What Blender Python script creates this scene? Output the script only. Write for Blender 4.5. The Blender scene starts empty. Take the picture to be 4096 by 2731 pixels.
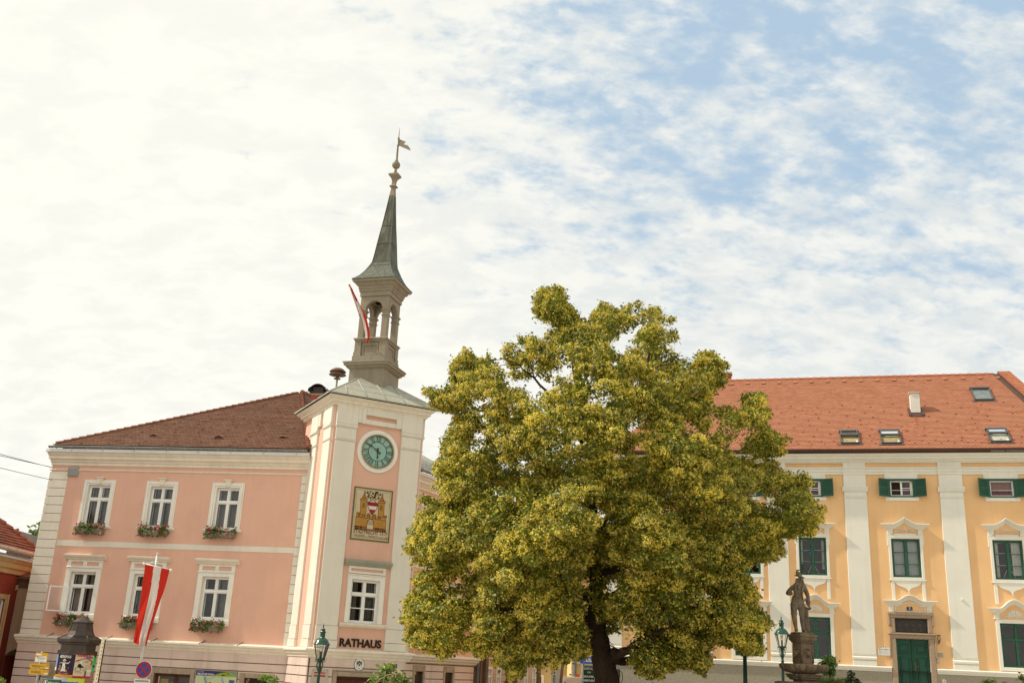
import bpy, bmesh, math, random
import numpy as np
from mathutils import Vector, Matrix
R = math.radians
pi = math.pi
random.seed(7)
scene = bpy.context.scene
COL = scene.collection

# ------------------------------------------------------------------ camera
F_PX, PITCH, ROLL = 4051.36, R(17.8496), R(2.84196)
fw = np.array([0, math.cos(PITCH), math.sin(PITCH)])
up0 = np.array([0, -math.sin(PITCH), math.cos(PITCH)])
rt0 = np.array([1.0, 0, 0])
rt = math.cos(ROLL) * rt0 + math.sin(ROLL) * up0
up = -math.sin(ROLL) * rt0 + math.cos(ROLL) * up0
cam_d = bpy.data.cameras.new('camera')
cam_d.sensor_width = 36
cam_d.lens = F_PX / 4096 * 36
cam_d.clip_start = 0.1
cam_d.clip_end = 5000
cam = bpy.data.objects.new('camera', cam_d)
COL.objects.link(cam)
cam.matrix_world = Matrix(((rt[0], up[0], -fw[0], 0), (rt[1], up[1], -fw[1], 0), (rt[2], up[2], -fw[2], 0), (0, 0, 0, 1)))
scene.camera = cam


def ray(x, y):
    d = fw * F_PX + rt * (x - 2048) - up * (y - 1365.5)
    return d / d[1]


def at(x, y, Y):
    """survey helper: the point at depth Y seen in the photograph's direction (x, y)"""
    return Vector(ray(x, y) * Y)


class Frame:
    """a facade plane: u along it, z up, out towards the square"""
    def __init__(s, O, a):
        s.O = np.array([O[0], O[1], 0.0]); s.a = a
        s.d = np.array([math.cos(a), math.sin(a), 0]); s.n = np.array([math.sin(a), -math.cos(a), 0])

    def uz(s, x, y, out=0):
        d = ray(x, y); t = ((s.O + s.n * out) @ s.n) / (d @ s.n); P = d * t
        return float((P - s.O) @ s.d), float(P[2])


def ground_z(x, y):
    xx = max(-14.0, min(14.0, x)); yy = max(-40.0, min(60.0, y))
    return -1.65 + 0.098 * xx - 0.015 * yy


# ------------------------------------------------------------------ materials
MATS = {}


def nodes_of(name):
    m = bpy.data.materials.new(name); m.use_nodes = True
    nt = m.node_tree; b = nt.nodes['Principled BSDF']
    MATS[name] = m
    return m, nt, nt.nodes, nt.links, b


def mat(name, col, rough=0.85, var=0.12, scale=1.2, bump=0.0, bscale=40, spec=0.25, metal=0.0, streak=0.0, dirt=None, dirt_amt=0.0, dirt_scale=0.6, col2=None):
    m, nt, N, L, b = nodes_of(name)
    b.inputs['Roughness'].default_value = rough
    b.inputs['Specular IOR Level'].default_value = spec
    b.inputs['Metallic'].default_value = metal
    tc = N.new('ShaderNodeTexCoord')
    nz = N.new('ShaderNodeTexNoise'); nz.inputs['Scale'].default_value = scale; nz.inputs['Detail'].default_value = 7; nz.inputs['Roughness'].default_value = 0.62
    L.new(tc.outputs['Object'], nz.inputs['Vector'])
    mix = N.new('ShaderNodeMix'); mix.data_type = 'RGBA'
    c1 = [min(1, c * (1 - var)) for c in col] + [1]
    c2 = [min(1, c * (1 + var)) for c in (col2 or col)] + [1]
    mix.inputs['A'].default_value = c1; mix.inputs['B'].default_value = c2
    rm = N.new('ShaderNodeMapRange'); rm.inputs['From Min'].default_value = 0.3; rm.inputs['From Max'].default_value = 0.7
    L.new(nz.outputs['Fac'], rm.inputs['Value']); L.new(rm.outputs['Result'], mix.inputs['Factor'])
    out = mix.outputs['Result']
    if streak > 0:
        mp = N.new('ShaderNodeMapping'); mp.inputs['Scale'].default_value = (5, 5, 0.35)
        L.new(tc.outputs['Object'], mp.inputs['Vector'])
        n2 = N.new('ShaderNodeTexNoise'); n2.inputs['Scale'].default_value = 1.0; n2.inputs['Detail'].default_value = 5
        L.new(mp.outputs['Vector'], n2.inputs['Vector'])
        r2 = N.new('ShaderNodeMapRange'); r2.inputs['From Min'].default_value = 0.5; r2.inputs['From Max'].default_value = 0.75; r2.inputs['To Max'].default_value = streak
        L.new(n2.outputs['Fac'], r2.inputs['Value'])
        mx = N.new('ShaderNodeMix'); mx.data_type = 'RGBA'
        mx.inputs['B'].default_value = [c * 0.45 for c in col] + [1]
        L.new(out, mx.inputs['A']); L.new(r2.outputs['Result'], mx.inputs['Factor'])
        out = mx.outputs['Result']
    if dirt:
        n3 = N.new('ShaderNodeTexNoise'); n3.inputs['Scale'].default_value = dirt_scale; n3.inputs['Detail'].default_value = 9; n3.inputs['Roughness'].default_value = 0.7
        L.new(tc.outputs['Object'], n3.inputs['Vector'])
        r3 = N.new('ShaderNodeMapRange'); r3.inputs['From Min'].default_value = 0.52; r3.inputs['From Max'].default_value = 0.72; r3.inputs['To Max'].default_value = dirt_amt
        L.new(n3.outputs['Fac'], r3.inputs['Value'])
        mx = N.new('ShaderNodeMix'); mx.data_type = 'RGBA'
        mx.inputs['B'].default_value = list(dirt) + [1]
        L.new(out, mx.inputs['A']); L.new(r3.outputs['Result'], mx.inputs['Factor'])
        out = mx.outputs['Result']
    L.new(out, b.inputs['Base Color'])
    if bump > 0:
        n4 = N.new('ShaderNodeTexNoise'); n4.inputs['Scale'].default_value = bscale; n4.inputs['Detail'].default_value = 4
        L.new(tc.outputs['Object'], n4.inputs['Vector'])
        bp = N.new('ShaderNodeBump'); bp.inputs['Strength'].default_value = bump; bp.inputs['Distance'].default_value = 0.02
        L.new(n4.outputs['Fac'], bp.inputs['Height']); L.new(bp.outputs['Normal'], b.inputs['Normal'])
    return m


def tile_mat(name, cols, w, dz, z0, dark, edge=0.75, patch=None):
    """beaver-tail roof tiles: rows of dz in height, w wide, each tile its own tone, rounded lower ends"""
    m, nt, N, L, b = nodes_of(name)
    b.inputs['Roughness'].default_value = 0.85; b.inputs['Specular IOR Level'].default_value = 0.2
    tc = N.new('ShaderNodeTexCoord'); sp = N.new('ShaderNodeSeparateXYZ'); L.new(tc.outputs['Object'], sp.inputs[0])

    def mth(op, a, c=None, clamp=False):
        n = N.new('ShaderNodeMath'); n.operation = op; n.use_clamp = clamp
        for i, v in enumerate((a, c)):
            if v is None: continue
            if isinstance(v, (int, float)): n.inputs[i].default_value = v
            else: L.new(v, n.inputs[i])
        return n.outputs[0]
    zz = mth('DIVIDE', mth('SUBTRACT', sp.outputs['Z'], z0), dz)
    row = mth('FLOOR', zz); fz = mth('SUBTRACT', zz, row)
    par = mth('MULTIPLY', mth('MODULO', mth('ADD', row, 1000), 2), 0.5)
    xx = mth('ADD', mth('DIVIDE', mth('ADD', sp.outputs['X'], 100), w), par)
    colx = mth('FLOOR', xx); fx = mth('SUBTRACT', xx, colx)
    cb = N.new('ShaderNodeCombineXYZ'); L.new(colx, cb.inputs[0]); L.new(row, cb.inputs[1])
    wn = N.new('ShaderNodeTexWhiteNoise'); wn.noise_dimensions = '2D'; L.new(cb.outputs[0], wn.inputs['Vector'])
    ramp = N.new('ShaderNodeValToRGB'); e = ramp.color_ramp.elements
    e[0].color = list(cols[0]) + [1]; e[1].color = list(cols[-1]) + [1]
    for i, c in enumerate(cols[1:-1]):
        el = e.new((i + 1) / (len(cols) - 1)); el.color = list(c) + [1]
    L.new(wn.outputs['Value'], ramp.inputs['Fac'])
    out = ramp.outputs['Color']
    nz = N.new('ShaderNodeTexNoise'); nz.inputs['Scale'].default_value = 0.55; nz.inputs['Detail'].default_value = 8; nz.inputs['Roughness'].default_value = 0.65
    L.new(tc.outputs['Object'], nz.inputs['Vector'])
    r = N.new('ShaderNodeMapRange'); r.inputs['From Min'].default_value = 0.42; r.inputs['From Max'].default_value = 0.68; r.inputs['To Max'].default_value = 0.7
    L.new(nz.outputs['Fac'], r.inputs['Value'])
    mx = N.new('ShaderNodeMix'); mx.data_type = 'RGBA'; mx.inputs['B'].default_value = list(patch or [c * 0.6 for c in cols[0]]) + [1]
    L.new(out, mx.inputs['A']); L.new(r.outputs['Result'], mx.inputs['Factor']); out = mx.outputs['Result']
    # rounded lower end: the notch between two tiles is dark
    q = mth('MULTIPLY', mth('ABSOLUTE', mth('SUBTRACT', fx, 0.5)), 2)
    lim = mth('ADD', mth('MULTIPLY', mth('POWER', q, 3.0), 0.30), 0.18)
    notch = mth('LESS_THAN', fz, lim)
    joint = mth('GREATER_THAN', q, 0.94)
    dk = mth('MULTIPLY', mth('MAXIMUM', notch, mth('MULTIPLY', joint, 0.6)), edge)
    m2 = N.new('ShaderNodeMix'); m2.data_type = 'RGBA'; m2.inputs['B'].default_value = list(dark) + [1]
    L.new(out, m2.inputs['A']); L.new(dk, m2.inputs['Factor'])
    L.new(m2.outputs['Result'], b.inputs['Base Color'])
    return m


def glass_mat(name, tint=(0.9, 0.93, 0.93), refl=0.25):
    """a window pane: clear, with the sky mirrored in it more strongly at a grazing angle, slightly wavy"""
    m, nt, N, L, b = nodes_of(name)
    N.remove(b); o = N['Material Output']
    tr = N.new('ShaderNodeBsdfTransparent'); tr.inputs['Color'].default_value = list(tint) + [1]
    gl = N.new('ShaderNodeBsdfGlossy'); gl.inputs['Roughness'].default_value = 0.03; gl.inputs['Color'].default_value = (0.9, 0.92, 0.95, 1)
    fr = N.new('ShaderNodeFresnel'); fr.inputs['IOR'].default_value = 1.5
    ad = N.new('ShaderNodeMath'); ad.operation = 'MULTIPLY_ADD'; ad.inputs[1].default_value = 0.95; ad.inputs[2].default_value = refl * 0.06; ad.use_clamp = True
    L.new(fr.outputs[0], ad.inputs[0])
    tc = N.new('ShaderNodeTexCoord'); nz = N.new('ShaderNodeTexNoise'); nz.inputs['Scale'].default_value = 2.5
    L.new(tc.outputs['Object'], nz.inputs['Vector'])
    bp = N.new('ShaderNodeBump'); bp.inputs['Strength'].default_value = 0.08; bp.inputs['Distance'].default_value = 0.05
    L.new(nz.outputs['Fac'], bp.inputs['Height']); L.new(bp.outputs[0], gl.inputs['Normal'])
    ms = N.new('ShaderNodeMixShader'); L.new(ad.outputs[0], ms.inputs[0]); L.new(tr.outputs[0], ms.inputs[1]); L.new(gl.outputs[0], ms.inputs[2])
    L.new(ms.outputs[0], o.inputs['Surface'])
    return m


def leaf_mat(name, cols, trans=0.35, rough=0.55, big=1.0):
    m, nt, N, L, b = nodes_of(name)
    N.remove(b); o = N['Material Output']
    g = N.new('ShaderNodeNewGeometry')
    ramp = N.new('ShaderNodeValToRGB'); e = ramp.color_ramp.elements
    e[0].color = list(cols[0]) + [1]; e[1].color = list(cols[-1]) + [1]
    for i, c in enumerate(cols[1:-1]):
        el = e.new((i + 1) / (len(cols) - 1)); el.color = list(c) + [1]
    L.new(g.outputs['Random Per Island'], ramp.inputs['Fac'])
    tc = N.new('ShaderNodeTexCoord'); nz = N.new('ShaderNodeTexNoise'); nz.inputs['Scale'].default_value = 0.9; nz.inputs['Detail'].default_value = 3
    L.new(tc.outputs['Object'], nz.inputs['Vector'])
    hs = N.new('ShaderNodeHueSaturation')
    r = N.new('ShaderNodeMapRange'); r.inputs['From Min'].default_value = 0.3; r.inputs['From Max'].default_value = 0.7; r.inputs['To Min'].default_value = 0.72; r.inputs['To Max'].default_value = 1.22
    L.new(nz.outputs['Fac'], r.inputs['Value']); L.new(r.outputs['Result'], hs.inputs['Value']); L.new(ramp.outputs['Color'], hs.inputs['Color'])
    df = N.new('ShaderNodeBsdfDiffuse'); tl = N.new('ShaderNodeBsdfTranslucent'); gl = N.new('ShaderNodeBsdfGlossy'); gl.inputs['Roughness'].default_value = rough
    gl.inputs['Color'].default_value = (0.9, 0.9, 0.8, 1)
    L.new(hs.outputs['Color'], df.inputs['Color']); L.new(hs.outputs['Color'], tl.inputs['Color'])
    m1 = N.new('ShaderNodeMixShader'); m1.inputs[0].default_value = trans; L.new(df.outputs[0], m1.inputs[1]); L.new(tl.outputs[0], m1.inputs[2])
    m2 = N.new('ShaderNodeMixShader'); m2.inputs[0].default_value = 0.04; L.new(m1.outputs[0], m2.inputs[1]); L.new(gl.outputs[0], m2.inputs[2])
    L.new(m2.outputs[0], o.inputs['Surface'])
    return m


# ------------------------------------------------------------------ mesh builder
class MB:
    def __init__(s):
        s.v = []; s.f = []; s.m = []; s.sm = []

    def poly(s, pts, m=0, smooth=False):
        i = len(s.v); s.v += [tuple(p) for p in pts]; s.f.append(tuple(range(i, i + len(pts)))); s.m.append(m); s.sm.append(smooth)

    def mesh(s, V, Fc, m=0, smooth=False):
        i = len(s.v); s.v += [tuple(p) for p in V]
        for f in Fc:
            s.f.append(tuple(i + k for k in f)); s.m.append(m); s.sm.append(smooth)

    def box(s, x0, x1, y0, y1, z0, z1, m=0):
        V = [(x0, y0, z0), (x1, y0, z0), (x1, y1, z0), (x0, y1, z0), (x0, y0, z1), (x1, y0, z1), (x1, y1, z1), (x0, y1, z1)]
        s.mesh(V, [(0, 3, 2, 1), (4, 5, 6, 7), (0, 1, 5, 4), (1, 2, 6, 5), (2, 3, 7, 6), (3, 0, 4, 7)], m)

    def bar(s, x0, x1, z0, z1, o0, o1, m=0):
        """a facade box: o0..o1 is its stretch in front of the wall plane"""
        s.box(x0, x1, -o1, -o0, z0, z1, m)

    def bbox(s, x0, x1, z0, z1, o0, o1, bv=0.012, m=0):
        """facade box with a chamfered front face"""
        a = [(x0, -o0, z0), (x1, -o0, z0), (x1, -o0, z1), (x0, -o0, z1)]
        b = [(x0, -(o1 - bv), z0), (x1, -(o1 - bv), z0), (x1, -(o1 - bv), z1), (x0, -(o1 - bv), z1)]
        c = [(x0 + bv, -o1, z0 + bv), (x1 - bv, -o1, z0 + bv), (x1 - bv, -o1, z1 - bv), (x0 + bv, -o1, z1 - bv)]
        Fc = []
        for k in range(4):
            j = (k + 1) % 4
            Fc += [(k, j, 4 + j, 4 + k), (4 + k, 4 + j, 8 + j, 8 + k)]
        Fc.append((8, 9, 10, 11))
        s.mesh(a + b + c, Fc, m)

    def sweep(s, prof, x0, x1, m=0, m0=0.0, m1=0.0):
        """profile [(out,z)...] run along x; m0/m1: mitre (the end moves outwards by that share of out)"""
        n = len(prof)
        V = [(x0 - o * m0, -o, z) for o, z in prof] + [(x1 + o * m1, -o, z) for o, z in prof]
        Fc = [(k, (k + 1) % n, n + (k + 1) % n, n + k) for k in range(n)]
        Fc.append(tuple(range(n - 1, -1, -1))); Fc.append(tuple(range(n, 2 * n)))
        s.mesh(V, Fc, m)

    def ring(s, prof, cx, cy, hx, hy, m=0, cap_top=False, cap_bot=False, shift=None):
        """profile [(out,z)...] run round a rectangle of half sizes hx, hy (mitred)"""
        rows = []
        for o, z in prof:
            dx = shift(z) if shift else 0
            i = len(s.v)
            s.v += [(cx + dx - hx - o, cy - hy - o, z), (cx + dx + hx + o, cy - hy - o, z), (cx + dx + hx + o, cy + hy + o, z), (cx + dx - hx - o, cy + hy + o, z)]
            rows.append(i)
        for a, b in zip(rows, rows[1:]):
            for k in range(4):
                j = (k + 1) % 4
                s.f.append((a + k, a + j, b + j, b + k)); s.m.append(m); s.sm.append(False)
        if cap_top: s.f.append(tuple(rows[-1] + k for k in range(4))); s.m.append(m); s.sm.append(False)
        if cap_bot: s.f.append(tuple(rows[0] + 3 - k for k in range(4))); s.m.append(m); s.sm.append(False)

    def wall(s, x0, x1, z0, z1, holes, out=0.0, m=0, reveal=0.0, mr=None):
        xs = sorted({x0, x1, *[min(max(h[0], x0), x1) for h in holes], *[min(max(h[1], x0), x1) for h in holes]})
        zs = sorted({z0, z1, *[min(max(h[2], z0), z1) for h in holes], *[min(max(h[3], z0), z1) for h in holes]})
        for xa, xb in zip(xs, xs[1:]):
            for za, zb in zip(zs, zs[1:]):
                cx, cz = (xa + xb) / 2, (za + zb) / 2
                if any(h[0] < cx < h[1] and h[2] < cz < h[3] for h in holes): continue
                s.poly([(xa, -out, za), (xb, -out, za), (xb, -out, zb), (xa, -out, zb)], m)
        if reveal:
            mm = m if mr is None else mr
            for h in holes:
                a, b, c, d = max(h[0], x0), min(h[1], x1), max(h[2], z0), min(h[3], z1)
                if a >= b or c >= d: continue
                y0, y1 = -out, -out + reveal
                s.poly([(a, y0, c), (a, y1, c), (a, y1, d), (a, y0, d)], mm)
                s.poly([(b, y0, c), (b, y0, d), (b, y1, d), (b, y1, c)], mm)
                s.poly([(a, y0, d), (a, y1, d), (b, y1, d), (b, y0, d)], mm)
                s.poly([(a, y0, c), (b, y0, c), (b, y1, c), (a, y1, c)], mm)

    def band(s, x0, x1, z0, z1, holes, out, m=0, depth=0.04):
        """one course of rusticated masonry, with its upper and lower arris"""
        cuts = [(x0, x1)]
        for h in holes:
            if h[2] < z1 - 0.005 and h[3] > z0 + 0.005:
                if h[3] < z1 - 0.01 and h[2] < z0:      # the opening ends inside this course
                    pass
                new = []
                for a, b in cuts:
                    if h[1] <= a or h[0] >= b: new.append((a, b)); continue
                    if h[0] > a: new.append((a, h[0]))
                    if h[1] < b: new.append((h[1], b))
                cuts = new
                if h[3] < z1 - 0.01:
                    s.bbox(max(h[0], x0), min(h[1], x1), h[3], z1, out - depth, out, 0.008, m)
        for a, b in cuts:
            s.bbox(a, b, z0, z1, out - depth, out, 0.012, m)

    def tube(s, pts, rad, n=8, m=0, caps=True, smooth=True):
        pts = [Vector(p) for p in pts]
        if not hasattr(rad, '__len__'): rad = [rad] * len(pts)
        rows = []
        ref = None
        for i, p in enumerate(pts):
            t = (pts[min(i + 1, len(pts) - 1)] - pts[max(i - 1, 0)]).normalized()
            if ref is None or abs(ref.dot(t)) > 0.95:
                ref = Vector((0, 0, 1)) if abs(t.z) < 0.9 else Vector((1, 0, 0))
            a = t.cross(ref).normalized(); b = t.cross(a).normalized()
            ref = a.cross(t)
            i0 = len(s.v); rows.append(i0)
            for k in range(n):
                w = 2 * pi * k / n
                s.v.append(tuple(p + a * math.cos(w) * rad[i] + b * math.sin(w) * rad[i]))
        for a, b in zip(rows, rows[1:]):
            for k in range(n):
                j = (k + 1) % n
                s.f.append((a + k, a + j, b + j, b + k)); s.m.append(m); s.sm.append(smooth)
        if caps:
            s.f.append(tuple(rows[0] + k for k in range(n - 1, -1, -1))); s.m.append(m); s.sm.append(False)
            s.f.append(tuple(rows[-1] + k for k in range(n))); s.m.append(m); s.sm.append(False)

    def lathe(s, prof, n=16, c=(0, 0), m=0, smooth=True, a0=0.0, sx=1, sy=1):
        """profile [(r,z)...] turned round a vertical axis"""
        rows = []
        for r, z in prof:
            rows.append(len(s.v))
            for k in range(n):
                w = a0 + 2 * pi * k / n
                s.v.append((c[0] + sx * r * math.cos(w), c[1] + sy * r * math.sin(w), z))
        for a, b in zip(rows, rows[1:]):
            for k in range(n):
                j = (k + 1) % n
                s.f.append((a + k, a + j, b + j, b + k)); s.m.append(m); s.sm.append(smooth)
        s.f.append(tuple(rows[0] + k for k in range(n - 1, -1, -1))); s.m.append(m); s.sm.append(False)
        s.f.append(tuple(rows[-1] + k for k in range(n))); s.m.append(m); s.sm.append(False)

    def ball(s, c, r, n=10, m=0, sz=1.0):
        k = max(4, n // 2)
        prof = [(max(1e-4, r * math.sin(pi * i / k)), c[2] - r * sz * math.cos(pi * i / k)) for i in range(k + 1)]
        s.lathe(prof, n, (c[0], c[1]), m)

    def disc(s, cx, cz, r, out, m=0, n=32, rz=None):
        s.poly([(cx + r * math.sin(2 * pi * k / n), -out, cz + (rz or r) * math.cos(2 * pi * k / n)) for k in range(n)], m)

    def annulus(s, cx, cz, r0, r1, out0, out1, m=0, n=48):
        """ring on a facade with its rims"""
        for k in range(n):
            a, b = 2 * pi * k / n, 2 * pi * (k + 1) / n
            P = lambda r, w, o: (cx + r * math.sin(w), -o, cz + r * math.cos(w))
            s.poly([P(r0, a, out1), P(r0, b, out1), P(r1, b, out1), P(r1, a, out1)], m)
            s.poly([P(r1, a, out1), P(r1, b, out1), P(r1, b, out0), P(r1, a, out0)], m, True)
            s.poly([P(r0, b, out1), P(r0, a, out1), P(r0, a, out0), P(r0, b, out0)], m, True)

    def plate(s, pts, o0, o1, m=0):
        """flat shape [(x,z)...] on a facade, o0..o1 in front of it"""
        n = len(pts)
        V = [(x, -o1, z) for x, z in pts] + [(x, -o0, z) for x, z in pts]
        Fc = [tuple(range(n))] + [((k + 1) % n, k, n + k, n + (k + 1) % n) for k in range(n)]
        s.mesh(V, Fc, m)

    def line(s, pts, w, out, m=0, closed=False):
        """a painted or raised line on a facade"""
        seg = list(zip(pts, pts[1:])) + ([(pts[-1], pts[0])] if closed else [])
        for (xa, za), (xb, zb) in seg:
            dx, dz = xb - xa, zb - za; l = math.hypot(dx, dz) or 1
            nx, nz = -dz / l * w / 2, dx / l * w / 2; ex, ez = dx / l * w * .3, dz / l * w * .3
            s.poly([(xa - nx - ex, -out, za - nz - ez), (xb - nx + ex, -out, zb - nz + ez), (xb + nx + ex, -out, zb + nz + ez), (xa + nx - ex, -out, za + nz - ez)], m)

    def build(s, name, mats, parent=None):
        me = bpy.data.meshes.new(name)
        me.from_pydata(s.v, [], s.f)
        if not isinstance(mats, (list, tuple)): mats = [mats]
        for q in mats: me.materials.append(q)
        if len(mats) > 1: me.polygons.foreach_set('material_index', s.m)
        if any(s.sm): me.polygons.foreach_set('use_smooth', s.sm)
        me.update()
        bm = bmesh.new(); bm.from_mesh(me); bmesh.ops.recalc_face_normals(bm, faces=bm.faces); bm.to_mesh(me); bm.free()
        o = bpy.data.objects.new(name, me); COL.objects.link(o)
        if parent is not None: o.parent = parent
        return o


def tag(o, label=None, cat=None, group=None, kind=None):
    if label: o['label'] = label
    if cat: o['category'] = cat
    if group: o['group'] = group
    if kind: o['kind'] = kind
    return o


def thing(name, label, cat, loc=(0, 0, 0), rz=0.0, group=None):
    o = bpy.data.objects.new(name, None); COL.objects.link(o)
    o.location = loc; o.rotation_euler = (0, 0, rz); o.empty_display_size = 0.2
    return tag(o, label, cat, group)


def copy_tree(o, parent=None):
    c = o.copy(); COL.objects.link(c)
    if parent is not None: c.parent = parent
    for ch in list(o.children): copy_tree(ch, c)
    return c


def text_mb(mb, s, size, cx, cz, out, m=0, bold=0.0, sx=1.0, align='CENTER', depth=0.0, rot=0.0, shear=0.0, fit=None):
    """lettering on a facade plane added to a mesh: centred at cx, baseline at cz"""
    cu = bpy.data.curves.new('lettering', 'FONT'); cu.body = s; cu.size = size; cu.align_x = align; cu.offset = bold; cu.extrude = depth / 2; cu.shear = shear
    cu.resolution_u = 3
    ob = bpy.data.objects.new('lettering', cu); COL.objects.link(ob)
    bpy.context.view_layer.update()
    me = bpy.data.meshes.new_from_object(ob.evaluated_get(bpy.context.evaluated_depsgraph_get()))
    V = [v.co.copy() for v in me.vertices]; Fc = [tuple(p.vertices) for p in me.polygons]
    bpy.data.objects.remove(ob); bpy.data.curves.remove(cu); bpy.data.meshes.remove(me)
    if not V: return
    if fit:
        w = max(v.x for v in V) - min(v.x for v in V); sx = fit / w
    c, sn = math.cos(rot), math.sin(rot)
    mb.mesh([(cx + v.x * sx * c - v.y * sn, -out - v.z - depth / 2, cz + v.x * sx * sn + v.y * c) for v in V], Fc, m)


def scatter_quads(name, P, Nn, size, mats, parent, aspect=1.3, rng=None, fold=0.0):
    """many small leaves in one mesh: P centres, Nn normals, size per leaf"""
    n = len(P); rng = rng or np.random.default_rng(1)
    Nn = Nn / (np.linalg.norm(Nn, axis=1, keepdims=True) + 1e-9)
    a = rng.normal(size=(n, 3)); a -= (a * Nn).sum(1, keepdims=True) * Nn; a /= np.linalg.norm(a, axis=1, keepdims=True) + 1e-9
    b = np.cross(Nn, a)
    s = size.reshape(-1, 1) / 2
    # kite-shaped leaf
    q = np.stack([P - a * s * aspect, P + b * s * 0.85 - a * s * 0.15 + Nn * s * fold, P + a * s * aspect, P - b * s * 0.85 - a * s * 0.15 + Nn * s * fold], 1).reshape(-1, 3)
    me = bpy.data.meshes.new(name)
    me.vertices.add(4 * n); me.vertices.foreach_set('co', q.astype(np.float32).ravel())
    me.loops.add(4 * n); me.loops.foreach_set('vertex_index', np.arange(4 * n, dtype=np.int32))
    me.polygons.add(n); me.polygons.foreach_set('loop_start', np.arange(0, 4 * n, 4, dtype=np.int32)); me.polygons.foreach_set('loop_total', np.full(n, 4, dtype=np.int32))
    me.materials.append(mats); me.update(calc_edges=True); me.validate()
    o = bpy.data.objects.new(name, me); COL.objects.link(o)
    if parent is not None: o.parent = parent
    return o
# ------------------------------------------------------------------ light and sky
SUN_EL, SUN_PHI = R(46), R(4)          # the sun stands left of the view, a little behind the facades' line
sun_dir = Vector((-math.cos(SUN_PHI) * math.cos(SUN_EL), math.sin(SUN_PHI) * math.cos(SUN_EL), math.sin(SUN_EL)))
sd = bpy.data.lights.new('sun', 'SUN'); sd.energy = 4.2; sd.angle = R(1.2); sd.color = (1.0, 0.93, 0.80)
sun = bpy.data.objects.new('sun', sd); COL.objects.link(sun)
sun.rotation_euler = sun_dir.to_track_quat('Z', 'Y').to_euler()

world = bpy.data.worlds.new('World'); scene.world = world; world.use_nodes = True
nt = world.node_tree; N = nt.nodes; L = nt.links
bg = N['Background']; bg.inputs['Strength'].default_value = 0.1
sky = N.new('ShaderNodeTexSky'); sky.sky_type = 'NISHITA'; sky.sun_disc = False
sky.sun_elevation = SUN_EL; sky.sun_rotation = math.atan2(sun_dir.x, sun_dir.y)
sky.air_density = 1.0; sky.dust_density = 1.5; sky.ozone_density = 1.2


def wm(op, a, b=None, c=None, clamp=False):
    n = N.new('ShaderNodeMath'); n.operation = op; n.use_clamp = clamp
    for i, v in enumerate((a, b, c)):
        if v is None: continue
        if isinstance(v, (int, float)): n.inputs[i].default_value = v
        else: L.new(v, n.inputs[i])
    return n.outputs[0]


def wmix(fac, a, b):
    n = N.new('ShaderNodeMix'); n.data_type = 'RGBA'
    for k, v in (('A', a), ('B', b)):
        if isinstance(v, (tuple, list)): n.inputs[k].default_value = list(v) + [1]
        else: L.new(v, n.inputs[k])
    if isinstance(fac, (int, float)): n.inputs['Factor'].default_value = fac
    else: L.new(fac, n.inputs['Factor'])
    return n.outputs['Result']


def wmap(v, a, b, c=0.0, d=1.0, smooth=True):
    n = N.new('ShaderNodeMapRange'); n.interpolation_type = 'SMOOTHSTEP' if smooth else 'LINEAR'
    L.new(v, n.inputs['Value'])
    for k, q in zip(('From Min', 'From Max', 'To Min', 'To Max'), (a, b, c, d)): n.inputs[k].default_value = q
    return n.outputs['Result']


def wnoise(vec, scale, detail, rough, dist=0.0, lac=2.0):
    n = N.new('ShaderNodeTexNoise'); n.inputs['Scale'].default_value = scale; n.inputs['Detail'].default_value = detail
    n.inputs['Roughness'].default_value = rough; n.inputs['Distortion'].default_value = dist; n.inputs['Lacunarity'].default_value = lac
    L.new(vec, n.inputs['Vector']); return n.outputs['Fac']


tc = N.new('ShaderNodeTexCoord'); sep = N.new('ShaderNodeSeparateXYZ'); L.new(tc.outputs['Generated'], sep.inputs[0])
zc = wm('ADD', wm('MAXIMUM', sep.outputs['Z'], 0.0), 0.42)
px = wm('DIVIDE', sep.outputs['X'], zc); py = wm('DIVIDE', sep.outputs['Y'], zc)
cv = N.new('ShaderNodeCombineXYZ'); L.new(px, cv.inputs[0]); L.new(py, cv.inputs[1]); cv.inputs[2].default_value = 3.7
rotm = N.new('ShaderNodeMapping'); rotm.inputs['Rotation'].default_value = (0, 0, R(-20)); rotm.inputs['Scale'].default_value = (1.9, 3.0, 1)
L.new(cv.outputs[0], rotm.inputs['Vector'])
vec = rotm.outputs['Vector']


def dirdot(v):
    n = N.new('ShaderNodeVectorMath'); n.operation = 'DOT_PRODUCT'; L.new(tc.outputs['Generated'], n.inputs[0]); n.inputs[1].default_value = Vector(v).normalized()
    return n.outputs['Value']


big = wnoise(vec, 1.7, 3, 0.5, 0.2)
mid = wnoise(vec, 6.5, 8, 0.55, 0.2)
fine = wnoise(vec, 17.0, 6, 0.6, 0.15)
clump = wm('ADD', wm('MULTIPLY', mid, 0.58), wm('ADD', wm('MULTIPLY', fine, 0.38), wm('MULTIPLY', big, 0.22)))     # about 0.59 on average
toblue = wmap(dirdot(ray(3900, 150)), 0.80, 0.99)            # the sky opens up towards the upper right
tosun = wmap(dirdot(sun_dir), 0.2, 0.95)
low = wmap(sep.outputs['Z'], 0.15, 0.58, 1.0, 0.0)
cover = wm('ADD', wm('MULTIPLY', toblue, -0.145), wm('ADD', wm('MULTIPLY', low, 0.24), wm('ADD', wm('MULTIPLY', tosun, 0.16), 0.13)))
dens = wmap(wm('ADD', clump, cover), 0.495, 0.765)
shade = wmap(wnoise(vec, 7.0, 8, 0.6, 0.3), 0.36, 0.62)
warm = wmix(shade, (9.25, 9.2, 8.6), (10.25, 10.1, 9.2))
cool = wmix(shade, (7.6, 8.0, 8.0), (9.1, 9.15, 8.7))
cloud = wmix(wmap(dirdot(ray(4096, 200)), 0.78, 0.97), warm, cool)
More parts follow.
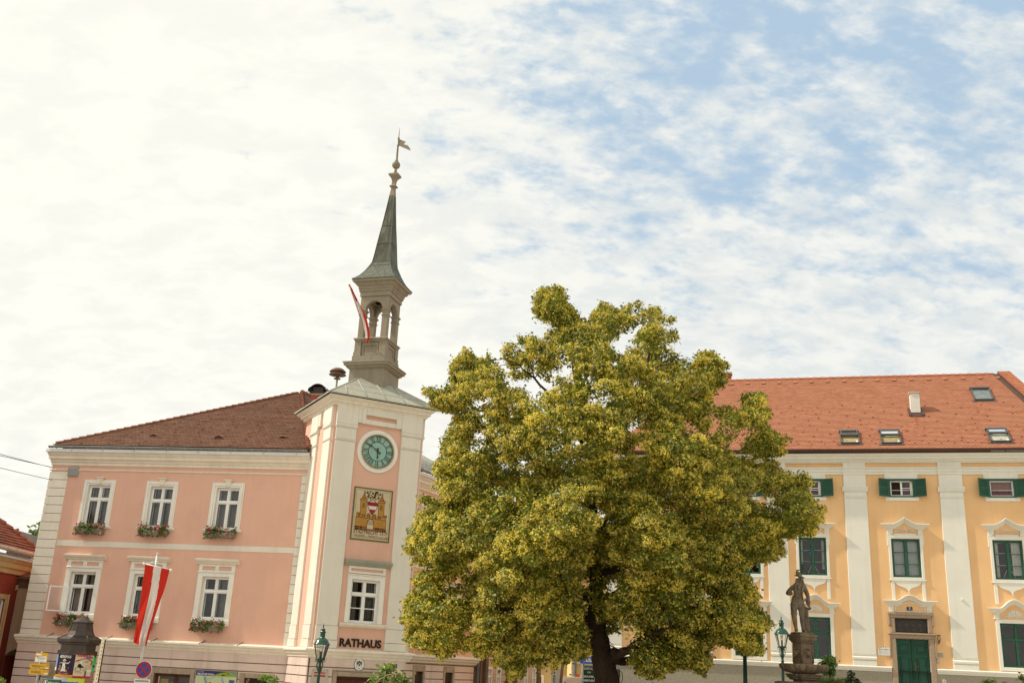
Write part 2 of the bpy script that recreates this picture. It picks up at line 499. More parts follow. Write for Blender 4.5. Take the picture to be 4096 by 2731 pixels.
glare = wmix(wm('MULTIPLY', tosun, 0.5), cloud, (10.5, 10.3, 9.1))
blue = wmix(0.92, sky.outputs['Color'], (4.75, 6.3, 7.85))
colr = wmix(dens, blue, glare)
L.new(colr, bg.inputs['Color'])

scene.view_settings.view_transform = 'Standard'; scene.view_settings.look = 'None'
scene.view_settings.exposure = 0; scene.view_settings.gamma = 1
scene.render.engine = 'CYCLES'
scene.cycles.max_bounces = 6; scene.cycles.transparent_max_bounces = 12
scene.cycles.use_denoising = True

# ------------------------------------------------------------------ ground
M_ground = mat('stone_paving', (0.42, 0.385, 0.325), 0.9, 0.2, 1.5, 0.3, 30)
g = MB(); xs = [-900, -300, -100, -50] + [-30 + 4 * i for i in range(21)] + [70, 120, 320, 900]; ys = [-600, -200, -60] + [-24 + 6 * i for i in range(18)] + [100, 150, 300, 900]
V = [(x, y, ground_z(x, y)) for y in ys for x in xs]; nx = len(xs)
g.mesh(V, [(j * nx + i, j * nx + i + 1, (j + 1) * nx + i + 1, (j + 1) * nx + i) for j in range(len(ys) - 1) for i in range(nx - 1)])
tag(g.build('ground', M_ground), kind='structure')

# ------------------------------------------------------------------ palette
M_pink = mat('pink_plaster', (0.735, 0.43, 0.32), 0.9, 0.06, 0.7, 0.06, 60, streak=0.07, dirt=(0.60, 0.34, 0.25), dirt_amt=0.35, dirt_scale=0.35, col2=(0.745, 0.455, 0.34))
M_white = mat('white_plaster', (0.755, 0.705, 0.60), 0.88, 0.04, 0.8, 0.05, 60, streak=0.12, dirt=(0.64, 0.58, 0.48), dirt_amt=0.3, dirt_scale=0.5)
M_trim = mat('white_trim', (0.82, 0.79, 0.71), 0.8, 0.04, 1.5, 0.04, 60, streak=0.15, dirt=(0.60, 0.55, 0.46), dirt_amt=0.25, dirt_scale=1.3)
M_rust = mat('rose_base_plaster', (0.70, 0.555, 0.475), 0.9, 0.06, 0.8, 0.15, 70, streak=0.3, dirt=(0.45, 0.34, 0.28), dirt_amt=0.4)
M_corn = mat('cornice_plaster', (0.79, 0.715, 0.595), 0.88, 0.05, 1.2, 0.05, 60, streak=0.2, dirt=(0.60, 0.50, 0.38), dirt_amt=0.4, dirt_scale=1.0)
M_groove = mat('joint_shadow', (0.22, 0.15, 0.12), 0.95, 0.1)
M_wpaint = mat('white_window_paint', (0.84, 0.83, 0.79), 0.45, 0.04, 4, spec=0.4)
M_glass = glass_mat('window_glass')
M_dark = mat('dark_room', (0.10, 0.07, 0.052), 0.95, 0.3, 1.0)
M_curt = mat('grey_curtain', (0.27, 0.235, 0.21), 0.95, 0.25, 2.0)
M_sheer = mat('pale_curtain', (0.78, 0.74, 0.66), 0.95, 0.12, 2.0)
M_zinc = mat('zinc_sheet', (0.66, 0.66, 0.63), 0.6, 0.06, 1.2, 0.02, 20, spec=0.3, streak=0.15)
M_zincroof = mat('pale_zinc_roof', (0.36, 0.35, 0.275), 0.8, 0.10, 0.8, 0.05, 12, spec=0.15, streak=0.35, dirt=(0.33, 0.34, 0.28), dirt_amt=0.5)
M_seam = mat('zinc_seam', (0.44, 0.44, 0.38), 0.6, 0.1)
M_lampgreen = mat('lamp_green_paint', (0.009, 0.048, 0.028), 0.35, 0.1, 3, spec=0.4)
M_gutter = mat('zinc_gutter', (0.24, 0.245, 0.235), 0.55, 0.12, 2, spec=0.35, metal=0.2)
M_tileA = tile_mat('old_clay_tiles', [(0.15, 0.068, 0.042), (0.19, 0.088, 0.053), (0.24, 0.118, 0.068), (0.17, 0.083, 0.053), (0.26, 0.12, 0.072)], 0.19, 0.0814, 8.85, (0.055, 0.022, 0.014), patch=(0.165, 0.09, 0.053))
M_ridge = mat('clay_ridge_tiles', (0.25, 0.105, 0.065), 0.85, 0.3, 3, 0.1, 20, dirt=(0.15, 0.07, 0.045), dirt_amt=0.7, dirt_scale=2)
M_stoneframe = mat('brown_stone', (0.40, 0.31, 0.22), 0.9, 0.2, 5, 0.3, 70, dirt=(0.22, 0.16, 0.11), dirt_amt=0.5, dirt_scale=3)
M_iron = mat('wrought_iron', (0.03, 0.025, 0.022), 0.55, 0.2, 4, spec=0.4)
M_brownwood = mat('brown_door_wood', (0.10, 0.035, 0.018), 0.5, 0.2, 6)
M_woodbox = mat('weathered_box_wood', (0.23, 0.19, 0.14), 0.85, 0.2, 6)
M_geran = leaf_mat('geranium_leaves', [(0.045, 0.10, 0.014), (0.075, 0.15, 0.02), (0.13, 0.21, 0.035)], 0.2)
M_red = leaf_mat('red_petals', [(0.50, 0.01, 0.02), (0.66, 0.02, 0.035), (0.55, 0.015, 0.06)], 0.25)
M_rose = leaf_mat('pink_petals', [(0.70, 0.16, 0.24), (0.80, 0.32, 0.36), (0.78, 0.55, 0.52)], 0.25)
M_black = mat('black_paint', (0.012, 0.012, 0.012), 0.5, 0.1)
M_signwhite = mat('sign_white', (0.78, 0.77, 0.72), 0.4, 0.03, 3, spec=0.4)
M_signred = mat('sign_red', (0.42, 0.018, 0.02), 0.4, 0.06, 3, spec=0.4)
M_signblue = mat('sign_blue', (0.03, 0.07, 0.36), 0.4, 0.06, 3, spec=0.4)
M_stone2 = mat('belfry_plaster', (0.29, 0.25, 0.185), 0.88, 0.10, 1.2, 0.08, 50, streak=0.35, dirt=(0.26, 0.22, 0.16), dirt_amt=0.4, dirt_scale=1.1)
M_cream = mat('cream_finial_paint', (0.25, 0.205, 0.145), 0.6, 0.08, 2)
M_brick = mat('red_brick', (0.32, 0.08, 0.05), 0.9, 0.35, 9, 0.2, 30)
# ------------------------------------------------------------------ frames of the facades
A_A, A_B, A_T, A_C = R(-9.395), R(-15.756), R(27.5), R(63.55)
FA = Frame((-8.76506, 44.89176), A_A)
FT = Frame((-7.40290, 42.27508), A_T)
FC = Frame((-4.95801, 46.87359), A_C)
FB = Frame(tuple(ray(3600, 2600)[:2] * 45), A_B)


class Ctx:
    """builds parts given in facade coordinates (x along, -y out, z up from eye level) under one thing"""
    def __init__(s, root, fr):
        s.root = root; s.fr = fr
        s.M = root.matrix_basis.inverted() @ Matrix.Translation((fr.O[0], fr.O[1], 0)) @ Matrix.Rotation(fr.a, 4, 'Z')

    def add(s, name, mb, mats, parent=None):
        if parent is None:
            o = mb.build(name, mats, s.root); o.matrix_local = s.M
            return o
        return mb.build(name, mats, parent)


def wxyz(fr, u, out, z):
    return Vector(fr.O + fr.d * u + fr.n * out + np.array([0, 0, z]))


hall = thing('town_hall', 'pink plastered town hall with white corner blocks and a slim clock tower at its bend', 'town hall', (FA.O[0], FA.O[1], -3.6), A_A)
bpy.context.view_layer.update()
cA, cT, cC = Ctx(hall, FA), Ctx(hall, FT), Ctx(hall, FC)


def curtain_strip(mb, x0, x1, z0, z1, y, m=0, amp=0.025, k=9):
    n = max(4, int((x1 - x0) * k * 4))
    for i in range(n):
        a, b = x0 + (x1 - x0) * i / n, x0 + (x1 - x0) * (i + 1) / n
        ya, yb = y + amp * math.sin(a * k * 2 * pi), y + amp * math.sin(b * k * 2 * pi)
        mb.poly([(a, ya, z0), (b, yb, z0), (b, yb, z1), (a, ya, z1)], m, True)


def sash_window(c, x0, x1, z0, z1, zt, rec=0.14, bar=None, curtain='both', open_leaf=False, M=None):
    """casement window: two lights, a transom at zt; panes, curtains and the room behind are sub-parts"""
    M = M or M_wpaint
    w = MB(); t = 0.055; y = rec; xm = (x0 + x1) / 2
    o0, o1 = -rec - 0.06, -rec + 0.02
    w.bbox(x0, x0 + t, z0, z1, o0, o1, 0.01); w.bbox(x1 - t, x1, z0, z1, o0, o1, 0.01)
    w.bbox(x0 + t, x1 - t, z1 - t, z1, o0, o1, 0.01); w.bbox(x0 + t, x1 - t, z0, z0 + t * 1.3, o0, o1, 0.01)
    w.bbox(x0 + t, x1 - t, zt - 0.05, zt + 0.05, o0, o1 + 0.025, 0.012)
    w.bbox(xm - 0.045, xm + 0.045, z0 + t, zt - 0.05, o0, o1 + 0.012, 0.012)
    w.bbox(xm - 0.04, xm + 0.04, zt + 0.05, z1 - t, o0, o1 + 0.012, 0.012)
    for a, b in ((x0 + t, xm - 0.045), (xm + 0.045, x1 - t)):           # the casement frames proper
        for c0, c1 in ((z0 + t * 1.3, zt - 0.05), (zt + 0.05, z1 - t)):
            s = 0.032
            w.bar(a, a + s, c0, c1, o0, o1 - 0.014); w.bar(b - s, b, c0, c1, o0, o1 - 0.014)
            w.bar(a + s, b - s, c0, c0 + s, o0, o1 - 0.014); w.bar(a + s, b - s, c1 - s, c1, o0, o1 - 0.014)
            if bar and c0 < bar < c1: w.bar(a + s, b - s, bar - 0.018, bar + 0.018, o0, o1 - 0.02)
    win = c.add('window', w, M)
    p = MB()
    lights = [(x0 + t, xm - 0.04, zt + 0.05, z1 - t), (xm + 0.04, x1 - t, zt + 0.05, z1 - t), (xm + 0.04, x1 - t, z0 + t, zt - 0.05)]
    if not open_leaf: lights.append((x0 + t, xm - 0.04, z0 + t, zt - 0.05))
    for a, b, c0, c1 in lights: p.poly([(a, rec + 0.02, c0), (b, rec + 0.02, c0), (b, rec + 0.02, c1), (a, rec + 0.02, c1)])
    c.add('pane', p, M_glass, win)
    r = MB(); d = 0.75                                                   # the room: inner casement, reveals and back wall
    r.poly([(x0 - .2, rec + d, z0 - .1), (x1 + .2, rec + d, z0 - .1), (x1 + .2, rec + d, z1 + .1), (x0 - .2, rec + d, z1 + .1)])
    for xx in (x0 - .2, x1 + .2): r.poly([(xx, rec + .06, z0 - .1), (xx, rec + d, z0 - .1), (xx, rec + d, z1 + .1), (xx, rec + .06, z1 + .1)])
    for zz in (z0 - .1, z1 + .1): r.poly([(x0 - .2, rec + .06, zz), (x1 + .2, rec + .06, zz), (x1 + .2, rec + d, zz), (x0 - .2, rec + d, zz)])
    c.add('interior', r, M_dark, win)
    i = MB(); yi = rec + 0.17; s = 0.04                                    # inner window of the double casement
    for a, b in ((x0 + t, xm - .02), (xm + .02, x1 - t)):
        i.box(a, a + s, yi, yi + .04, z0 + t, z1 - t); i.box(b - s, b, yi, yi + .04, z0 + t, z1 - t)
        i.box(a + s, b - s, yi, yi + .04, zt - .03, zt + .03); i.box(a + s, b - s, yi, yi + .04, z0 + t, z0 + t + s)
    i.box(x0, x0 + .015, rec + .06, yi, z0 + t, z1); i.box(x1 - .015, x1, rec + .06, yi, z0 + t, z1)
    c.add('inner_window', i, M_wpaint, win)
    k = MB()
    if curtain in ('both', 'left'): curtain_strip(k, x0 + .08, x0 + .08 + (x1 - x0) * .30, z0 + .05, z1 - .05, rec + .32)
    if curtain in ('both', 'right'): curtain_strip(k, x1 - .08 - (x1 - x0) * .34, x1 - .08, z0 + .05, z1 - .05, rec + .32)
    if curtain == 'full': curtain_strip(k, x0 + .05, x1 - .05, z0 + .05, z1 - .05, rec + .30)
    if k.v: c.add('curtain', k, M_curt, win)
    return win


def upper_window(c, xc, curtain, hw=0.54):
    x0, x1, z0, z1 = xc - hw, xc + hw, 5.25, 7.08
    win = sash_window(c, x0, x1, z0, z1, 6.46, curtain=curtain)
    s = MB(); a, b = xc - hw - 0.23, xc + hw + 0.23; zt = 7.32
    for k, (e, o) in enumerate(((0.0, 0.06), (0.06, 0.085), (0.15, 0.05))):
        a2, b2, z2 = a + e, b - e, zt - e
        wd = (0.06, 0.09, 0.08)[k]
        s.bbox(a2, a2 + wd, z0 - .02, z2, 0, o, 0.012); s.bbox(b2 - wd, b2, z0 - .02, z2, 0, o, 0.012); s.bbox(a2 + wd, b2 - wd, z2 - wd, z2, 0, o, 0.012)
    s.sweep([(0, 5.12), (.10, 5.14), (.16, 5.19), (.16, 5.235), (0, 5.25)], xc - .89, xc + .89)
    c.add('surround', s, M_trim, win)
    kst = MB()
    kst.mesh([(xc - .11, 0, 7.12), (xc + .11, 0, 7.12), (xc + .15, 0, 7.40), (xc - .15, 0, 7.40), (xc - .09, -.13, 7.14), (xc + .09, -.13, 7.14), (xc + .13, -.16, 7.40), (xc - .13, -.16, 7.40)],
             [(4, 5, 6, 7), (0, 4, 7, 3), (1, 2, 6, 5), (0, 1, 5, 4), (3, 7, 6, 2)])
    kst.bbox(xc - .19, xc + .19, 7.40, 7.45, 0, .2, .01)
    c.add('keystone', kst, M_corn, win)
    return (x0, x1, z0, z1)


def lower_window(c, xc, curtain, hw=0.6, open_leaf=False):
    x0, x1, z0, z1 = xc - hw, xc + hw, 1.40, 3.18
    win = sash_window(c, x0, x1, z0, z1, 2.58, curtain=curtain, open_leaf=open_leaf)
    s = MB(); a, b = xc - .84, xc + .84
    s.bbox(a, x0 - .01, 1.2, 3.36, 0, .07); s.bbox(x1 + .01, b, 1.2, 3.36, 0, .07); s.bbox(x0 - .01, x1 + .01, 3.19, 3.36, 0, .07)
    s.bbox(x0 - .01, x1 + .01, 1.28, 1.39, 0, .075)
    s.bbox(a - .02, b + .02, 3.36, 3.41, 0, .11, .015)
    s.bbox(a, b, 3.41, 3.46, 0, .06); s.bbox(a, b, 3.63, 3.72, 0, .06)
    for e0, e1 in ((a, a + .17), (xc - .09, xc + .09), (b - .17, b)): s.bbox(e0, e1, 3.46, 3.63, 0, .06)
    s.bbox(a, a + .22, 1.14, 1.2, 0, .09); s.bbox(b - .22, b, 1.14, 1.2, 0, .09)
    s.bbox(a - .015, a + .22, 1.2, 1.4, .07, .10, .03); s.bbox(b - .22, b + .015, 1.2, 1.4, .07, .10, .03)
    c.add('surround', s, M_trim, win)
    h = MB(); h.sweep([(0, 3.72), (.10, 3.73), (.13, 3.79), (.22, 3.84), (.25, 3.90), (.25, 3.935), (0, 3.97)], xc - .99, xc + .99)
    c.add('hood', h, M_corn, win)
    return (x0, x1, z0, z1)


# ---- left wing
UPW = [(-9.90, 'both'), (-6.83, 'both'), (-3.66, 'full')]
LOW = [(-9.95, 'both', True), (-6.90, 'left', False), (-3.68, 'right', False)]
holes = []
for xc, cu in UPW: holes.append(upper_window(cA, xc, cu))
for xc, cu, op in LOW: holes.append(lower_window(cA, xc, cu, open_leaf=op))
w = MB(); w.wall(-12.45, 0.10, 0.2, 8.2, holes, 0, 0, 0.14, 1)
w.poly([(-12.45, 0, -5), (-12.45, 9, -5), (-12.45, 9, 8.6), (-12.45, 0, 8.6)])
w.poly([(-12.45, 12, -5), (6, 12, -5), (6, 12, 9), (-12.45, 12, 9)])
cA.add('wall', w, [M_pink, M_trim])

GW = [(-10.4, -9.25, -3.0, -0.95), (-5.88, -4.22, -3.0, -0.90), (-1.80, -0.66, -3.0, -0.90)]
b = MB(); b.wall(-12.45, 0.3, -5.2, 0.12, GW, 0.045, 1, 0.2)
zz = [0.10, -0.31, -0.65, -0.98, -1.31, -1.64, -1.97, -2.3, -2.63, -2.96, -3.3]
FRM = [(-10.75, -8.9, -3.2, -0.70), (-6.12, -4.02, -3.2, -0.68), (-2.02, -0.46, -3.2, -0.72)]
for z1_, z0_ in zip(zz, zz[1:]): b.band(-12.47, 0.28, z0_ + 0.018, z1_ - 0.018, FRM, 0.09, 0)
cA.add('rusticated_base', b, [M_rust, M_groove])
for (a, e, c0, c1), (x0, x1, z0, z1) in zip(FRM, GW):
    f = MB(); f.bbox(a, x0, c0, c1, 0, .13, .02); f.bbox(x1, e, c0, c1, 0, .13, .02); f.bbox(x0, x1, z1, c1, 0, .13, .02)
    fo = cA.add('window', f, M_stoneframe)
    r = MB(); r.poly([(x0, .5, z0), (x1, .5, z0), (x1, .5, z1), (x0, .5, z1)])
    cA.add('interior', r, M_dark, fo)
    q = MB()
    if a < -5 and a > -8:                                            # timber window with notices behind the glass
        xm = (x0 + x1) / 2 + .1
        for s0, s1 in ((x0, x0 + .11), (xm - .08, xm + .08), (x1 - .1, x1)): q.box(s0, s1, .1, .17, z0, z1)
        q.box(x0, x1, .1, .17, z1 - .12, z1)
        cA.add('sash', q, M_brownwood, fo)
        p = MB(); p.poly([(x0, .14, z0), (x1, .14, z0), (x1, .14, z1), (x0, .14, z1)]); cA.add('pane', p, M_glass, fo)
        nb = MB(); nb.box(x0 + .2, x0 + .55, .22, .23, -2.2, -1.12, 0); nb.box(x0 + .62, x0 + .84, .22, .23, -2.2, -1.22, 1)
        cA.add('notice', nb, [mat('yellow_paper', (.36, .25, .03)), mat('green_paper', (.06, .22, .04))], fo)
    else:                                                            # forged diamond lattice
        for k in range(-14, 16):
            for sgn in (1, -1):
                pts = []
                xs0 = x0 + k * .17
                za, zb = z0, z1; xa, xb = xs0, xs0 + sgn * (z1 - z0) * .62
                # clip to the opening
                lo, hi = 0.0, 1.0
                dx = xb - xa
                for lim, s_ in ((x0, 1), (x1, -1)):
                    t0 = (lim - xa) / dx
                    if s_ * dx > 0: lo = max(lo, t0)
                    else: hi = min(hi, t0)
                if hi - lo > .02:
                    q.line([(xa + dx * lo, za + (zb - za) * lo), (xa + dx * hi, za + (zb - za) * hi)], .022, .0 if sgn > 0 else -.004)
        q.bar(x0, x1, z1 - .03, z1, -.01, .005); q.bar(x0 + .02, x0 + .05, z0, z1, -.01, .005); q.bar(x1 - .05, x1 - .02, z0, z1, -.01, .005)
        cA.add('grille', q, M_iron, fo)

bc = [(0.0, .02), (.09, .04), (.14, .08), (.14, .12), (.24, .20), (.24, .27), (.32, .31), (.32, .37), (.30, .40), (0, .45)]
b = MB(); b.sweep(bc, -12.49, 0.0, 0, .25, 0.0)
for u in (-11.0, -8.2, -6.1, -3.9, -2.2): b.tube([(u, -.33, .385), (u + .06, -.17, .44), (u + .12, -.04, .52)], .016, 5, 1)
cA.add('base_cornice', b, [M_corn, M_iron])
b = MB(); b.bbox(-11.54, -.26, 4.305, 4.55, 0, .025, .008)
cA.add('storey_band', b, M_white)
q = MB()
zq = [7.68, 7.29, 6.905, 6.52, 6.13, 5.74, 5.35, 4.96, 4.57, 4.18, 3.79, 3.40, 3.01, 2.62, 2.23, 1.84, 1.45, 1.06, .67, .43]
for z1_, z0_ in zip(zq, zq[1:]): q.bbox(-12.50, -11.56, z0_ + .012, z1_ - .012, 0, .055, .014)
cA.add('corner_quoins', q, M_white)
q = MB()
zq = [7.72, 7.33, 6.945, 6.56, 6.17, 5.78, 5.39, 4.97, 4.57, 4.17, 3.77, 3.375, 2.98, 2.58, 2.18, 1.79, 1.39, .99, .43]
for z1_, z0_ in zip(zq, zq[1:]): q.bbox(-.27, .06, z0_ + .012, z1_ - .012, 0, .055, .014)
cA.add('quoins_beside_tower', q, M_white)
CORN = [(0, 7.96), (.07, 7.97), (.08, 8.08), (.14, 8.11), (.17, 8.16), (.17, 8.20), (.30, 8.235), (.30, 8.36), (.36, 8.39), (.43, 8.47), (.44, 8.53), (0, 8.55)]
b = MB(); b.sweep(CORN, -12.47, .12, 0, .2, 0.0)
b.sweep([(0, 7.72), (.05, 7.73), (.075, 7.765), (.05, 7.80), (0, 7.81)], -12.49, .06, 0, .5, 0.0)
cA.add('eaves_cornice', b, M_corn)
b = MB(); b.sweep([(0, 8.55), (.52, 8.50), (.535, 8.53), (.51, 8.655), (0, 8.76)], -12.48, .1, 0, .2, 0.0)
for u in np.arange(-11.3, .1, 1.55): b.bar(u, u + .012, 8.52, 8.67, .35, .55, 1)
cA.add('zinc_flashing', b, [M_zinc, M_seam])


def gutter(c, x0, x1, out, z, r, step, M):
    g = MB(); n = 10
    ring = [(out + r * math.cos(pi + pi * k / n), z + r * math.sin(pi + pi * k / n)) for k in range(n + 1)]
    for (oa, za), (ob, zb) in zip(ring, ring[1:]): g.poly([(x0, -oa, za), (x1, -oa, za), (x1, -ob, zb), (x0, -ob, zb)], 0, True)
    for xx in (x0, x1): g.poly([(xx, -o, zq_) for o, zq_ in ring])
    g.tube([(x0, -(out + r), z), (x1, -(out + r), z)], .014, 6)
    u = x0 + .3
    while u < x1:
        g.mesh([(u, -(out + r * 1.06 * math.cos(pi + pi * k / 8)), z + r * 1.08 * math.sin(pi + pi * k / 8)) for k in range(9)] + [(u + .03, -(out + r * 1.06 * math.cos(pi + pi * k / 8)), z + r * 1.08 * math.sin(pi + pi * k / 8)) for k in range(9)], [(k, k + 1, k + 10, k + 9) for k in range(8)], 1)
        g.bar(u, u + .03, z - .2, z + .0, out - r - .04, out - r - .02, 1)
        u += step
    return c.add('gutter', g, M)


gutter(cA, -12.46, .02, .52, 8.765, .085, .80, [M_gutter, M_seam])


def tiled_plane(mb, f_left, f_right, d0, d1, z0, pitch, row, lift=0.022, m=0, rng=random.Random(3), hooks=None):
    """courses of tiles between two edge lines; every course overlaps the one below"""
    t, cosp, sinp = math.tan(pitch), math.cos(pitch), math.sin(pitch)
    dd = row * cosp; d = d0; k = 0
    while d < d1 - 1e-4:
        e = min(d + dd, d1)
        xa, xb, xc, xd = f_left(d), f_right(d), f_right(e), f_left(e)
        za, zb = z0 + (d - d0) * t, z0 + (e - d0) * t
        n = max(1, int((xb - xa) / .6)); 
        lf = [lift * rng.uniform(.75, 1.3) for _ in range(n + 1)]
        for i in range(n):
            fa, fb = i / n, (i + 1) / n
            p = [(xa + (xb - xa) * fa, d - lf[i] * sinp, za + lf[i] * cosp), (xa + (xb - xa) * fb, d - lf[i + 1] * sinp, za + lf[i + 1] * cosp),
                 (xd + (xc - xd) * fb, e, zb), (xd + (xc - xd) * fa, e, zb)]
            mb.poly(p, m)
            mb.poly([(p[0][0], d, za - .004), (p[1][0], d, za - .004), p[1], p[0]], m)
        if hooks and k % hooks[0] == 1:
            x = xa + .2 + rng.uniform(0, hooks[1])
            while x < xb - .2:
                mb.box(x, x + .03, d - .03, d + .09, za + .015, za + .038, 1); mb.box(x, x + .13, d - .035, d - .01, za + .015, za + .038, 1)
                x += hooks[1] * rng.uniform(.8, 1.2)
        d = e; k += 1


PITCH_A = R(28.6)
LcA, RcA, PkA = (-12.36, -.45), (.06, -.45), (-4.2, 8.85)
lin = lambda p, q: (lambda d: p[0] + (q[0] - p[0]) * (d - p[1]) / (q[1] - p[1]))
ZPK = 8.85 + (8.85 + .45) * math.tan(PITCH_A)
r = MB(); tiled_plane(r, lin(LcA, PkA), lin(RcA, PkA), -.45, 8.85, 8.85, PITCH_A, .17, hooks=(3, 1.5))
far = (PkA[0] + .293 * 8, PkA[1] + .956 * 8)
r.poly([(RcA[0], RcA[1], 8.85), (far[0] + 5.2, far[1] - 3.2, 10.2), (far[0], far[1], ZPK), (PkA[0], PkA[1], ZPK)])
r.poly([(LcA[0], LcA[1], 8.85), (PkA[0], PkA[1], ZPK), (far[0], far[1], ZPK), (LcA[0], far[1] + 6, 8.85)])
cA.add('roof', r, [M_tileA, mat('snow_guard_clay', (.34, .17, .10), .85, .25, 4)])


def hip_caps(mb, p, q, r0=.10, step=.33, m=0):
    p, q = Vector(p), Vector(q); n = int((q - p).length / step); t = (q - p).normalized()
    for i in range(n):
        a = p + t * step * i; b = p + t * step * (i + 1.12)
        mb.tube([a + Vector((0, 0, .03)), b + Vector((0, 0, .0))], [r0 * 1.12, r0 * .88], 8, m)


r = MB(); hip_caps(r, (LcA[0] + .1, LcA[1] + .1, 8.9), (PkA[0], PkA[1], ZPK + .02), .085, .36)
hip_caps(r, (RcA[0] - .05, RcA[1] + .05, 8.93), (PkA[0], PkA[1], ZPK + .02), .13, .34)
hip_caps(r, (PkA[0], PkA[1], ZPK), (far[0], far[1], ZPK + .02), .13, .34)
cA.add('hip_caps', r, M_ridge)
for px_, py_ in ((620.5, 1747.8), (878.6, 1753), (1135.7, 1755)):         # half-round vents low on the slope
    for d in (.4, .6, .8, 1.0, 1.2, 1.4):
        u_, z_ = FA.uz(px_, py_, -d)
        if 8.85 + (d + .45) * math.tan(PITCH_A) >= z_: break
    v = MB(); n = 8; zb = z_ - .05
    arc = [(u_ + .2 * math.cos(pi * k / n), zb + .15 * math.sin(pi * k / n)) for k in range(n + 1)]
    for (xa, za), (xb, zb2) in zip(arc, arc[1:]): v.poly([(xa, d - .15, za), (xb, d - .15, zb2), (xb * .6 + u_ * .4, d + .35, zb2 + .1), (xa * .6 + u_ * .4, d + .35, za + .1)], 0, True)
    v.poly([(x, d - .10, z) for x, z in arc], 1)
    cA.add('roof_vent', v, [M_ridge, M_dark])
ch = MB(); cx, cy = -2.60, 7.35
ch.box(cx - .32, cx + .32, cy - .35, cy + .35, 10.5, 13.30); ch.box(cx - .34, cx + .34, cy - .37, cy + .37, 13.30, 13.38, 1)
cho = cA.add('chimney', ch, [M_brick, M_stoneframe])
co = MB(); n = 14
for k in range(n):
    a, b2 = pi * (k / n), pi * ((k + 1) / n)
    P = lambda w, y: (cx + .46 * math.cos(w) * (1.15 if abs(math.cos(w)) > .8 else 1), y, 13.50 + .40 * math.sin(w))
    co.poly([P(a, cy - .45), P(b2, cy - .45), P(b2, cy + .45), P(a, cy + .45)], 0, True)
co.box(cx - .28, cx + .28, cy - .28, cy + .28, 13.38, 13.75)
cA.add('cowl', co, mat('rusty_cowl_sheet', (.055, .035, .028), .6, .3, 3, spec=.3), cho)
v = MB()
v.bbox(-11.57, -11.07, 7.47, 7.88, 0, .12, .012)
for k in range(6): v.bar(-11.53, -11.11, 7.50 + k * .062, 7.53 + k * .062, .12, .145)
cA.add('vent_grating', v, mat('grey_louvre', (.36, .37, .34), .6, .06))
# ---- clock tower (local: front facade FT, 4.1 m square)
TW = 4.10
win = sash_window(cT, 1.46, 2.68, 1.47, 3.19, 2.62, bar=2.06, curtain='both')
s = MB()
s.bbox(1.26, 1.45, 1.46, 3.36, 0, .06); s.bbox(2.69, 2.90, 1.46, 3.36, 0, .06); s.bbox(1.45, 2.69, 3.2, 3.36, 0, .06)
s.bbox(1.24, 2.92, 3.36, 3.41, 0, .09, .012)
s.bbox(1.26, 2.90, 3.44, 3.53, 0, .06); s.bbox(1.26, 2.90, 3.64, 3.74, 0, .06); s.bbox(1.26, 1.37, 3.53, 3.64, 0, .06); s.bbox(2.79, 2.90, 3.53, 3.64, 0, .06)
cT.add('surround', s, M_trim, win)
s = MB(); s.sweep([(0, 3.74), (.10, 3.75), (.14, 3.81), (.24, 3.86), (.27, 3.92), (.27, 3.95), (0, 4.02)], 1.07, 3.10)
cT.add('hood', s, M_zincroof, win)
s = MB(); s.sweep([(0, 1.28), (.10, 1.30), (.18, 1.38), (.18, 1.42), (0, 1.46)], 1.06, 3.10)
cT.add('sill', s, M_corn, win)

t = MB()
t.wall(0, TW, .2, 10.6, [(1.46, 2.68, 1.47, 3.19)], 0, 0, .14, 1)
for x0 in (0, TW): t.poly([(x0, 0, .2), (x0, TW, .2), (x0, TW, 10.6), (x0, 0, 10.6)])
t.poly([(0, TW, .2), (TW, TW, .2), (TW, TW, 10.6), (0, TW, 10.6)])
cT.add('tower_wall', t, [M_pink, M_trim])


def pilaster_front(mb, x0, x1):
    mb.bbox(x0 - .03, x1 + .03, .43, .735, 0, .13, .012); mb.bbox(x0 - .015, x1 + .015, .75, 1.29, 0, .11, .012)
    mb.bbox(x0, x1, 1.30, 8.88, 0, .085, .012)
    mb.sweep([(0, 8.88), (.11, 8.89), (.125, 8.93), (.10, 8.95), (0, 8.96)], x0 - .02, x1 + .02)
    mb.bbox(x0 - .005, x1 + .005, 8.96, 9.44, 0, .09, .012)
    mb.sweep([(0, 9.44), (.10, 9.45), (.15, 9.52), (.15, 9.56), (.13, 9.60), (0, 9.61)], x0 - .03, x1 + .03)
    mb.bbox(x0 - .03, x1 + .03, 9.61, 10.42, 0, .12, .012)


p = MB(); pilaster_front(p, .10, 1.00); pilaster_front(p, 3.11, 4.01)
p.bbox(1.20, 1.38, 9.73, 10.42, 0, .125); p.bbox(2.80, 2.99, 9.73, 10.42, 0, .125); p.bbox(1.38, 2.80, 10.13, 10.42, 0, .125); p.bbox(1.38, 2.80, 9.73, 9.93, 0, .125)
p.bbox(1.03, 1.20, 9.75, 10.42, 0, .105); p.bbox(2.99, 3.08, 9.75, 10.42, 0, .105)
po = cT.add('tower_pilasters', p, M_white)
# the same on the two sides (a facade frame turned by a quarter)
FTL = Frame(FT.O - FT.n * TW, A_T - pi / 2); cTL = Ctx(hall, FTL)
FTR = Frame(FT.O + FT.d * TW, A_T + pi / 2); cTR = Ctx(hall, FTR)
for c_ in (cTL, cTR):
    p = MB(); pilaster_front(p, .10 if c_ is cTR else 1.22, 1.00 if c_ is cTR else 2.12); pilaster_front(p, 3.05, 3.98)
    p.bbox(2.15, 2.45, 9.73, 10.42, 0, .105); p.bbox(2.80, 3.02, 9.73, 10.42, 0, .105); p.bbox(2.45, 2.80, 10.38, 10.42, 0, .105)
    c_.add('tower_pilasters', p, M_white)
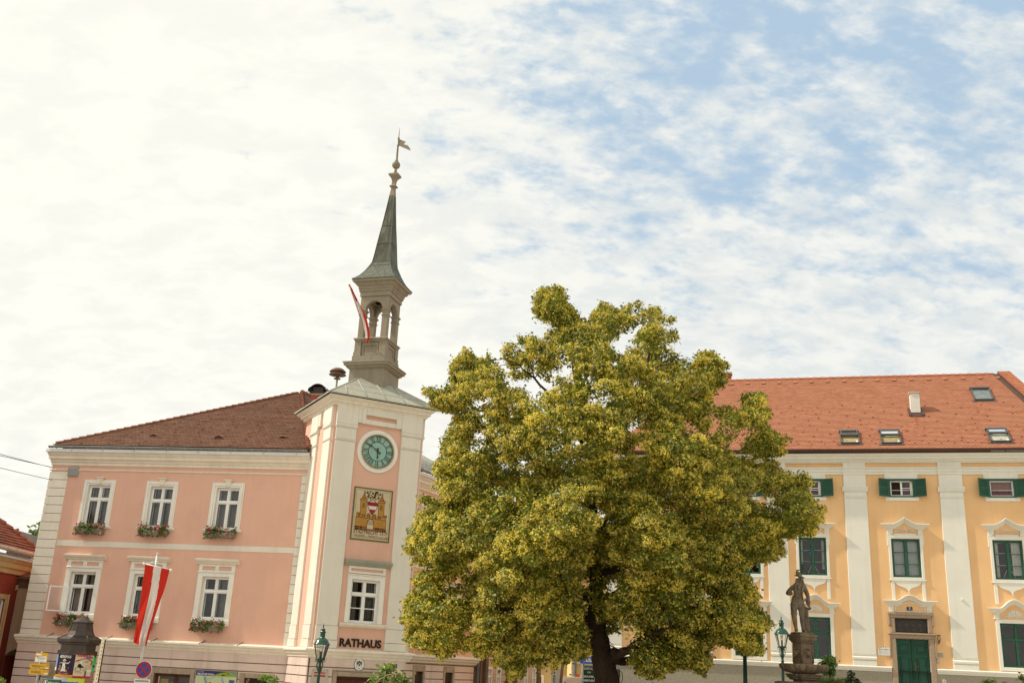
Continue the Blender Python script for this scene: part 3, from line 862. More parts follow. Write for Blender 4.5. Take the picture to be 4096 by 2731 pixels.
# square tower base, door, cornices
DOOR = (1.15, 3.0, -3.6, -.62)
b = MB(); b.wall(0, TW, -5.2, .12, [DOOR], .045, 1, .25)
zz = [0.10, -0.30, -0.66, -1.0, -1.33, -1.66, -1.99, -2.32, -2.65, -2.98, -3.31]
for z1_, z0_ in zip(zz, zz[1:]): b.band(0.0, TW, z0_ + 0.018, z1_ - 0.018, [(.97, 3.17, -3.7, -.41)], 0.09, 0)
cT.add('rusticated_base', b, [M_rust, M_groove])
b = MB(); b.wall(0, TW, -5.2, .12, [], .045, 1)
for z1_, z0_ in zip(zz, zz[1:]): b.band(0.0, TW + .05, z0_ + 0.018, z1_ - 0.018, [], 0.09, 0)
cTL.add('rusticated_base', b, [M_rust, M_groove])
d = MB(); d.bbox(.98, 1.15, -3.7, -.42, 0, .16, .025); d.bbox(3.0, 3.16, -3.7, -.42, 0, .16, .025); d.bbox(1.15, 3.0, -.62, -.42, 0, .16, .025)
d.bbox(.94, 3.20, -.42, -.38, 0, .19, .012)
do = cT.add('door', d, [M_stoneframe])
d = MB(); d.box(1.15, 3.0, .18, .24, -3.7, -.62)
for a, e in ((1.22, 2.03), (2.10, 2.92)):
    d.bbox(a, e, -1.0, -.72, -.18, -.155, .02); d.bbox(a, a + .06, -3.5, -1.05, -.18, -.155, .02); d.bbox(e - .06, e, -3.5, -1.05, -.18, -.155, .02); d.bbox(a + .06, e - .06, -1.12, -1.05, -.18, -.155, .02)
cT.add('door_leaf', d, M_brownwood, do)
b = MB(); b.ring([(0, .02), (.09, .04), (.14, .08), (.14, .12), (.22, .20), (.22, .27), (.30, .31), (.30, .36), (.28, .39), (0, .44)], TW / 2, TW / 2, TW / 2, TW / 2)
cT.add('base_cornice', b, M_corn)
b = MB(); b.ring([(0, 10.36), (.11, 10.38), (.15, 10.43), (.15, 10.47), (.24, 10.50), (.24, 10.58), (.33, 10.64), (.40, 10.70), (.42, 10.74), (0, 10.75)], TW / 2, TW / 2, TW / 2, TW / 2)
cT.add('tower_cornice', b, M_corn)
# pale zinc roof with standing seams
zc0, out0, sl = 10.76, .50, .70
H0 = TW / 2 + out0
r = MB(); c0 = TW / 2
for k in range(4):
    co_, si = math.cos(k * pi / 2), math.sin(k * pi / 2)
    rot_ = lambda x, y: (c0 + x * co_ - y * si, c0 + x * si + y * co_)
    P = lambda x, dd: (*rot_(x, -dd), zc0 + .05 + (H0 - dd) * sl)
    r.poly([P(-H0, H0), P(H0, H0), P(.6, .6), P(-.6, .6)], 0)
    r.poly([(*rot_(-H0, -H0), zc0), (*rot_(H0, -H0), zc0), P(H0, H0), P(-H0, H0)], 0)
    for sx_ in (-1.75, -.85, .05, .95, 1.85):
        top = max(abs(sx_), .7)
        if H0 - top > .3:
            a, e = Vector(P(sx_, H0 - .0)), Vector(P(sx_ * .93, top + .05)); nrm = Vector((0, 0, .03))
            r.tube([a + nrm * .4, e + nrm * .4], .022, 5, 1)
    for j, dd in enumerate((H0 - .55, H0 - 1.1)):                       # cross welts
        a, e = Vector(P(-dd, dd)), Vector(P(dd, dd)); up_ = Vector((0, 0, .006))
        r.tube([a + up_, e + up_], .010, 4, 1)
    r.tube([Vector(P(-H0, H0)), Vector(P(-.7, .7))], .03, 6, 1)
cT.add('tower_roof', r, [M_zincroof, M_seam])

# ---- belfry and spire, set at 45 degrees on the tower
A_S = R(-16.5)
FS_ = Frame((-6.27, 45.05), A_S); cS = Ctx(hall, FS_)
b = MB()
b.ring([(0, 10.9), (0, 12.62)], 0, 0, .86, .86)
b.ring([(.03, 12.60), (.06, 12.63), (.12, 12.66), (.12, 12.71), (.22, 12.76), (.22, 12.84), (.26, 12.87), (.26, 12.92), (.2, 12.945), (-.5, 12.96)], 0, 0, .86, .86)
b.ring([(0, 12.94), (0, 13.25), (-.05, 13.26)], 0, 0, .82, .82)
b.ring([(0, 13.2), (0, 13.95)], 0, 0, .69, .69)
for k in range(4):
    co_, si = math.cos(k * pi / 2), math.sin(k * pi / 2)
    t = MB()
    for sx_ in (-1, 1):
        x0, x1 = sorted((sx_ * .77, sx_ * .45))
        t.bar(x0, x1, 13.45, 13.93, .68, .765); t.bar(x0 - .02, x1 + .02, 13.25, 13.45, .68, .795)
    t.bar(-.40, .40, 13.28, 13.42, .68, .72); t.bar(-.40, .40, 13.76, 13.90, .68, .72); t.bar(-.40, -.32, 13.42, 13.76, .68, .72); t.bar(.32, .40, 13.42, 13.76, .68, .72)
    b.mesh([(x * co_ - y * si, x * si + y * co_, z) for x, y, z in t.v], t.f)
b.ring([(0, 13.92), (.05, 13.96), (.05, 14.02), (.10, 14.05), (.10, 14.10), (.06, 14.13), (-.85, 14.14)], 0, 0, .73, .73)
cS.add('belfry_base', b, M_stone2)
HB = .70
for sx_ in (-1, 1):
    for sy_ in (-1, 1):                                              # four corner posts
        p = MB(); a = .135; cx, cy = sx_ * (HB - a), sy_ * (HB - a)
        p.ring([(0, 14.12), (0, 15.20)], cx, cy, a, a)
        p.ring([(0, 15.19), (.035, 15.21), (.035, 15.25), (.005, 15.26), (.005, 15.42), (.03, 15.44), (.06, 15.49), (.06, 15.52), (0, 15.53)], cx, cy, a, a, 0, True)
        cS.add('belfry_post', p, M_stone2)
e = MB(); wth = .22; ra, zs = .42, 15.52
for k in range(4):                                                   # arched spandrels
    co_, si = math.cos(k * pi / 2), math.sin(k * pi / 2); t = MB(); n = 14
    for yy, flip in ((-HB, 0), (-HB + wth, 1)):
        arc = [(-ra * math.cos(pi * j / n), zs + (15.96 - zs) * math.sin(pi * j / n)) for j in range(n + 1)]
        for (xa, za), (xb, zb) in zip(arc, arc[1:]): t.poly([(xa, yy, za), (xb, yy, zb), (xb, yy, 16.2), (xa, yy, 16.2)])
        t.poly([(-HB, yy, zs), (-ra, yy, zs), (-ra, yy, 16.2), (-HB, yy, 16.2)]); t.poly([(ra, yy, zs), (HB, yy, zs), (HB, yy, 16.2), (ra, yy, 16.2)])
    for (xa, za), (xb, zb) in zip(arc, arc[1:]): t.poly([(xa, -HB, za), (xb, -HB, zb), (xb, -HB + wth, zb), (xa, -HB + wth, za)], 0, True)
    e.mesh([(x * co_ - y * si, x * si + y * co_, z) for x, y, z in t.v], t.f)
e.ring([(-.4, 16.1), (0, 16.155), (.0, 16.17), (.05, 16.18), (.05, 16.39), (.10, 16.41), (.10, 16.52), (.13, 16.53), (.13, 16.62), (.20, 16.68), (.25, 16.74), (.25, 16.79), (.36, 16.84), (.38, 16.92), (-.3, 16.94)], 0, 0, HB, HB)
cS.add('belfry_entablature', e, M_stone2)


def copper_mat():
    m, nt_, N_, L_, b_ = nodes_of('weathered_copper')
    b_.inputs['Roughness'].default_value = .62; b_.inputs['Specular IOR Level'].default_value = .35; b_.inputs['Metallic'].default_value = .15
    tc_ = N_.new('ShaderNodeTexCoord'); mp = N_.new('ShaderNodeMapping'); mp.inputs['Scale'].default_value = (9, 9, .8); L_.new(tc_.outputs['Object'], mp.inputs['Vector'])
    n1 = N_.new('ShaderNodeTexNoise'); n1.inputs['Scale'].default_value = 1; n1.inputs['Detail'].default_value = 8; n1.inputs['Roughness'].default_value = .7; L_.new(mp.outputs[0], n1.inputs['Vector'])
    n2 = N_.new('ShaderNodeTexNoise'); n2.inputs['Scale'].default_value = 1.1; n2.inputs['Detail'].default_value = 5; L_.new(tc_.outputs['Object'], n2.inputs['Vector'])
    r1 = N_.new('ShaderNodeValToRGB'); el = r1.color_ramp.elements
    el[0].position = .36; el[0].color = (.034, .031, .020, 1); el[1].position = .68; el[1].color = (.125, .135, .095, 1)
    q = el.new(.5); q.color = (.060, .055, .035, 1)
    L_.new(n1.outputs['Fac'], r1.inputs['Fac'])
    sp_ = N_.new('ShaderNodeSeparateXYZ'); L_.new(tc_.outputs['Object'], sp_.inputs[0])
    lo = N_.new('ShaderNodeMapRange'); lo.inputs['From Min'].default_value = 18.4; lo.inputs['From Max'].default_value = 16.9; lo.inputs['To Max'].default_value = .55; L_.new(sp_.outputs['Z'], lo.inputs['Value'])
    sd_ = N_.new('ShaderNodeMapRange'); sd_.inputs['From Min'].default_value = .46; sd_.inputs['From Max'].default_value = .64; sd_.inputs['To Max'].default_value = .65; L_.new(n2.outputs['Fac'], sd_.inputs['Value'])
    mxm = N_.new('ShaderNodeMath'); mxm.operation = 'MAXIMUM'; L_.new(lo.outputs[0], mxm.inputs[0]); L_.new(sd_.outputs[0], mxm.inputs[1])
    ml = N_.new('ShaderNodeMath'); ml.operation = 'MULTIPLY'; L_.new(mxm.outputs[0], ml.inputs[0]); L_.new(n1.outputs['Fac'], ml.inputs[1])
    mx = N_.new('ShaderNodeMix'); mx.data_type = 'RGBA'; mx.inputs['B'].default_value = (.18, .225, .17, 1); L_.new(r1.outputs['Color'], mx.inputs['A']); L_.new(ml.outputs[0], mx.inputs['Factor'])
    L_.new(mx.outputs['Result'], b_.inputs['Base Color'])
    return m


M_copper = copper_mat()
lean = lambda z: .135 * max(0, z - 17) / 6.4
prof = [(1.08, 16.93), (1.10, 16.96), (1.00, 17.04), (.86, 17.19), (.75, 17.36), (.64, 17.57), (.55, 17.78), (.50, 17.90), (.46, 18.02), (.41, 18.45), (.36, 19.0), (.31, 19.5), (.26, 19.96), (.185, 20.8), (.115, 21.64)]
s = MB(); s.ring(prof, 0, 0, 0, 0, 0, shift=lean)
for z_, h_ in ((17.80, .54), (18.02, .46), (19.0, .36), (19.96, .26)):
    s.ring([(h_ + .0, z_ - .014), (h_ + .014, z_ - .008), (h_ + .012, z_ + .012), (h_ - .02, z_ + .02)], 0, 0, 0, 0, 1, shift=lean)
for sx_ in (-1, 1):
    for sy_ in (-1, 1): s.tube([(lean(z) + sx_ * h, sy_ * h, z) for h, z in prof[1:]], .016, 5, 1)
cS.add('spire', s, [M_copper, mat('copper_seam', (.10, .11, .08), .6)])
f = MB()
f.ring([(.125, 21.60), (.085, 22.06), (.10, 22.07), (.17, 22.12), (.17, 22.15), (.10, 22.20), (.085, 22.24), (.088, 22.42), (.12, 22.54), (.19, 22.64), (.245, 22.70), (.245, 22.78), (.0, 22.80)], 0, 0, 0, 0, 0, shift=lean)
ox = lambda z: lean(z)
f.lathe([(.075, 22.78), (.07, 23.14)], 12, (ox(23), 0)); f.ball((ox(23.3), 0, 23.32), .205, 16)
f.lathe([(.085, 23.5), (.085, 23.56), (.062, 23.60), (.055, 23.78), (.04, 24.36), (.058, 24.37), (.058, 24.42), (.035, 24.43), (.032, 24.76), (.055, 24.77), (.055, 24.82), (.03, 24.84), (.004, 25.45)], 10, (ox(23.6), 0))
fo = cS.add('finial', f, M_cream)
v = MB(); x0 = ox(23.6) + .03
v.plate([(x0, 24.75), (x0 + .37, 24.57), (x0 + .31, 24.52), (x0 + .29, 24.45), (x0 + .33, 24.40), (x0 + .40, 24.39), (x0 + .47, 24.36), (x0 + .56, 24.27), (x0 + .63, 24.16), (x0 + .66, 24.05), (x0 + .3, 24.24), (x0, 24.40)][::-1], -.01, .01)
cS.add('weathervane', v, M_cream, fo)

# ---- clock
M_verd = mat('verdigris_dial', (.28, .47, .39), .55, .10, 3, spec=.35, streak=.2)
M_hand = mat('dark_clock_metal', (.045, .03, .025), .5, .1, spec=.4)
kx, kz = 2.06, 8.62
c = MB(); c.annulus(kx, kz, .70, .925, 0, .05)
ck = cT.add('clock', c, M_trim)
c = MB(); c.disc(kx, kz, .72, .02, 0, 48); cT.add('dial', c, M_verd, ck)
c = MB(); c.annulus(kx, kz, .685, .745, .02, .09, 0); cT.add('bezel', c, mat('old_gilt', (.30, .23, .11), .5, .15, 4, spec=.5, metal=.3), ck)
c = MB(); c.annulus(kx, kz, .40, .425, .02, .026, 0); c.annulus(kx, kz, .668, .69, .02, .026, 0)
GL = {'I': [((0, 0), (0, 1), .9)], 'V': [((-.5, 1), (0, 0), 1.2), ((.5, 1), (0, 0), .6)], 'X': [((-.5, 1), (.5, 0), 1.2), ((.5, 1), (-.5, 0), .6)]}
WD = {'I': .055, 'V': .12, 'X': .125}
for h in range(1, 13):
    rn = ['I', 'II', 'III', 'IIII', 'V', 'VI', 'VII', 'VIII', 'IX', 'X', 'XI', 'XII'][h - 1]
    w_ = 2 * pi * h / 12; tot = sum(WD[g] for g in rn); x = -tot / 2
    for g_ in rn:
        xc = x + WD[g_] / 2; x += WD[g_]
        for (ax, ay), (bx, by), th in GL[g_]:
            def Pn(ux, uy):
                rr = .425 + .245 * uy; tx = xc + ux * WD[g_] * .8
                return (kx + rr * math.sin(w_) + tx * math.cos(w_), kz + rr * math.cos(w_) - tx * math.sin(w_))
            c.line([Pn(ax, ay), Pn(bx, by)], .026 * th, .028)
cT.add('numerals', c, M_hand, ck)


def hand(ang, ln, tail, wdt, out):
    m = MB(); ca, sa = math.cos(ang), math.sin(ang)
    P = lambda t, r_: (kx + r_ * sa + t * ca, kz + r_ * ca - t * sa)
    m.plate([P(-wdt, 0), P(-wdt * .7, ln * .55), P(-wdt * 2.0, ln * .72), P(-wdt * .6, ln * .80), P(0, ln), P(wdt * .6, ln * .80), P(wdt * 2.0, ln * .72), P(wdt * .7, ln * .55), P(wdt, 0), P(wdt * .8, -tail * .5), P(wdt * 2.6, -tail * .75), P(wdt * 1.6, -tail), P(-wdt * 1.6, -tail), P(-wdt * 2.6, -tail * .75), P(-wdt * .8, -tail * .5)][::-1], out - .008, out)
    m.annulus(kx, kz, 0.001, .05, out - .01, out + .004, 0, 16)
    return m


cT.add('minute_hand', hand(2 * pi * 50.5 / 60, .56, .15, .022, .075), M_hand, ck)
cT.add('hour_hand', hand(pi * .985, .37, .15, .024, .055), M_hand, ck)

# ---- lettering over the door
l = MB(); text_mb(l, 'RATHAUS', .435, 2.05, .535, .012, 0, .014, fit=1.80, depth=.035)
cT.add('lettering', l, mat('dark_brown_letters', (.028, .016, .011), .6, .1))

# ---- painted coat of arms panel
Z = lambda px, py: (1370 + px * .178571, 1920 + py * .178571)
mp_ = lambda px, py: FT.uz(*Z(px, py))
P_cream = mat('mural_cream', (.58, .47, .30), .9, .10, 2, dirt=(.45, .33, .20), dirt_amt=.4, dirt_scale=1.5)
P_green = mat('mural_green', (.14, .145, .06), .9, .25, 5); P_or = mat('mural_orange', (.46, .235, .05), .9, .14, 5)
P_br = mat('mural_brown', (.075, .03, .016), .9, .2, 4); P_rf = mat('mural_roof', (.38, .15, .055), .9, .1); P_red = mat('mural_red', (.33, .018, .03), .9, .08)
P_leaf = mat('mural_leaf', (.075, .115, .02), .9, .15); P_dk = mat('mural_shade', (.30, .13, .03), .9, .2, 6); P_wh = mat('mural_white', (.66, .62, .52), .9, .05)
mu = MB(); x0, x1, z0, z1 = 1.18, 2.93, 4.80, 7.02
mu.bar(x0, x1, z0, z1, 0, .02, 1); mu.bar(x0 + .065, x1 - .065, z0 + .065, z1 - .065, .02, .024, 0)
mu.line([(x0 + .115, z0 + .115), (x1 - .115, z0 + .115), (x1 - .115, z1 - .115), (x0 + .115, z1 - .115)], .012, .026, 1, True)
muo = cT.add('coat_of_arms_panel', mu, [P_cream, P_green])
cas = MB(); pp = lambda L_: [mp_(*q) for q in L_]


def shape(pts, m, o, outline=3, lw=.016):
    P = pp(pts); area = sum(a[0] * b[1] - b[0] * a[1] for a, b in zip(P, P[1:] + P[:1]))
    cas.poly([(x, -o, z) for x, z in (P if area > 0 else P[::-1])], m)
    if outline is not None: cas.line(P, lw, o + .0015, outline, True)


# outline polygons are non-convex, so the wall is laid as pieces
shape([(298, 815), (970, 905), (960, 1162), (260, 1085)], 0, .027)
for q in ([(310, 712), (345, 716), (340, 830), (296, 826)], [(390, 762), (438, 768), (432, 842), (384, 836)], [(498, 776), (548, 782), (545, 858), (495, 850)], [(612, 792), (668, 798), (664, 872), (608, 866)], [(742, 808), (790, 812), (786, 888), (738, 882)], [(850, 822), (912, 830), (908, 902), (846, 896)], [(938, 834), (972, 838), (968, 908), (934, 904)]): shape(q, 0, .0285, 3, .011)
for q in ([(335, 722), (386, 716), (380, 810), (340, 812)], [(552, 742), (616, 748), (606, 840), (550, 830)], [(670, 760), (744, 766), (732, 858), (668, 850)], [(440, 772), (496, 778), (490, 826), (438, 820)], [(792, 818), (848, 824), (842, 872), (790, 866)], [(914, 790), (990, 796), (984, 842), (912, 836)]): shape(q, 5, .0278, 3, .010)
shape([(405, 450), (535, 458), (518, 775), (388, 762)], 0, .0275); shape([(805, 500), (935, 515), (915, 825), (785, 810)], 0, .0275)
shape([(396, 410), (556, 420), (550, 462), (394, 450)], 0, .029); shape([(800, 462), (958, 478), (950, 518), (796, 502)], 0, .029)
shape([(492, 290), (540, 418), (428, 408)], 4, .0275); shape([(886, 340), (932, 470), (826, 460)], 4, .0275)
shape([(478, 250), (518, 252), (508, 296), (486, 294)], 4, .0295, 3, .009); shape([(872, 308), (910, 312), (898, 352), (878, 350)], 4, .0295, 3, .009)
for q in ([(452, 520), (470, 505), (490, 524), (482, 612), (444, 608)], [(846, 575), (866, 558), (884, 580), (876, 666), (838, 660)]): shape(q, 5, .030, 3, .009)
shape([(630, 868), (690, 920), (692, 1000), (685, 1110), (530, 1092), (536, 980), (566, 900)], 7, .030, 3, .026)
for k in range(5): cas.line(pp([(570 + k * 26, 905 + abs(k - 2) * 10), (562 + k * 26, 1000)]), .010, .032, 3)
for k in range(3): cas.line(pp([(562 - k * 3, 920 + k * 30), (682, 932 + k * 30)]), .009, .032, 3)
rr_ = random.Random(5)
for k in range(24):
    x = 275 + k * 29; y = 1030 + k * 3.4
    if 520 < x < 690: continue
    for j in range(2): shape([(x + 14 * math.cos(w) + j * 10, y + j * 46 + 22 * math.sin(w)) for w in (0, 1.05, 2.1, 3.14, 4.19, 5.24)], 5 if rr_.random() < .6 else 2, .0295, 3, .008)
for row in range(5):                                                   # masonry joints
    y0 = 850 + row * 36
    cas.line(pp([(300, y0 + 10), (530, y0 + 40)]), .006, .0292, 5); cas.line(pp([(700, y0 + 62), (965, y0 + 92)]), .006, .0292, 5)
for row in range(7):
    cas.line(pp([(400, 480 + row * 40), (530, 490 + row * 40)]), .006, .0292, 5); cas.line(pp([(798, 530 + row * 40), (930, 545 + row * 40)]), .006, .0292, 5)
shape([(550, 487), (792, 520), (778, 594), (556, 566)], 6, .0305, None); shape([(556, 566), (778, 594), (742, 668), (588, 648)], 8, .0305, None); shape([(588, 648), (742, 668), (702, 722), (650, 770), (616, 718)], 6, .0305, None)
cas.line(pp([(550, 487), (792, 520), (778, 594), (742, 668), (702, 722), (650, 770), (616, 718), (588, 648), (560, 566)]), .02, .0325, 3, True)
cas.line(pp([(592, 486), (672, 420), (752, 512)]), .026, .031, 2)
shape([(690, 400), (732, 262), (798, 258), (806, 282), (762, 300), (720, 418)], 2, .0305, 3, .010)
for q in ([(690, 400), (640, 330), (575, 280)], [(690, 400), (620, 342), (560, 330)], [(690, 390), (660, 300), (668, 262)], [(705, 400), (770, 362), (832, 366)], [(690, 410), (650, 380), (600, 385)]): cas.line(pp(q), .012, .031, 2)
for lx, ly, lr in ((558, 276, 30), (620, 262, 20), (590, 318, 18), (574, 366, 30), (620, 400, 24), (682, 296, 26), (788, 322, 20), (838, 322, 28), (802, 404, 30), (742, 430, 20)):
    shape([(lx, ly - lr), (lx + lr * .9, ly - lr * .1), (lx + lr * .5, ly + lr * .7), (lx, ly + lr), (lx - lr * .6, ly + lr * .7), (lx - lr * .9, ly - lr * .1)], 1, .0315, 3, .007)
cT.add('coat_of_arms', cas, [P_or, P_leaf, P_br, P_br, P_rf, P_dk, P_red, P_cream, P_wh], muo)
l = MB()
text_mb(l, 'STADTRECHT 1317', .20, 2.06, 5.085, .027, 0, .004, fit=1.50)
text_mb(l, 'VERLIEHEN', .13, 1.575, 4.945, .027, 0, .001, fit=.50); text_mb(l, 'von', .085, 1.90, 4.945, .027, 0, 0, fit=.10)
text_mb(l, 'FRIEDRICH', .13, 2.185, 4.945, .027, 0, .001, fit=.42); text_mb(l, 'dem', .085, 2.465, 4.945, .027, 0, 0, fit=.10)
text_mb(l, 'SCHÖNEN', .13, 2.705, 4.93, .027, 0, .001, fit=.36)
cT.add('lettering', l, P_br, muo)

# ---- right wing along the street
holes = []
for xc in (2.95, 5.85): holes.append(upper_window(cC, xc, 'full')); holes.append(lower_window(cC, xc, 'both'))
w = MB(); w.wall(-.3, 8.6, .2, 8.2, holes, 0, 0, .14, 1)
w.poly([(8.6, 0, -5), (8.6, 9, -5), (8.6, 9, 9), (8.6, 0, 9)])
cC.add('wall', w, [M_pink, M_trim])
GWC = [(2.62, 3.36, -3.0, -.34), (5.47, 6.24, -3.0, -.34)]; FRC = [(2.42, 3.52, -3.2, -.06), (5.29, 6.40, -3.2, -.06)]
b = MB(); b.wall(-.3, 8.42, -5.2, .12, GWC, .045, 1, .2)
zz = [-0.01, -0.32, -0.66, -1.0, -1.33, -1.66, -1.99, -2.32, -2.65, -2.98]
for z1_, z0_ in zip(zz, zz[1:]): b.band(-.3, 8.44, z0_ + .018, z1_ - .018, FRC, .09, 0)
cC.add('rusticated_base', b, [M_rust, M_groove])
for (a, e, c0_, c1_), (x0, x1, z0, z1) in zip(FRC, GWC):
    f = MB(); f.bbox(a, x0, c0_, c1_, 0, .12, .02); f.bbox(x1, e, c0_, c1_, 0, .12, .02); f.bbox(x0, x1, z1, c1_, 0, .12, .02)
    fo = cC.add('window', f, M_stoneframe)
    r = MB(); r.poly([(x0, .5, z0), (x1, .5, z0), (x1, .5, z1), (x0, .5, z1)]); cC.add('interior', r, M_dark, fo)
    q = MB()
    for row in range(6):
        zb_ = -2.6 + row * .40
        for j in range(4):
            xa = x0 + .02 + j * (x1 - x0 - .04) / 4; xb = xa + (x1 - x0 - .04) / 4
            q.line([((xa + xb) / 2, zb_), (xb, zb_ + .2), ((xa + xb) / 2, zb_ + .40), (xa, zb_ + .2)], .03, .02, 0, True)
        q.bar(x0, x1, zb_ - .012, zb_ + .012, .0, .025)
    cC.add('grille', q, M_iron, fo)
b = MB(); b.sweep(bc, -.3, 8.5, 0, 0, .8); cC.add('base_cornice', b, M_corn)
b = MB(); b.sweep(CORN, -.3, 8.6, 0, 0, 1.0); b.sweep([(0, 7.72), (.05, 7.73), (.075, 7.765), (.05, 7.80), (0, 7.81)], -.3, 8.6); cC.add('eaves_cornice', b, M_corn)
b = MB(); b.bbox(-.3, 8.2, 4.305, 4.55, 0, .025, .008); cC.add('storey_band', b, M_white)
q = MB()
for k in range(19): q.bbox(8.2, 8.63, 7.30 - k * .39 + .012, 7.68 - k * .39 - .012, 0, .055, .014)
cC.add('corner_quoins', q, M_white)
b = MB(); b.sweep([(0, 8.55), (.52, 8.50), (.535, 8.53), (.51, 8.655), (0, 8.76)], -.3, 8.9); cC.add('zinc_flashing', b, M_zinc)
gutter(cC, -.3, 9.05, .52, 8.765, .085, .9, [M_gutter, M_seam])
r = MB(); r.poly([(-.3, -.42, 8.85), (9.0, -.42, 8.85), (9.0, 5.2, 11.75), (-.3, 5.2, 11.75)]); r.box(-.3, 9.0, 5.15, 5.3, 11.72, 11.84, 1)
for k in range(15): r.tube([(.3 + .6 * k, -.40, 8.885), (.3 + .6 * k, 5.2, 11.78)], .016, 4, 1)
r.tube([(-.3, .2, 9.32), (9, .2, 9.32)], .022, 5, 1)
cC.add('sheet_roof', r, [mat('grey_roof_sheet', (.42, .41, .37), .6, .08, 1, streak=.2), M_seam])
dp = MB(); dp.tube([(8.75, -.16, -5), (8.75, -.16, 8.1), (8.75, -.5, 8.7)], .09, 12)
for zb_ in (-1.6, .2, 2.4, 4.8, 7): dp.tube([(8.75, -.16, zb_), (8.75, -.16, zb_ + .06)], .105, 12)
cC.add('downpipe', dp, mat('grey_downpipe', (.24, .25, .24), .5, .15, 2, spec=.4, metal=.3))
# ------------------------------------------------------------------ the yellow palace on the right
M_orange = mat('apricot_plaster', (0.80, 0.49, 0.235), 0.9, 0.05, 0.6, 0.12, 90, streak=0.10, dirt=(0.73, 0.44, 0.21), dirt_amt=0.4, dirt_scale=0.4, col2=(0.82, 0.52, 0.265))
M_pwhite = mat('palace_white_plaster', (0.77, 0.745, 0.655), 0.88, 0.045, 0.7, 0.1, 80, streak=0.10, dirt=(0.68, 0.64, 0.54), dirt_amt=0.3)
M_green = mat('dark_green_paint', (0.016, 0.085, 0.046), 0.38, 0.12, 3, spec=0.4)
M_gdoor = mat('green_door_paint', (0.012, 0.075, 0.045), 0.40, 0.15, 2, spec=0.35)
M_tileB = tile_mat('red_clay_tiles', [(0.37, 0.145, 0.08), (0.42, 0.17, 0.095), (0.47, 0.20, 0.112), (0.39, 0.155, 0.088)], 0.185, 0.084, 10.12, (0.15, 0.055, 0.033), edge=0.85, patch=(0.40, 0.18, 0.10))
M_ridgeB = mat('red_ridge_tiles', (0.40, 0.15, 0.08), 0.85, 0.2, 3)
M_copbrown = mat('brown_gutter_sheet', (0.085, 0.04, 0.025), 0.45, 0.2, 2, spec=0.45, metal=0.3)
M_plinth = mat('rough_grey_render', (0.33, 0.295, 0.225), 0.95, 0.16, 14, 1.0, 22, dirt=(0.20, 0.175, 0.13), dirt_amt=0.6, dirt_scale=18)
M_granite = mat('speckled_granite', (0.37, 0.27, 0.185), 0.85, 0.28, 30, 0.3, 90, streak=0.25)
M_velux = mat('skylight_frame', (0.075, 0.075, 0.07), 0.4, 0.1, 3, spec=0.5)

pal = thing('baroque_palace', 'apricot yellow palace with white pilasters, curved window pediments and a steep red tiled roof', 'palace', (FB.O[0], FB.O[1], ground_z(FB.O[0], FB.O[1])), A_B)
bpy.context.view_layer.update()
cB = Ctx(pal, FB)
UL = FB.uz(2424, 2520)[0]                    # left corner of the facade, seen beside the tree trunk
UR = 9.6
BAYS = [4.63, 0.52, -3.41, -6.28, -9.72]
PIL = [(-1.94, -.97), (2.08, 3.06), (-5.36, -4.46), (-8.85, -7.90), (6.20, 7.17), (UL, UL + .75)]
holes = []


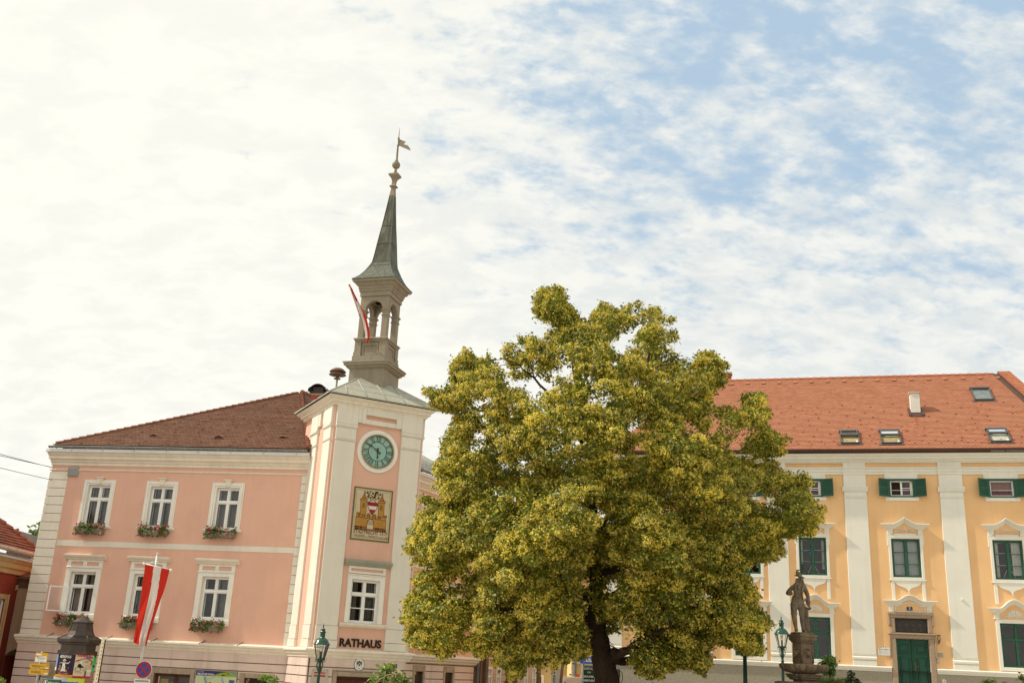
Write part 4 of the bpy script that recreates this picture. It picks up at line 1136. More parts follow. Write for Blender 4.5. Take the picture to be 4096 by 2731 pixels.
def pwin(c, x0, x1, z0, z1, rows, kind):
    """green casement with thin glazing bars"""
    rec = .12; w = MB(); t = .075; xm = (x0 + x1) / 2; o0, o1 = -rec - .05, -rec + .06
    w.bbox(x0, x0 + t, z0, z1, o0, o1, .012); w.bbox(x1 - t, x1, z0, z1, o0, o1, .012); w.bbox(x0 + t, x1 - t, z1 - t, z1, o0, o1, .012); w.bbox(x0 + t, x1 - t, z0, z0 + t, o0, o1, .012)
    zt = None
    if kind == 'ground':
        zt = z1 - (z1 - z0) * .37
        w.bbox(x0 + t, x1 - t, zt - .05, zt + .05, o0, o1, .012); w.bbox(xm - .05, xm + .05, z0 + t, zt - .05, o0, o1, .012); w.bbox(xm - .05, xm + .05, zt + .05, z1 - t, o0, o1, .012)
    else:
        w.bbox(xm - .055, xm + .055, z0 + t, z1 - t, o0, o1, .012)
        for k in range(1, rows):
            zz_ = z0 + t + (z1 - z0 - 2 * t) * k / rows
            for a, b in ((x0 + t, xm - .055), (xm + .055, x1 - t)): w.bar(a, b, zz_ - .012, zz_ + .012, o0, o1 - .02)
    for a, b in ((x0 + t, xm - .055), (xm + .055, x1 - t)):
        for c0, c1 in (((z0 + t, zt - .05), (zt + .05, z1 - t)) if zt else ((z0 + t, z1 - t),)):
            s = .022
            w.bar(a, a + s, c0, c1, o0, o1 - .03); w.bar(b - s, b, c0, c1, o0, o1 - .03); w.bar(a + s, b - s, c0, c0 + s, o0, o1 - .03); w.bar(a + s, b - s, c1 - s, c1, o0, o1 - .03)
    win = c.add('window', w, M_green)
    p = MB(); p.poly([(x0 + t, rec - .0, z0 + t), (x1 - t, rec, z0 + t), (x1 - t, rec, z1 - t), (x0 + t, rec, z1 - t)]); c.add('pane', p, M_glass, win)
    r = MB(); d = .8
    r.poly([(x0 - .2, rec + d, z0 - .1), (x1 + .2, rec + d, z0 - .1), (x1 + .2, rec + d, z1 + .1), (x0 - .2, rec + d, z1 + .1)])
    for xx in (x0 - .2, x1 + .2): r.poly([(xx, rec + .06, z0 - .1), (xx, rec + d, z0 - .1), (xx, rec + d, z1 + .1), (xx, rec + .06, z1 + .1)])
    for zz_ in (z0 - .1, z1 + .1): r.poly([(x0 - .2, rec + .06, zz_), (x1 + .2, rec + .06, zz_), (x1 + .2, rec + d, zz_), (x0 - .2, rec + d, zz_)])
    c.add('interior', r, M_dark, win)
    i = MB(); yi = rec + .12; s = .045                                   # inner white casement
    for a, b in ((x0 + .05, xm - .01), (xm + .01, x1 - .05)):
        i.box(a, a + s, yi, yi + .04, z0 + .05, z1 - .05); i.box(b - s, b, yi, yi + .04, z0 + .05, z1 - .05); i.box(a + s, b - s, yi, yi + .04, z1 - .1, z1 - .05); i.box(a + s, b - s, yi, yi + .04, z0 + .05, z0 + .1)
        if kind != 'ground':
            for k in range(1, rows):
                zz_ = z0 + t + (z1 - z0 - 2 * t) * k / rows + .03
                i.box(a + s, b - s, yi, yi + .03, zz_ - .018, zz_ + .018)
    c.add('inner_window', i, M_wpaint, win)
    return win


def ped_profile(path, bottom, top, steps, m, mb):
    """moulded hood following a curve: path [(x,dz)...]; steps [(out,f)...] from the wall at the bottom to the top"""
    n = len(path); k = len(steps)
    for i in range(n - 1):
        for j in range(k - 1):
            q = []
            for (ii, jj) in ((i, j), (i + 1, j), (i + 1, j + 1), (i, j + 1)):
                x, dz = path[ii]; o, f = steps[jj]
                xx = x + (o * .9 if ii == n - 1 else (-o * .9 if ii == 0 else 0))
                q.append((xx, -o, bottom + dz + (top - bottom) * f))
            mb.poly(q, m, False)
    for ii, sgn in ((0, -1), (n - 1, 1)):
        x, dz = path[ii]
        mb.poly([(x + sgn * o * .9, -o, bottom + dz + (top - bottom) * f) for o, f in steps], m)


STEPS = [(0, 0), (.05, .0), (.06, .14), (.10, .18), (.11, .34), (.17, .46), (.20, .62), (.27, .72), (.29, .86), (.28, .94), (0, 1.0)]


def scroll(mb, cx, cz, s, flip, m, out):
    pts = [(cx + flip * s * (1 - k / 22) * .5 * math.cos(2.6 * k / 6) + flip * s * .2 * k / 10, cz + s * (1 - k / 22) * .34 * math.sin(2.6 * k / 6)) for k in range(15)]
    mb.line(pts, .022, out, m)


def middle_bay(xc, curtain, n):
    hw = .59; z0, z1 = 4.575, 6.24; x0, x1 = xc - hw, xc + hw
    holes.append((x0, x1, z0, z1))
    win = pwin(cB, x0, x1, z0, z1, 3, 'middle')
    s = MB(); o = .055
    a, b = xc - .71, xc + .71
    s.bbox(a, x0, 4.46, 6.40, 0, o); s.bbox(x1, b, 4.46, 6.40, 0, o); s.bbox(x0, x1, 6.24, 6.40, 0, o); s.bbox(x0, x1, 4.46, 4.575, 0, o)
    s.bbox(a - .045, a, 5.92, 6.40, 0, o); s.bbox(b, b + .045, 5.92, 6.40, 0, o)
    s.bbox(a - .06, b + .06, 4.43, 4.46, 0, .075, .01)
    s.bbox(xc - .45, xc + .45, 6.40, 6.46, 0, o)
    for sg in (-1, 1):                                                   # little consoles with carved drops
        u0, u1 = sorted((xc + sg * .74, xc + sg * .54)); s.bbox(u0, u1, 6.40, 6.66, 0, .06)
        for k in range(3): s.disc((u0 + u1) / 2, 6.60 - k * .06, .04, .075, 0, 10, .03)
    s.plate([(xc - .54, 6.46), (xc - .50, 6.46), (xc - .50, 6.64), (xc - .54, 6.66)], 0, .05)
    # apron with a hanging tip, and its side strips
    for sg in (-1, 1):
        u0, u1 = sorted((xc + sg * .69, xc + sg * .555)); s.bbox(u0, u1, 3.55, 4.43, 0, .045)
    ap = [(xc - .555, 4.43), (xc - .54, 4.36), (xc - .47, 4.27), (xc - .36, 4.20), (xc - .24, 4.16), (xc - .13, 4.12), (xc - .06, 4.06), (xc - .015, 3.97), (xc, 3.94),
          (xc + .015, 3.97), (xc + .06, 4.06), (xc + .13, 4.12), (xc + .24, 4.16), (xc + .36, 4.20), (xc + .47, 4.27), (xc + .54, 4.36), (xc + .555, 4.43)]
    for p, q in zip(ap, ap[1:]):
        s.plate([p, q, (q[0], 4.431), (p[0], 4.431)], 0, .047)
    s.disc(xc, 3.945, .03, .06, 0, 10)
    cB.add('surround', s, M_pwhite, win)
    h = MB(); path = []
    for k in range(25):
        t = -1 + k / 12
        f = max(0, 1 - abs(t) / .72) ** 1.5
        path.append((xc + t * .76, .30 * f))
    ped_profile(path, 6.64, 6.88, STEPS, 0, h)
    for k in range(len(path) - 1):                                      # the tympanum behind it
        h.poly([(path[k][0], -.03, 6.60), (path[k + 1][0], -.03, 6.60), (path[k + 1][0], -.03, 6.66 + path[k + 1][1]), (path[k][0], -.03, 6.66 + path[k][1])], 1)
    for sg in (-1, 1):
        for k in range(2): scroll(h, xc + sg * (.16 + .17 * k), 6.58 - .01 * k, .17, sg, 0, .052)
    h.line([(xc - .40, 6.57), (xc - .2, 6.545), (xc, 6.62), (xc + .2, 6.545), (xc + .40, 6.57)], .02, .05)
    h.line([(xc - .05, 6.70), (xc, 6.78), (xc + .05, 6.70), (xc, 6.63)], .02, .05, 0, True)
    cB.add('pediment', h, [M_pwhite, M_orange], win)
    k = MB()
    if curtain == 'blind': k.poly([(x0, .26, z0), (x1, .26, z0), (x1, .26, z1), (x0, .26, z1)])
    elif curtain == 'drapes':
        curtain_strip(k, x0 + .1, x0 + .24, z0, z1, .27, 0, .02, 7)
        for j in range(8):
            a0, a1 = x1 - .1 - .06 * j * (1 if j < 4 else .6), 0
        curtain_strip(k, x1 - .42, x1 - .08, z0 + .2, z1, .27, 0, .03, 6)
    else: curtain_strip(k, x0 + .05, x0 + .16, z0 + .5, z1, .27, 0, .02, 7); curtain_strip(k, x1 - .20, x1 - .06, z0 + .3, z1, .27, 0, .02, 7)
    cB.add('curtain', k, mat('white_blind_%d' % n, (.62, .63, .60), .9, .05) if curtain == 'blind' else M_sheer, win)
    q = MB()                                                             # stays holding the casements
    for sg in (-1, 1): q.tube([(xc + sg * .08, .17, z0 + .42), (xc + sg * .24, .20, z0 + .09)], .011, 5)
    cB.add('window_stay', q, M_wpaint, win)
    if n == 2:
        q = MB(); q.box(xc - .13, xc + .09, .10, .108, z0 + .92, z0 + 1.03); cB.add('sticker', q, mat('blue_sticker', (.03, .22, .50)), win)
        q = MB()
        for j in range(5): q.ball((xc - .42 + j * .2, .4, z0 + .1), .11, 8, 0, .6)
        cB.add('red_cushion', q, mat('faded_red_cloth', (.38, .06, .04), .9, .3, 6), win)


def ground_bay(xc, n):
    hw = .61; z0, z1 = 1.015, 2.78; x0, x1 = xc - hw, xc + hw
    holes.append((x0, x1, z0, z1))
    win = pwin(cB, x0, x1, z0, z1, 2, 'ground')
    s = MB(); o = .055; a, b = xc - .76, xc + .76
    s.bbox(a, x0, .87, 2.93, 0, o); s.bbox(x1, b, .87, 2.93, 0, o); s.bbox(x0, x1, 2.78, 2.93, 0, o); s.bbox(x0, x1, .87, 1.015, 0, o)
    for sg in (-1, 1):
        u0, u1 = sorted((xc + sg * .83, xc + sg * .60)); s.bbox(u0, u1, 2.93, 2.98, 0, .065); u0, u1 = sorted((xc + sg * .79, xc + sg * .60)); s.bbox(u0, u1, 2.98, 3.20, 0, .06)
        for k in range(3): s.disc((u0 + u1) / 2, 3.15 - k * .055, .04, .075, 0, 10, .03)
    cB.add('surround', s, M_pwhite, win)
    h = MB(); path = []
    for k in range(27):
        t = -1 + k / 13
        f = 0.0 if abs(t) > .70 else (0.5 + 0.5 * math.cos(pi * t / .70)) ** .75
        path.append((xc + t * .82, .36 * f))
    ped_profile(path, 3.17, 3.40, STEPS, 0, h)
    for k in range(len(path) - 1):
        h.poly([(path[k][0], -.03, 2.93), (path[k + 1][0], -.03, 2.93), (path[k + 1][0], -.03, 3.19 + path[k + 1][1]), (path[k][0], -.03, 3.19 + path[k][1])], 1)
    for j in range(9):                                                   # shell
        w_ = pi * (j + .5) / 9 - pi / 2
        h.plate([(xc, 3.02), (xc + .30 * math.sin(w_ - .13), 3.02 + .27 * math.cos(w_ - .13)), (xc + .345 * math.sin(w_), 3.02 + .31 * math.cos(w_)), (xc + .30 * math.sin(w_ + .13), 3.02 + .27 * math.cos(w_ + .13))][::-1], .03, .075 if j % 2 else .06, 0)
    for sg in (-1, 1):
        scroll(h, xc + sg * .28, 3.0, .22, sg, 0, .06); scroll(h, xc + sg * .46, 3.02, .18, sg, 0, .058)
    cB.add('pediment', h, [M_pwhite, M_orange], win)
    return win


def mezzanine(xc, n):
    hw = .545; z0, z1 = 8.07, 8.89; x0, x1 = xc - hw, xc + hw
    holes.append((x0, x1, z0, z1))
    w = MB(); t = .07
    w.bbox(x0, x0 + t, z0, z1, -.06, .07, .01); w.bbox(x1 - t, x1, z0, z1, -.06, .07, .01); w.bbox(x0 + t, x1 - t, z1 - t, z1, -.06, .07, .01); w.bbox(x0 + t, x1 - t, z0, z0 + t * .8, -.06, .07, .01)
    win = cB.add('window', w, M_green)
    i = MB(); s = .06; xm = xc + (.02 if n != 3 else 9)
    i.box(x0 + t, x0 + t + s, .08, .13, z0 + .06, z1 - t); i.box(x1 - t - s, x1 - t, .08, .13, z0 + .06, z1 - t); i.box(x0 + t + s, x1 - t - s, .08, .13, z1 - t - s, z1 - t); i.box(x0 + t + s, x1 - t - s, .08, .13, z0 + .06, z0 + .11)
    if n != 3:
        i.box(xc - .04, xc + .04, .07, .14, z0 + .11, z1 - t - s); i.box(xc + .04, x1 - t - s, .085, .125, z0 + .40, z0 + .43)
        i.box(x1 - t - s - .05, x1 - t - s, .08, .13, z0 + .1, z1 - .1)
    cB.add('sash', i, M_wpaint, win)
    r = MB(); r.poly([(x0, .5, z0), (x1, .5, z0), (x1, .5, z1), (x0, .5, z1)]); cB.add('interior', r, M_dark, win)
    k = MB()
    if n == 3:
        curtain_strip(k, x0 + .08, x1 - .08, z0, z1, .22, 0, .015, 5); curtain_strip(k, x0 + .08, x1 - .08, z0, z0 + .36, .19, 1, .02, 7)
        cB.add('curtain', k, [mat('rose_curtain', (.42, .19, .14), .9, .12, 3), mat('crimson_valance', (.26, .015, .03), .9, .3, 9)], win)
    else:
        k.poly([(xc + .05, .2, z0), (x1 - .1, .2, z0), (x1 - .1, .2, z0 + .38), (xc + .05, .2, z0 + .38)], 0); k.poly([(xc + .22, .19, z0 + .38), (x1 - .1, .19, z0 + .38), (x1 - .1, .19, z1), (xc + .22, .19, z1)], 0)
        cB.add('curtain', k, mat('dark_rose_curtain', (.20, .02, .05), .9, .2), win)
    p = MB(); 
    if n == 3: p.poly([(x0 + t, .10, z0), (x1 - t, .10, z0), (x1 - t, .10, z1), (x0 + t, .10, z1)])
    else: p.poly([(xc + .04, .10, z0 + .1), (x1 - t, .10, z0 + .1), (x1 - t, .10, z1 - t), (xc + .04, .10, z1 - t)])
    cB.add('pane', p, M_glass, win)
    b = MB(); b.tube([(x0 + .02, -.05, z0 + .30), (x1 - .02, -.05, z0 + .30)], .013, 6); cB.add('rail', b, M_signwhite, win)
    s = MB(); a, b_ = xc - .70, xc + .70
    s.bbox(a, x0, 7.91, 9.10, 0, .04, .008); s.bbox(x1, b_, 7.91, 9.10, 0, .04, .008); s.bbox(x0, x1, 8.89, 9.10, 0, .04, .008); s.bbox(x0, x1, 7.91, 8.07, 0, .04, .008)
    cB.add('surround', s, M_pwhite, win)
    for sg in (-1, 1):                                                    # louvred shutters standing open
        q = MB(); W, H = .50, .80; ang = R(30 if sg < 0 else 22)
        hx = xc + sg * hw
        def T(u, o, z): return (hx + sg * (u * math.cos(ang)) , -.075 - u * math.sin(ang) - o * math.cos(ang) * .9, z0 + .01 + z)
        def bx(u0, u1, za, zb, o0, o1):
            V_ = [T(u, o, z) for z in (za, zb) for u, o in ((u0, o0), (u1, o0), (u1, o1), (u0, o1))]
            q.mesh(V_, [(0, 1, 2, 3), (7, 6, 5, 4), (0, 4, 5, 1), (1, 5, 6, 2), (2, 6, 7, 3), (3, 7, 4, 0)])
        bx(0, .06, 0, H, -.02, .02); bx(W - .06, W, 0, H, -.02, .02); bx(.06, W - .06, 0, .06, -.02, .02); bx(.06, W - .06, H - .06, H, -.02, .02); bx(.06, W - .06, H / 2 - .03, H / 2 + .03, -.02, .02)
        q.mesh([T(.05, -.018, .05), T(W - .05, -.018, .05), T(W - .05, -.018, H - .05), T(.05, -.018, H - .05)], [(0, 1, 2, 3)])
        for j in range(12):
            za = .065 + j * (H - .13) / 12
            if abs(za - H / 2 + .02) < .045: continue
            V_ = [T(.06, .012, za), T(W - .06, .012, za), T(W - .06, -.012, za + .045), T(.06, -.012, za + .045)]
            q.mesh(V_, [(0, 1, 2, 3)])
        cB.add('shutter', q, M_green, win)


for n, xc in enumerate(BAYS): middle_bay(xc, {0: 'drapes', 1: 'blind'}.get(n, 'side'), n)
for n, xc in enumerate(BAYS):
    mezzanine(xc, {0: 3, 1: 1}.get(n, 2))
    if n != 1: ground_bay(xc, n)
# ---- the doorway
xc = 0.52; DH = (xc - .66, xc + .66, -2.2, 2.01); TH = (xc - .66, xc + .66, 2.25, 2.86)
holes += [DH, TH]
d = MB(); o = .11
d.bbox(xc - .88, DH[0], -2.2, 2.01, 0, o, .02); d.bbox(DH[1], xc + .88, -2.2, 2.01, 0, o, .02)
d.bbox(xc - .90, xc + .90, 2.01, 2.19, 0, o + .01, .02); d.bbox(xc - .94, xc + .94, 2.17, 2.235, 0, .19, .02)
d.bbox(xc - .84, TH[0], 2.25, 2.86, 0, o, .02); d.bbox(TH[1], xc + .84, 2.25, 2.86, 0, o, .02); d.bbox(xc - .84, xc + .84, 2.86, 3.04, 0, o, .02); d.bbox(xc - .92, xc + .92, 2.98, 3.10, 0, .15, .02)
d.bbox(xc - .92, xc - .88, 1.25, 2.17, 0, .13, .012); d.bbox(xc + .88, xc + .94, 1.25, 2.17, 0, .13, .012); d.bbox(xc - .92, xc - .84, 2.55, 2.98, 0, .13, .012); d.bbox(xc + .84, xc + .92, 2.55, 2.98, 0, .13, .012)
door = cB.add('door', d, M_granite)
l = MB()
for sg in (-1, 1):
    u0, u1 = sorted((xc + sg * .655, xc + sg * .04))
    l.box(u0, u1, .20, .26, -2.2, 2.0)
    for za, zb in ((1.45, 1.80), (-.10, 1.28), (-1.9, -.30)):
        a, b = u0 + .10, u1 - .10
        l.bbox(a, b, za, zb, -.205, -.175, .03); l.bbox(a + .07, b - .07, za + .07, zb - .07, -.18, -.15, .02)
    for za in (1.40, 1.17): l.bbox(u0 + .08, u1 - .08, za - .02, za + .02, -.2, -.165, .01)
l.bbox(xc - .05, xc + .05, -2.2, 2.0, -.2, -.13, .02)
for k in range(34): l.bbox(xc - .03, xc + .03, -1.9 + k * .112, -1.83 + k * .112, -.14, -.115, .015)
cB.add('door_leaf', l, M_gdoor, door)
h = MB(); h.bbox(xc + .045, xc + .095, .72, 1.06, -.175, -.15, .006); h.tube([(xc + .07, .15, .90), (xc + .07, .06, .90), (xc + .18, .06, .90)], .016, 8)
cB.add('handle', h, mat('old_brass', (.16, .09, .05), .4, .2, 6, spec=.5, metal=.6), door)
g_ = MB()
r = MB(); r.poly([(TH[0], .16, TH[2]), (TH[1], .16, TH[2]), (TH[1], .16, TH[3]), (TH[0], .16, TH[3])]); cB.add('fanlight_pane', r, mat('dusty_fanlight', (.05, .038, .028), .35, .4, 4, spec=.5), door)
for k in range(5):
    cxk = TH[0] + .13 + k * .265
    for sg in (-1, 1):
        pts = [(cxk + sg * .11 * (1 - j / 16) * math.cos(j * .55), -.0 + 0, 2.555 + sg * .12 + .13 * (1 - j / 16) * math.sin(j * .55)) for j in range(13)]
        g_.tube([(x, .02, z) for x, _, z in pts], .011, 5)
g_.tube([(TH[0], .02, 2.30), (TH[1], .02, 2.30)], .011, 5); g_.tube([(TH[0], .02, 2.82), (TH[1], .02, 2.82)], .011, 5)
cB.add('fanlight_grille', g_, M_iron, door)
h = MB(); path = []
for k in range(33):
    t = -1 + k / 16
    f = 0.0 if abs(t) > .62 else (0.5 + 0.5 * math.cos(pi * t / .62)) ** .8
    path.append((xc + t * .87, .24 * f))
ped_profile(path, 3.37, 3.60, STEPS, 0, h)
for k in range(len(path) - 1):
    h.poly([(path[k][0], -.03, 3.1), (path[k + 1][0], -.03, 3.1), (path[k + 1][0], -.03, 3.39 + path[k + 1][1]), (path[k][0], -.03, 3.39 + path[k][1])], 1)
for sg in (-1, 1):
    u0, u1 = sorted((xc + sg * .86, xc + sg * .66)); h.bbox(u0, u1, 3.10, 3.39, 0, .06)
    for k in range(3): h.disc((u0 + u1) / 2, 3.34 - k * .06, .04, .075, 0, 10, .03)
h.line([(xc - .6, 3.13), (xc + .6, 3.13), (xc + .6, 3.34), (xc + .42, 3.38), (xc + .24, 3.47), (xc, 3.50), (xc - .24, 3.47), (xc - .42, 3.38), (xc - .6, 3.34)], .035, .055, 0, True)
cB.add('pediment', h, [M_pwhite, M_orange], door)

# ---- walls, pilasters, plinth, entablature
w = MB(); w.wall(UL, UR, .7, 9.9, holes, 0, 0, .16, 1)
w.poly([(UL, 0, -3), (UL, 10, -3), (UL, 10, 10.2), (UL, 0, 10.2)]); w.poly([(UR, 0, -3), (UR, 0, 10.2), (UR, 10, 10.2), (UR, 10, -3)]); w.poly([(UL, 12, -3), (UR, 12, -3), (UR, 12, 10.2), (UL, 12, 10.2)])
cB.add('wall', w, [M_orange, M_pwhite])
w = MB(); w.wall(UL, UR, -3.2, .66, [DH], .07, 0, .2); w.poly([(UL, -.07, -3), (UL, 9, -3), (UL, 9, .66), (UL, -.07, .66)])
cB.add('plinth', w, M_plinth)
w = MB()
PC = [(0, .62), (.09, .625), (.10, .67), (.15, .71), (.15, .745), (.18, .77), (.18, .80), (.14, .83), (0, .84)]
for a, b in ((UL - .02, xc - .90), (xc + .90, UR)): w.sweep(PC, a, b)
cB.add('plinth_moulding', w, M_pwhite)
for a, b in PIL:
    p = MB()
    p.bbox(a, b, .83, 1.04, 0, .115, .015); p.sweep([(0, 1.04), (.10, 1.05), (.13, 1.10), (.13, 1.17), (.10, 1.20), (.075, 1.24), (.10, 1.27), (.10, 1.30), (0, 1.31)], a - .005, b + .005)
    p.bbox(a, b, 1.31, 8.02, 0, .075, .015)
    p.sweep([(0, 8.01), (.09, 8.02), (.10, 8.05), (.09, 8.075), (0, 8.08)], a - .02, b + .02)
    p.bbox(a + .005, b - .005, 8.08, 8.30, 0, .08, .012)
    p.sweep([(0, 8.30), (.10, 8.31), (.115, 8.36), (.15, 8.40), (.16, 8.46), (.19, 8.48), (.19, 8.52), (0, 8.53)], a - .06, b + .06)
    p.bbox(a, b, 8.53, 9.12, 0, .075, .012); p.bbox(a, b, 9.40, 9.66, 0, .075, .012)
    cB.add('pilaster', p, M_pwhite)
w = MB()
AR = [(0, 9.08), (.05, 9.09), (.05, 9.19), (.09, 9.21), (.09, 9.30), (.14, 9.34), (.16, 9.385), (.13, 9.41), (0, 9.42)]
w.sweep(AR, UL, UR, 0)
for a, b in PIL: w.sweep([(o + .06 if o else 0, z + (.001 if o else 0)) for o, z in AR], a - .02, b + .02, 0)
CO = [(0, 9.61), (.09, 9.615), (.10, 9.65), (.17, 9.68), (.18, 9.74), (.30, 9.765), (.30, 9.84), (.37, 9.865), (.45, 9.93), (.46, 9.97), (0, 9.99)]
w.sweep(CO, UL - .3, UR)
cB.add('entablature', w, M_pwhite)
w = MB(); w.sweep([(0, 9.99), (.48, 9.985), (.50, 10.00), (.50, 10.035), (0, 10.10)], UL - .3, UR); cB.add('brown_flashing', w, M_copbrown)
gutter(cB, UL - .35, UR + .2, .56, 10.125, .095, .80, [M_copbrown, M_copbrown])

# ---- roof
PB, ZE, DE = R(38.87), 10.12, -.50
ZR = ZE + (6 - DE) * math.tan(PB)
fl = lin((UL - .5, DE), (UL + 4.6, 6.0)); fr = lambda d: 6.145 + .265 * (6 - d)
r = MB(); tiled_plane(r, fl, fr, DE, 6.0, ZE, PB, .134, lift=.016, rng=random.Random(8), hooks=None)
rg = random.Random(4)
for row in range(2, 20):                                                 # snow guards on the lower third
    if row in (2, 3): step = .55
    else: step = 2.4
    d = DE + row * .255 * .76 + .1
    u = fl(d) + .5 + (row % 3) * step / 3
    while u < fr(d) - .4:
        zz_ = ZE + (d - DE) * math.tan(PB)
        r.box(u, u + .035, d - .06, d + .06, zz_ + .01, zz_ + .032, 1); r.box(u - .03, u + .06, d - .055, d - .045, zz_ + .0, zz_ + .032, 1)
        u += step * rg.uniform(.94, 1.06)
r.poly([(fl(6), 6, ZR), (fr(6), 6, ZR), (fr(6), 12.5, ZE), (fl(6) - 4, 12.5, ZE)], 1)
r.poly([(fl(DE), DE, ZE), (fl(6), 6, ZR), (fl(6) - 4, 12.5, ZE)], 1)
cB.add('roof', r, [M_tileB, M_ridgeB])
r = MB(); hip_caps(r, (fl(6), 6, ZR - .02), (fr(6) - .1, 6, ZR - .02), .085, .40); cB.add('ridge_caps', r, M_ridgeB)
# raised party wall at the right end, tiled on top, with a brown flashing
v = MB()
P0, P1 = Vector((fr(6.0), 6.0, ZR)), Vector((fr(DE), DE, ZE))
sd_ = Vector((1, .0, 0)); upv = Vector((0, 0, 1))
def strip(a0, a1, h0, h1, m):
    v.poly([P0 + sd_ * a0 + upv * h0, P1 + sd_ * a0 + upv * h0, P1 + sd_ * a1 + upv * h1, P0 + sd_ * a1 + upv * h1], m)
strip(-.30, .02, .02, .03, 0); strip(.02, .04, .03, .10, 0); strip(.0, .50, .12, .14, 1); strip(.5, .52, .14, -3, 1); strip(0.0, .0, .06, .13, 1)
v.poly([P0 + sd_ * -.05 + upv * -.1, P0 + sd_ * .5 + upv * -.1, P0 + sd_ * .5 + upv * .15, P0 + sd_ * -.05 + upv * .15], 1)
nst = 46
for k in range(nst):                                                     # tile courses on the coping
    a, b = P0.lerp(P1, k / nst), P0.lerp(P1, (k + 1) / nst)
    v.poly([a + sd_ * 0 + upv * .13, b + upv * .17, b + sd_ * .5 + upv * .20, a + sd_ * .5 + upv * .16], 1)
    v.poly([b + upv * .13, b + sd_ * .5 + upv * .15, b + sd_ * .5 + upv * .20, b + upv * .17], 1)
cB.add('party_wall_coping', v, [M_copbrown, M_ridgeB])
T_ = lambda u, s, h: (u, DE + s * math.cos(PB) - h * math.sin(PB), ZE + s * math.sin(PB) + h * math.cos(PB))


def sbox(mb, u0, u1, s0, s1, h0, h1, m=0):
    V_ = [T_(u, s, h) for h in (h0, h1) for u, s in ((u0, s0), (u1, s0), (u1, s1), (u0, s1))]
    mb.mesh(V_, [(0, 3, 2, 1), (4, 5, 6, 7), (0, 1, 5, 4), (1, 2, 6, 5), (2, 3, 7, 6), (3, 0, 4, 7)], m)


def on_roof(x, y):
    """where a sight line meets the roof slope: (u, s)"""
    lo, hi = DE, 6.0
    for _ in range(40):
        m_ = (lo + hi) / 2; u, z = FB.uz(x, y, -m_)
        if z > ZE + (m_ - DE) * math.tan(PB): lo = m_
        else: hi = m_
    return u, (m_ - DE) / math.cos(PB)


zq = lambda px, py: (3250 + px * .3597, 1500 + py * .3597)
for n, (cs, half_open) in enumerate((([(318, 770), (530, 770), (305, 642)], True), ([(770, 770), (995, 770), (740, 636)], True), ([(1985, 752), (2215, 752), (1905, 615)], True), ([(1805, 288), (2020, 288), (1750, 165)], False))):
    (u0, s0), (u1, _), (_, s1) = [on_roof(*zq(*c)) for c in cs]
    f = MB()
    sbox(f, u0 - .12, u1 + .12, s0 - .10, s0, .0, .035); sbox(f, u0, u0 + .05, s0, s1, 0, .12); sbox(f, u1 - .05, u1, s0, s1, 0, .12); sbox(f, u0 + .05, u1 - .05, s0, s0 + .06, 0, .10); sbox(f, u0 - .03, u1 + .03, s1 - .09, s1 + .03, 0, .15)
    sk = cB.add('skylight', f, M_velux)
    b = MB(); sbox(b, u0 + .05, u1 - .05, s0 + .06, s1 - .09, .03, .045, 0); b.poly([T_(u1 - .16, s0 + .07, .0465), T_(u1 - .16, s0 + .30, .0465), T_(u1 - .08, s0 + .30, .0465), T_(u1 - .07, s0 + .07, .0465)], 1)
    cB.add('interior', b, [mat('lining_sky_tone_%d' % n, ((.34, .27, .14) if n < 2 else (.40, .40, .33)) if half_open else (.58, .60, .56), .8, .2, 3), M_pwhite], sk)  # closed skylight: the sky's reflection is put into this sheet's pale colour
    if half_open:
        q = MB(); sm = (s0 + s1) / 2 + .06; wv = .06
        sbox(q, u0 + .02, u1 - .02, sm - .05, sm + .05, .12, .20)
        sbox(q, u0 + .03, u0 + .08, sm, s1 - .06, .12, .17); sbox(q, u1 - .08, u1 - .03, sm, s1 - .06, .12, .17); sbox(q, u0 + .08, u1 - .08, s1 - .12, s1 - .06, .12, .17)
        cB.add('sash', q, M_velux, sk)
        p = MB(); p.poly([T_(u0 + .08, sm, .14), T_(u1 - .08, sm, .14), T_(u1 - .08, s1 - .1, .14), T_(u0 + .08, s1 - .1, .14)]); cB.add('pane', p, M_glass, sk)
    else:
        p = MB(); p.poly([T_(u0 + .07, s0 + .07, .06), T_(u1 - .07, s0 + .07, .06), T_(u1 - .07, s1 - .09, .06), T_(u0 + .07, s1 - .09, .06)]); cB.add('pane', p, M_glass, sk)
u0, s0 = on_roof(*zq(1100, 430)); u1, _ = on_roof(*zq(1205, 430))
dch = DE + s0 * math.cos(PB); zb_ = ZE + s0 * math.sin(PB)
ch = MB(); W = u1 - u0
ch.box(u0, u1, dch, dch + .42, zb_ - .4, zb_ + 1.02); ch.box(u0 - .05, u1 + .05, dch - .05, dch + .47, zb_ + 1.02, zb_ + 1.10, 1)
ch.box(u0 - .03, u1 + .03, dch - .03, dch + .45, zb_ - .3, zb_ + .06, 2)
sbox(ch, u0 - .06, u1 + .10, s0 - .36, s0 + .04, .01, .04, 2); sbox(ch, u0 - .13, u0 - .02, s0 - .3, s0 + .5, .01, .07, 2); sbox(ch, u1 + .02, u1 + .13, s0 - .3, s0 + .5, .01, .07, 2)
cB.add('chimney', ch, [mat('white_chimney_render', (.72, .69, .62), .85, .08, 2, streak=.2), mat('chimney_slab', (.50, .42, .33), .85, .15, 3), M_copbrown])
ch = MB(); uq, _z = FB.uz(2916, 1530, -6.3); ch.box(uq - .3, uq + .12, 6.2, 6.7, ZR - .6, ZR + .47); ch.box(uq - .35, uq + .17, 6.15, 6.75, ZR + .47, ZR + .56, 1); cB.add('chimney', ch, [M_brick, MATS['chimney_slab']])
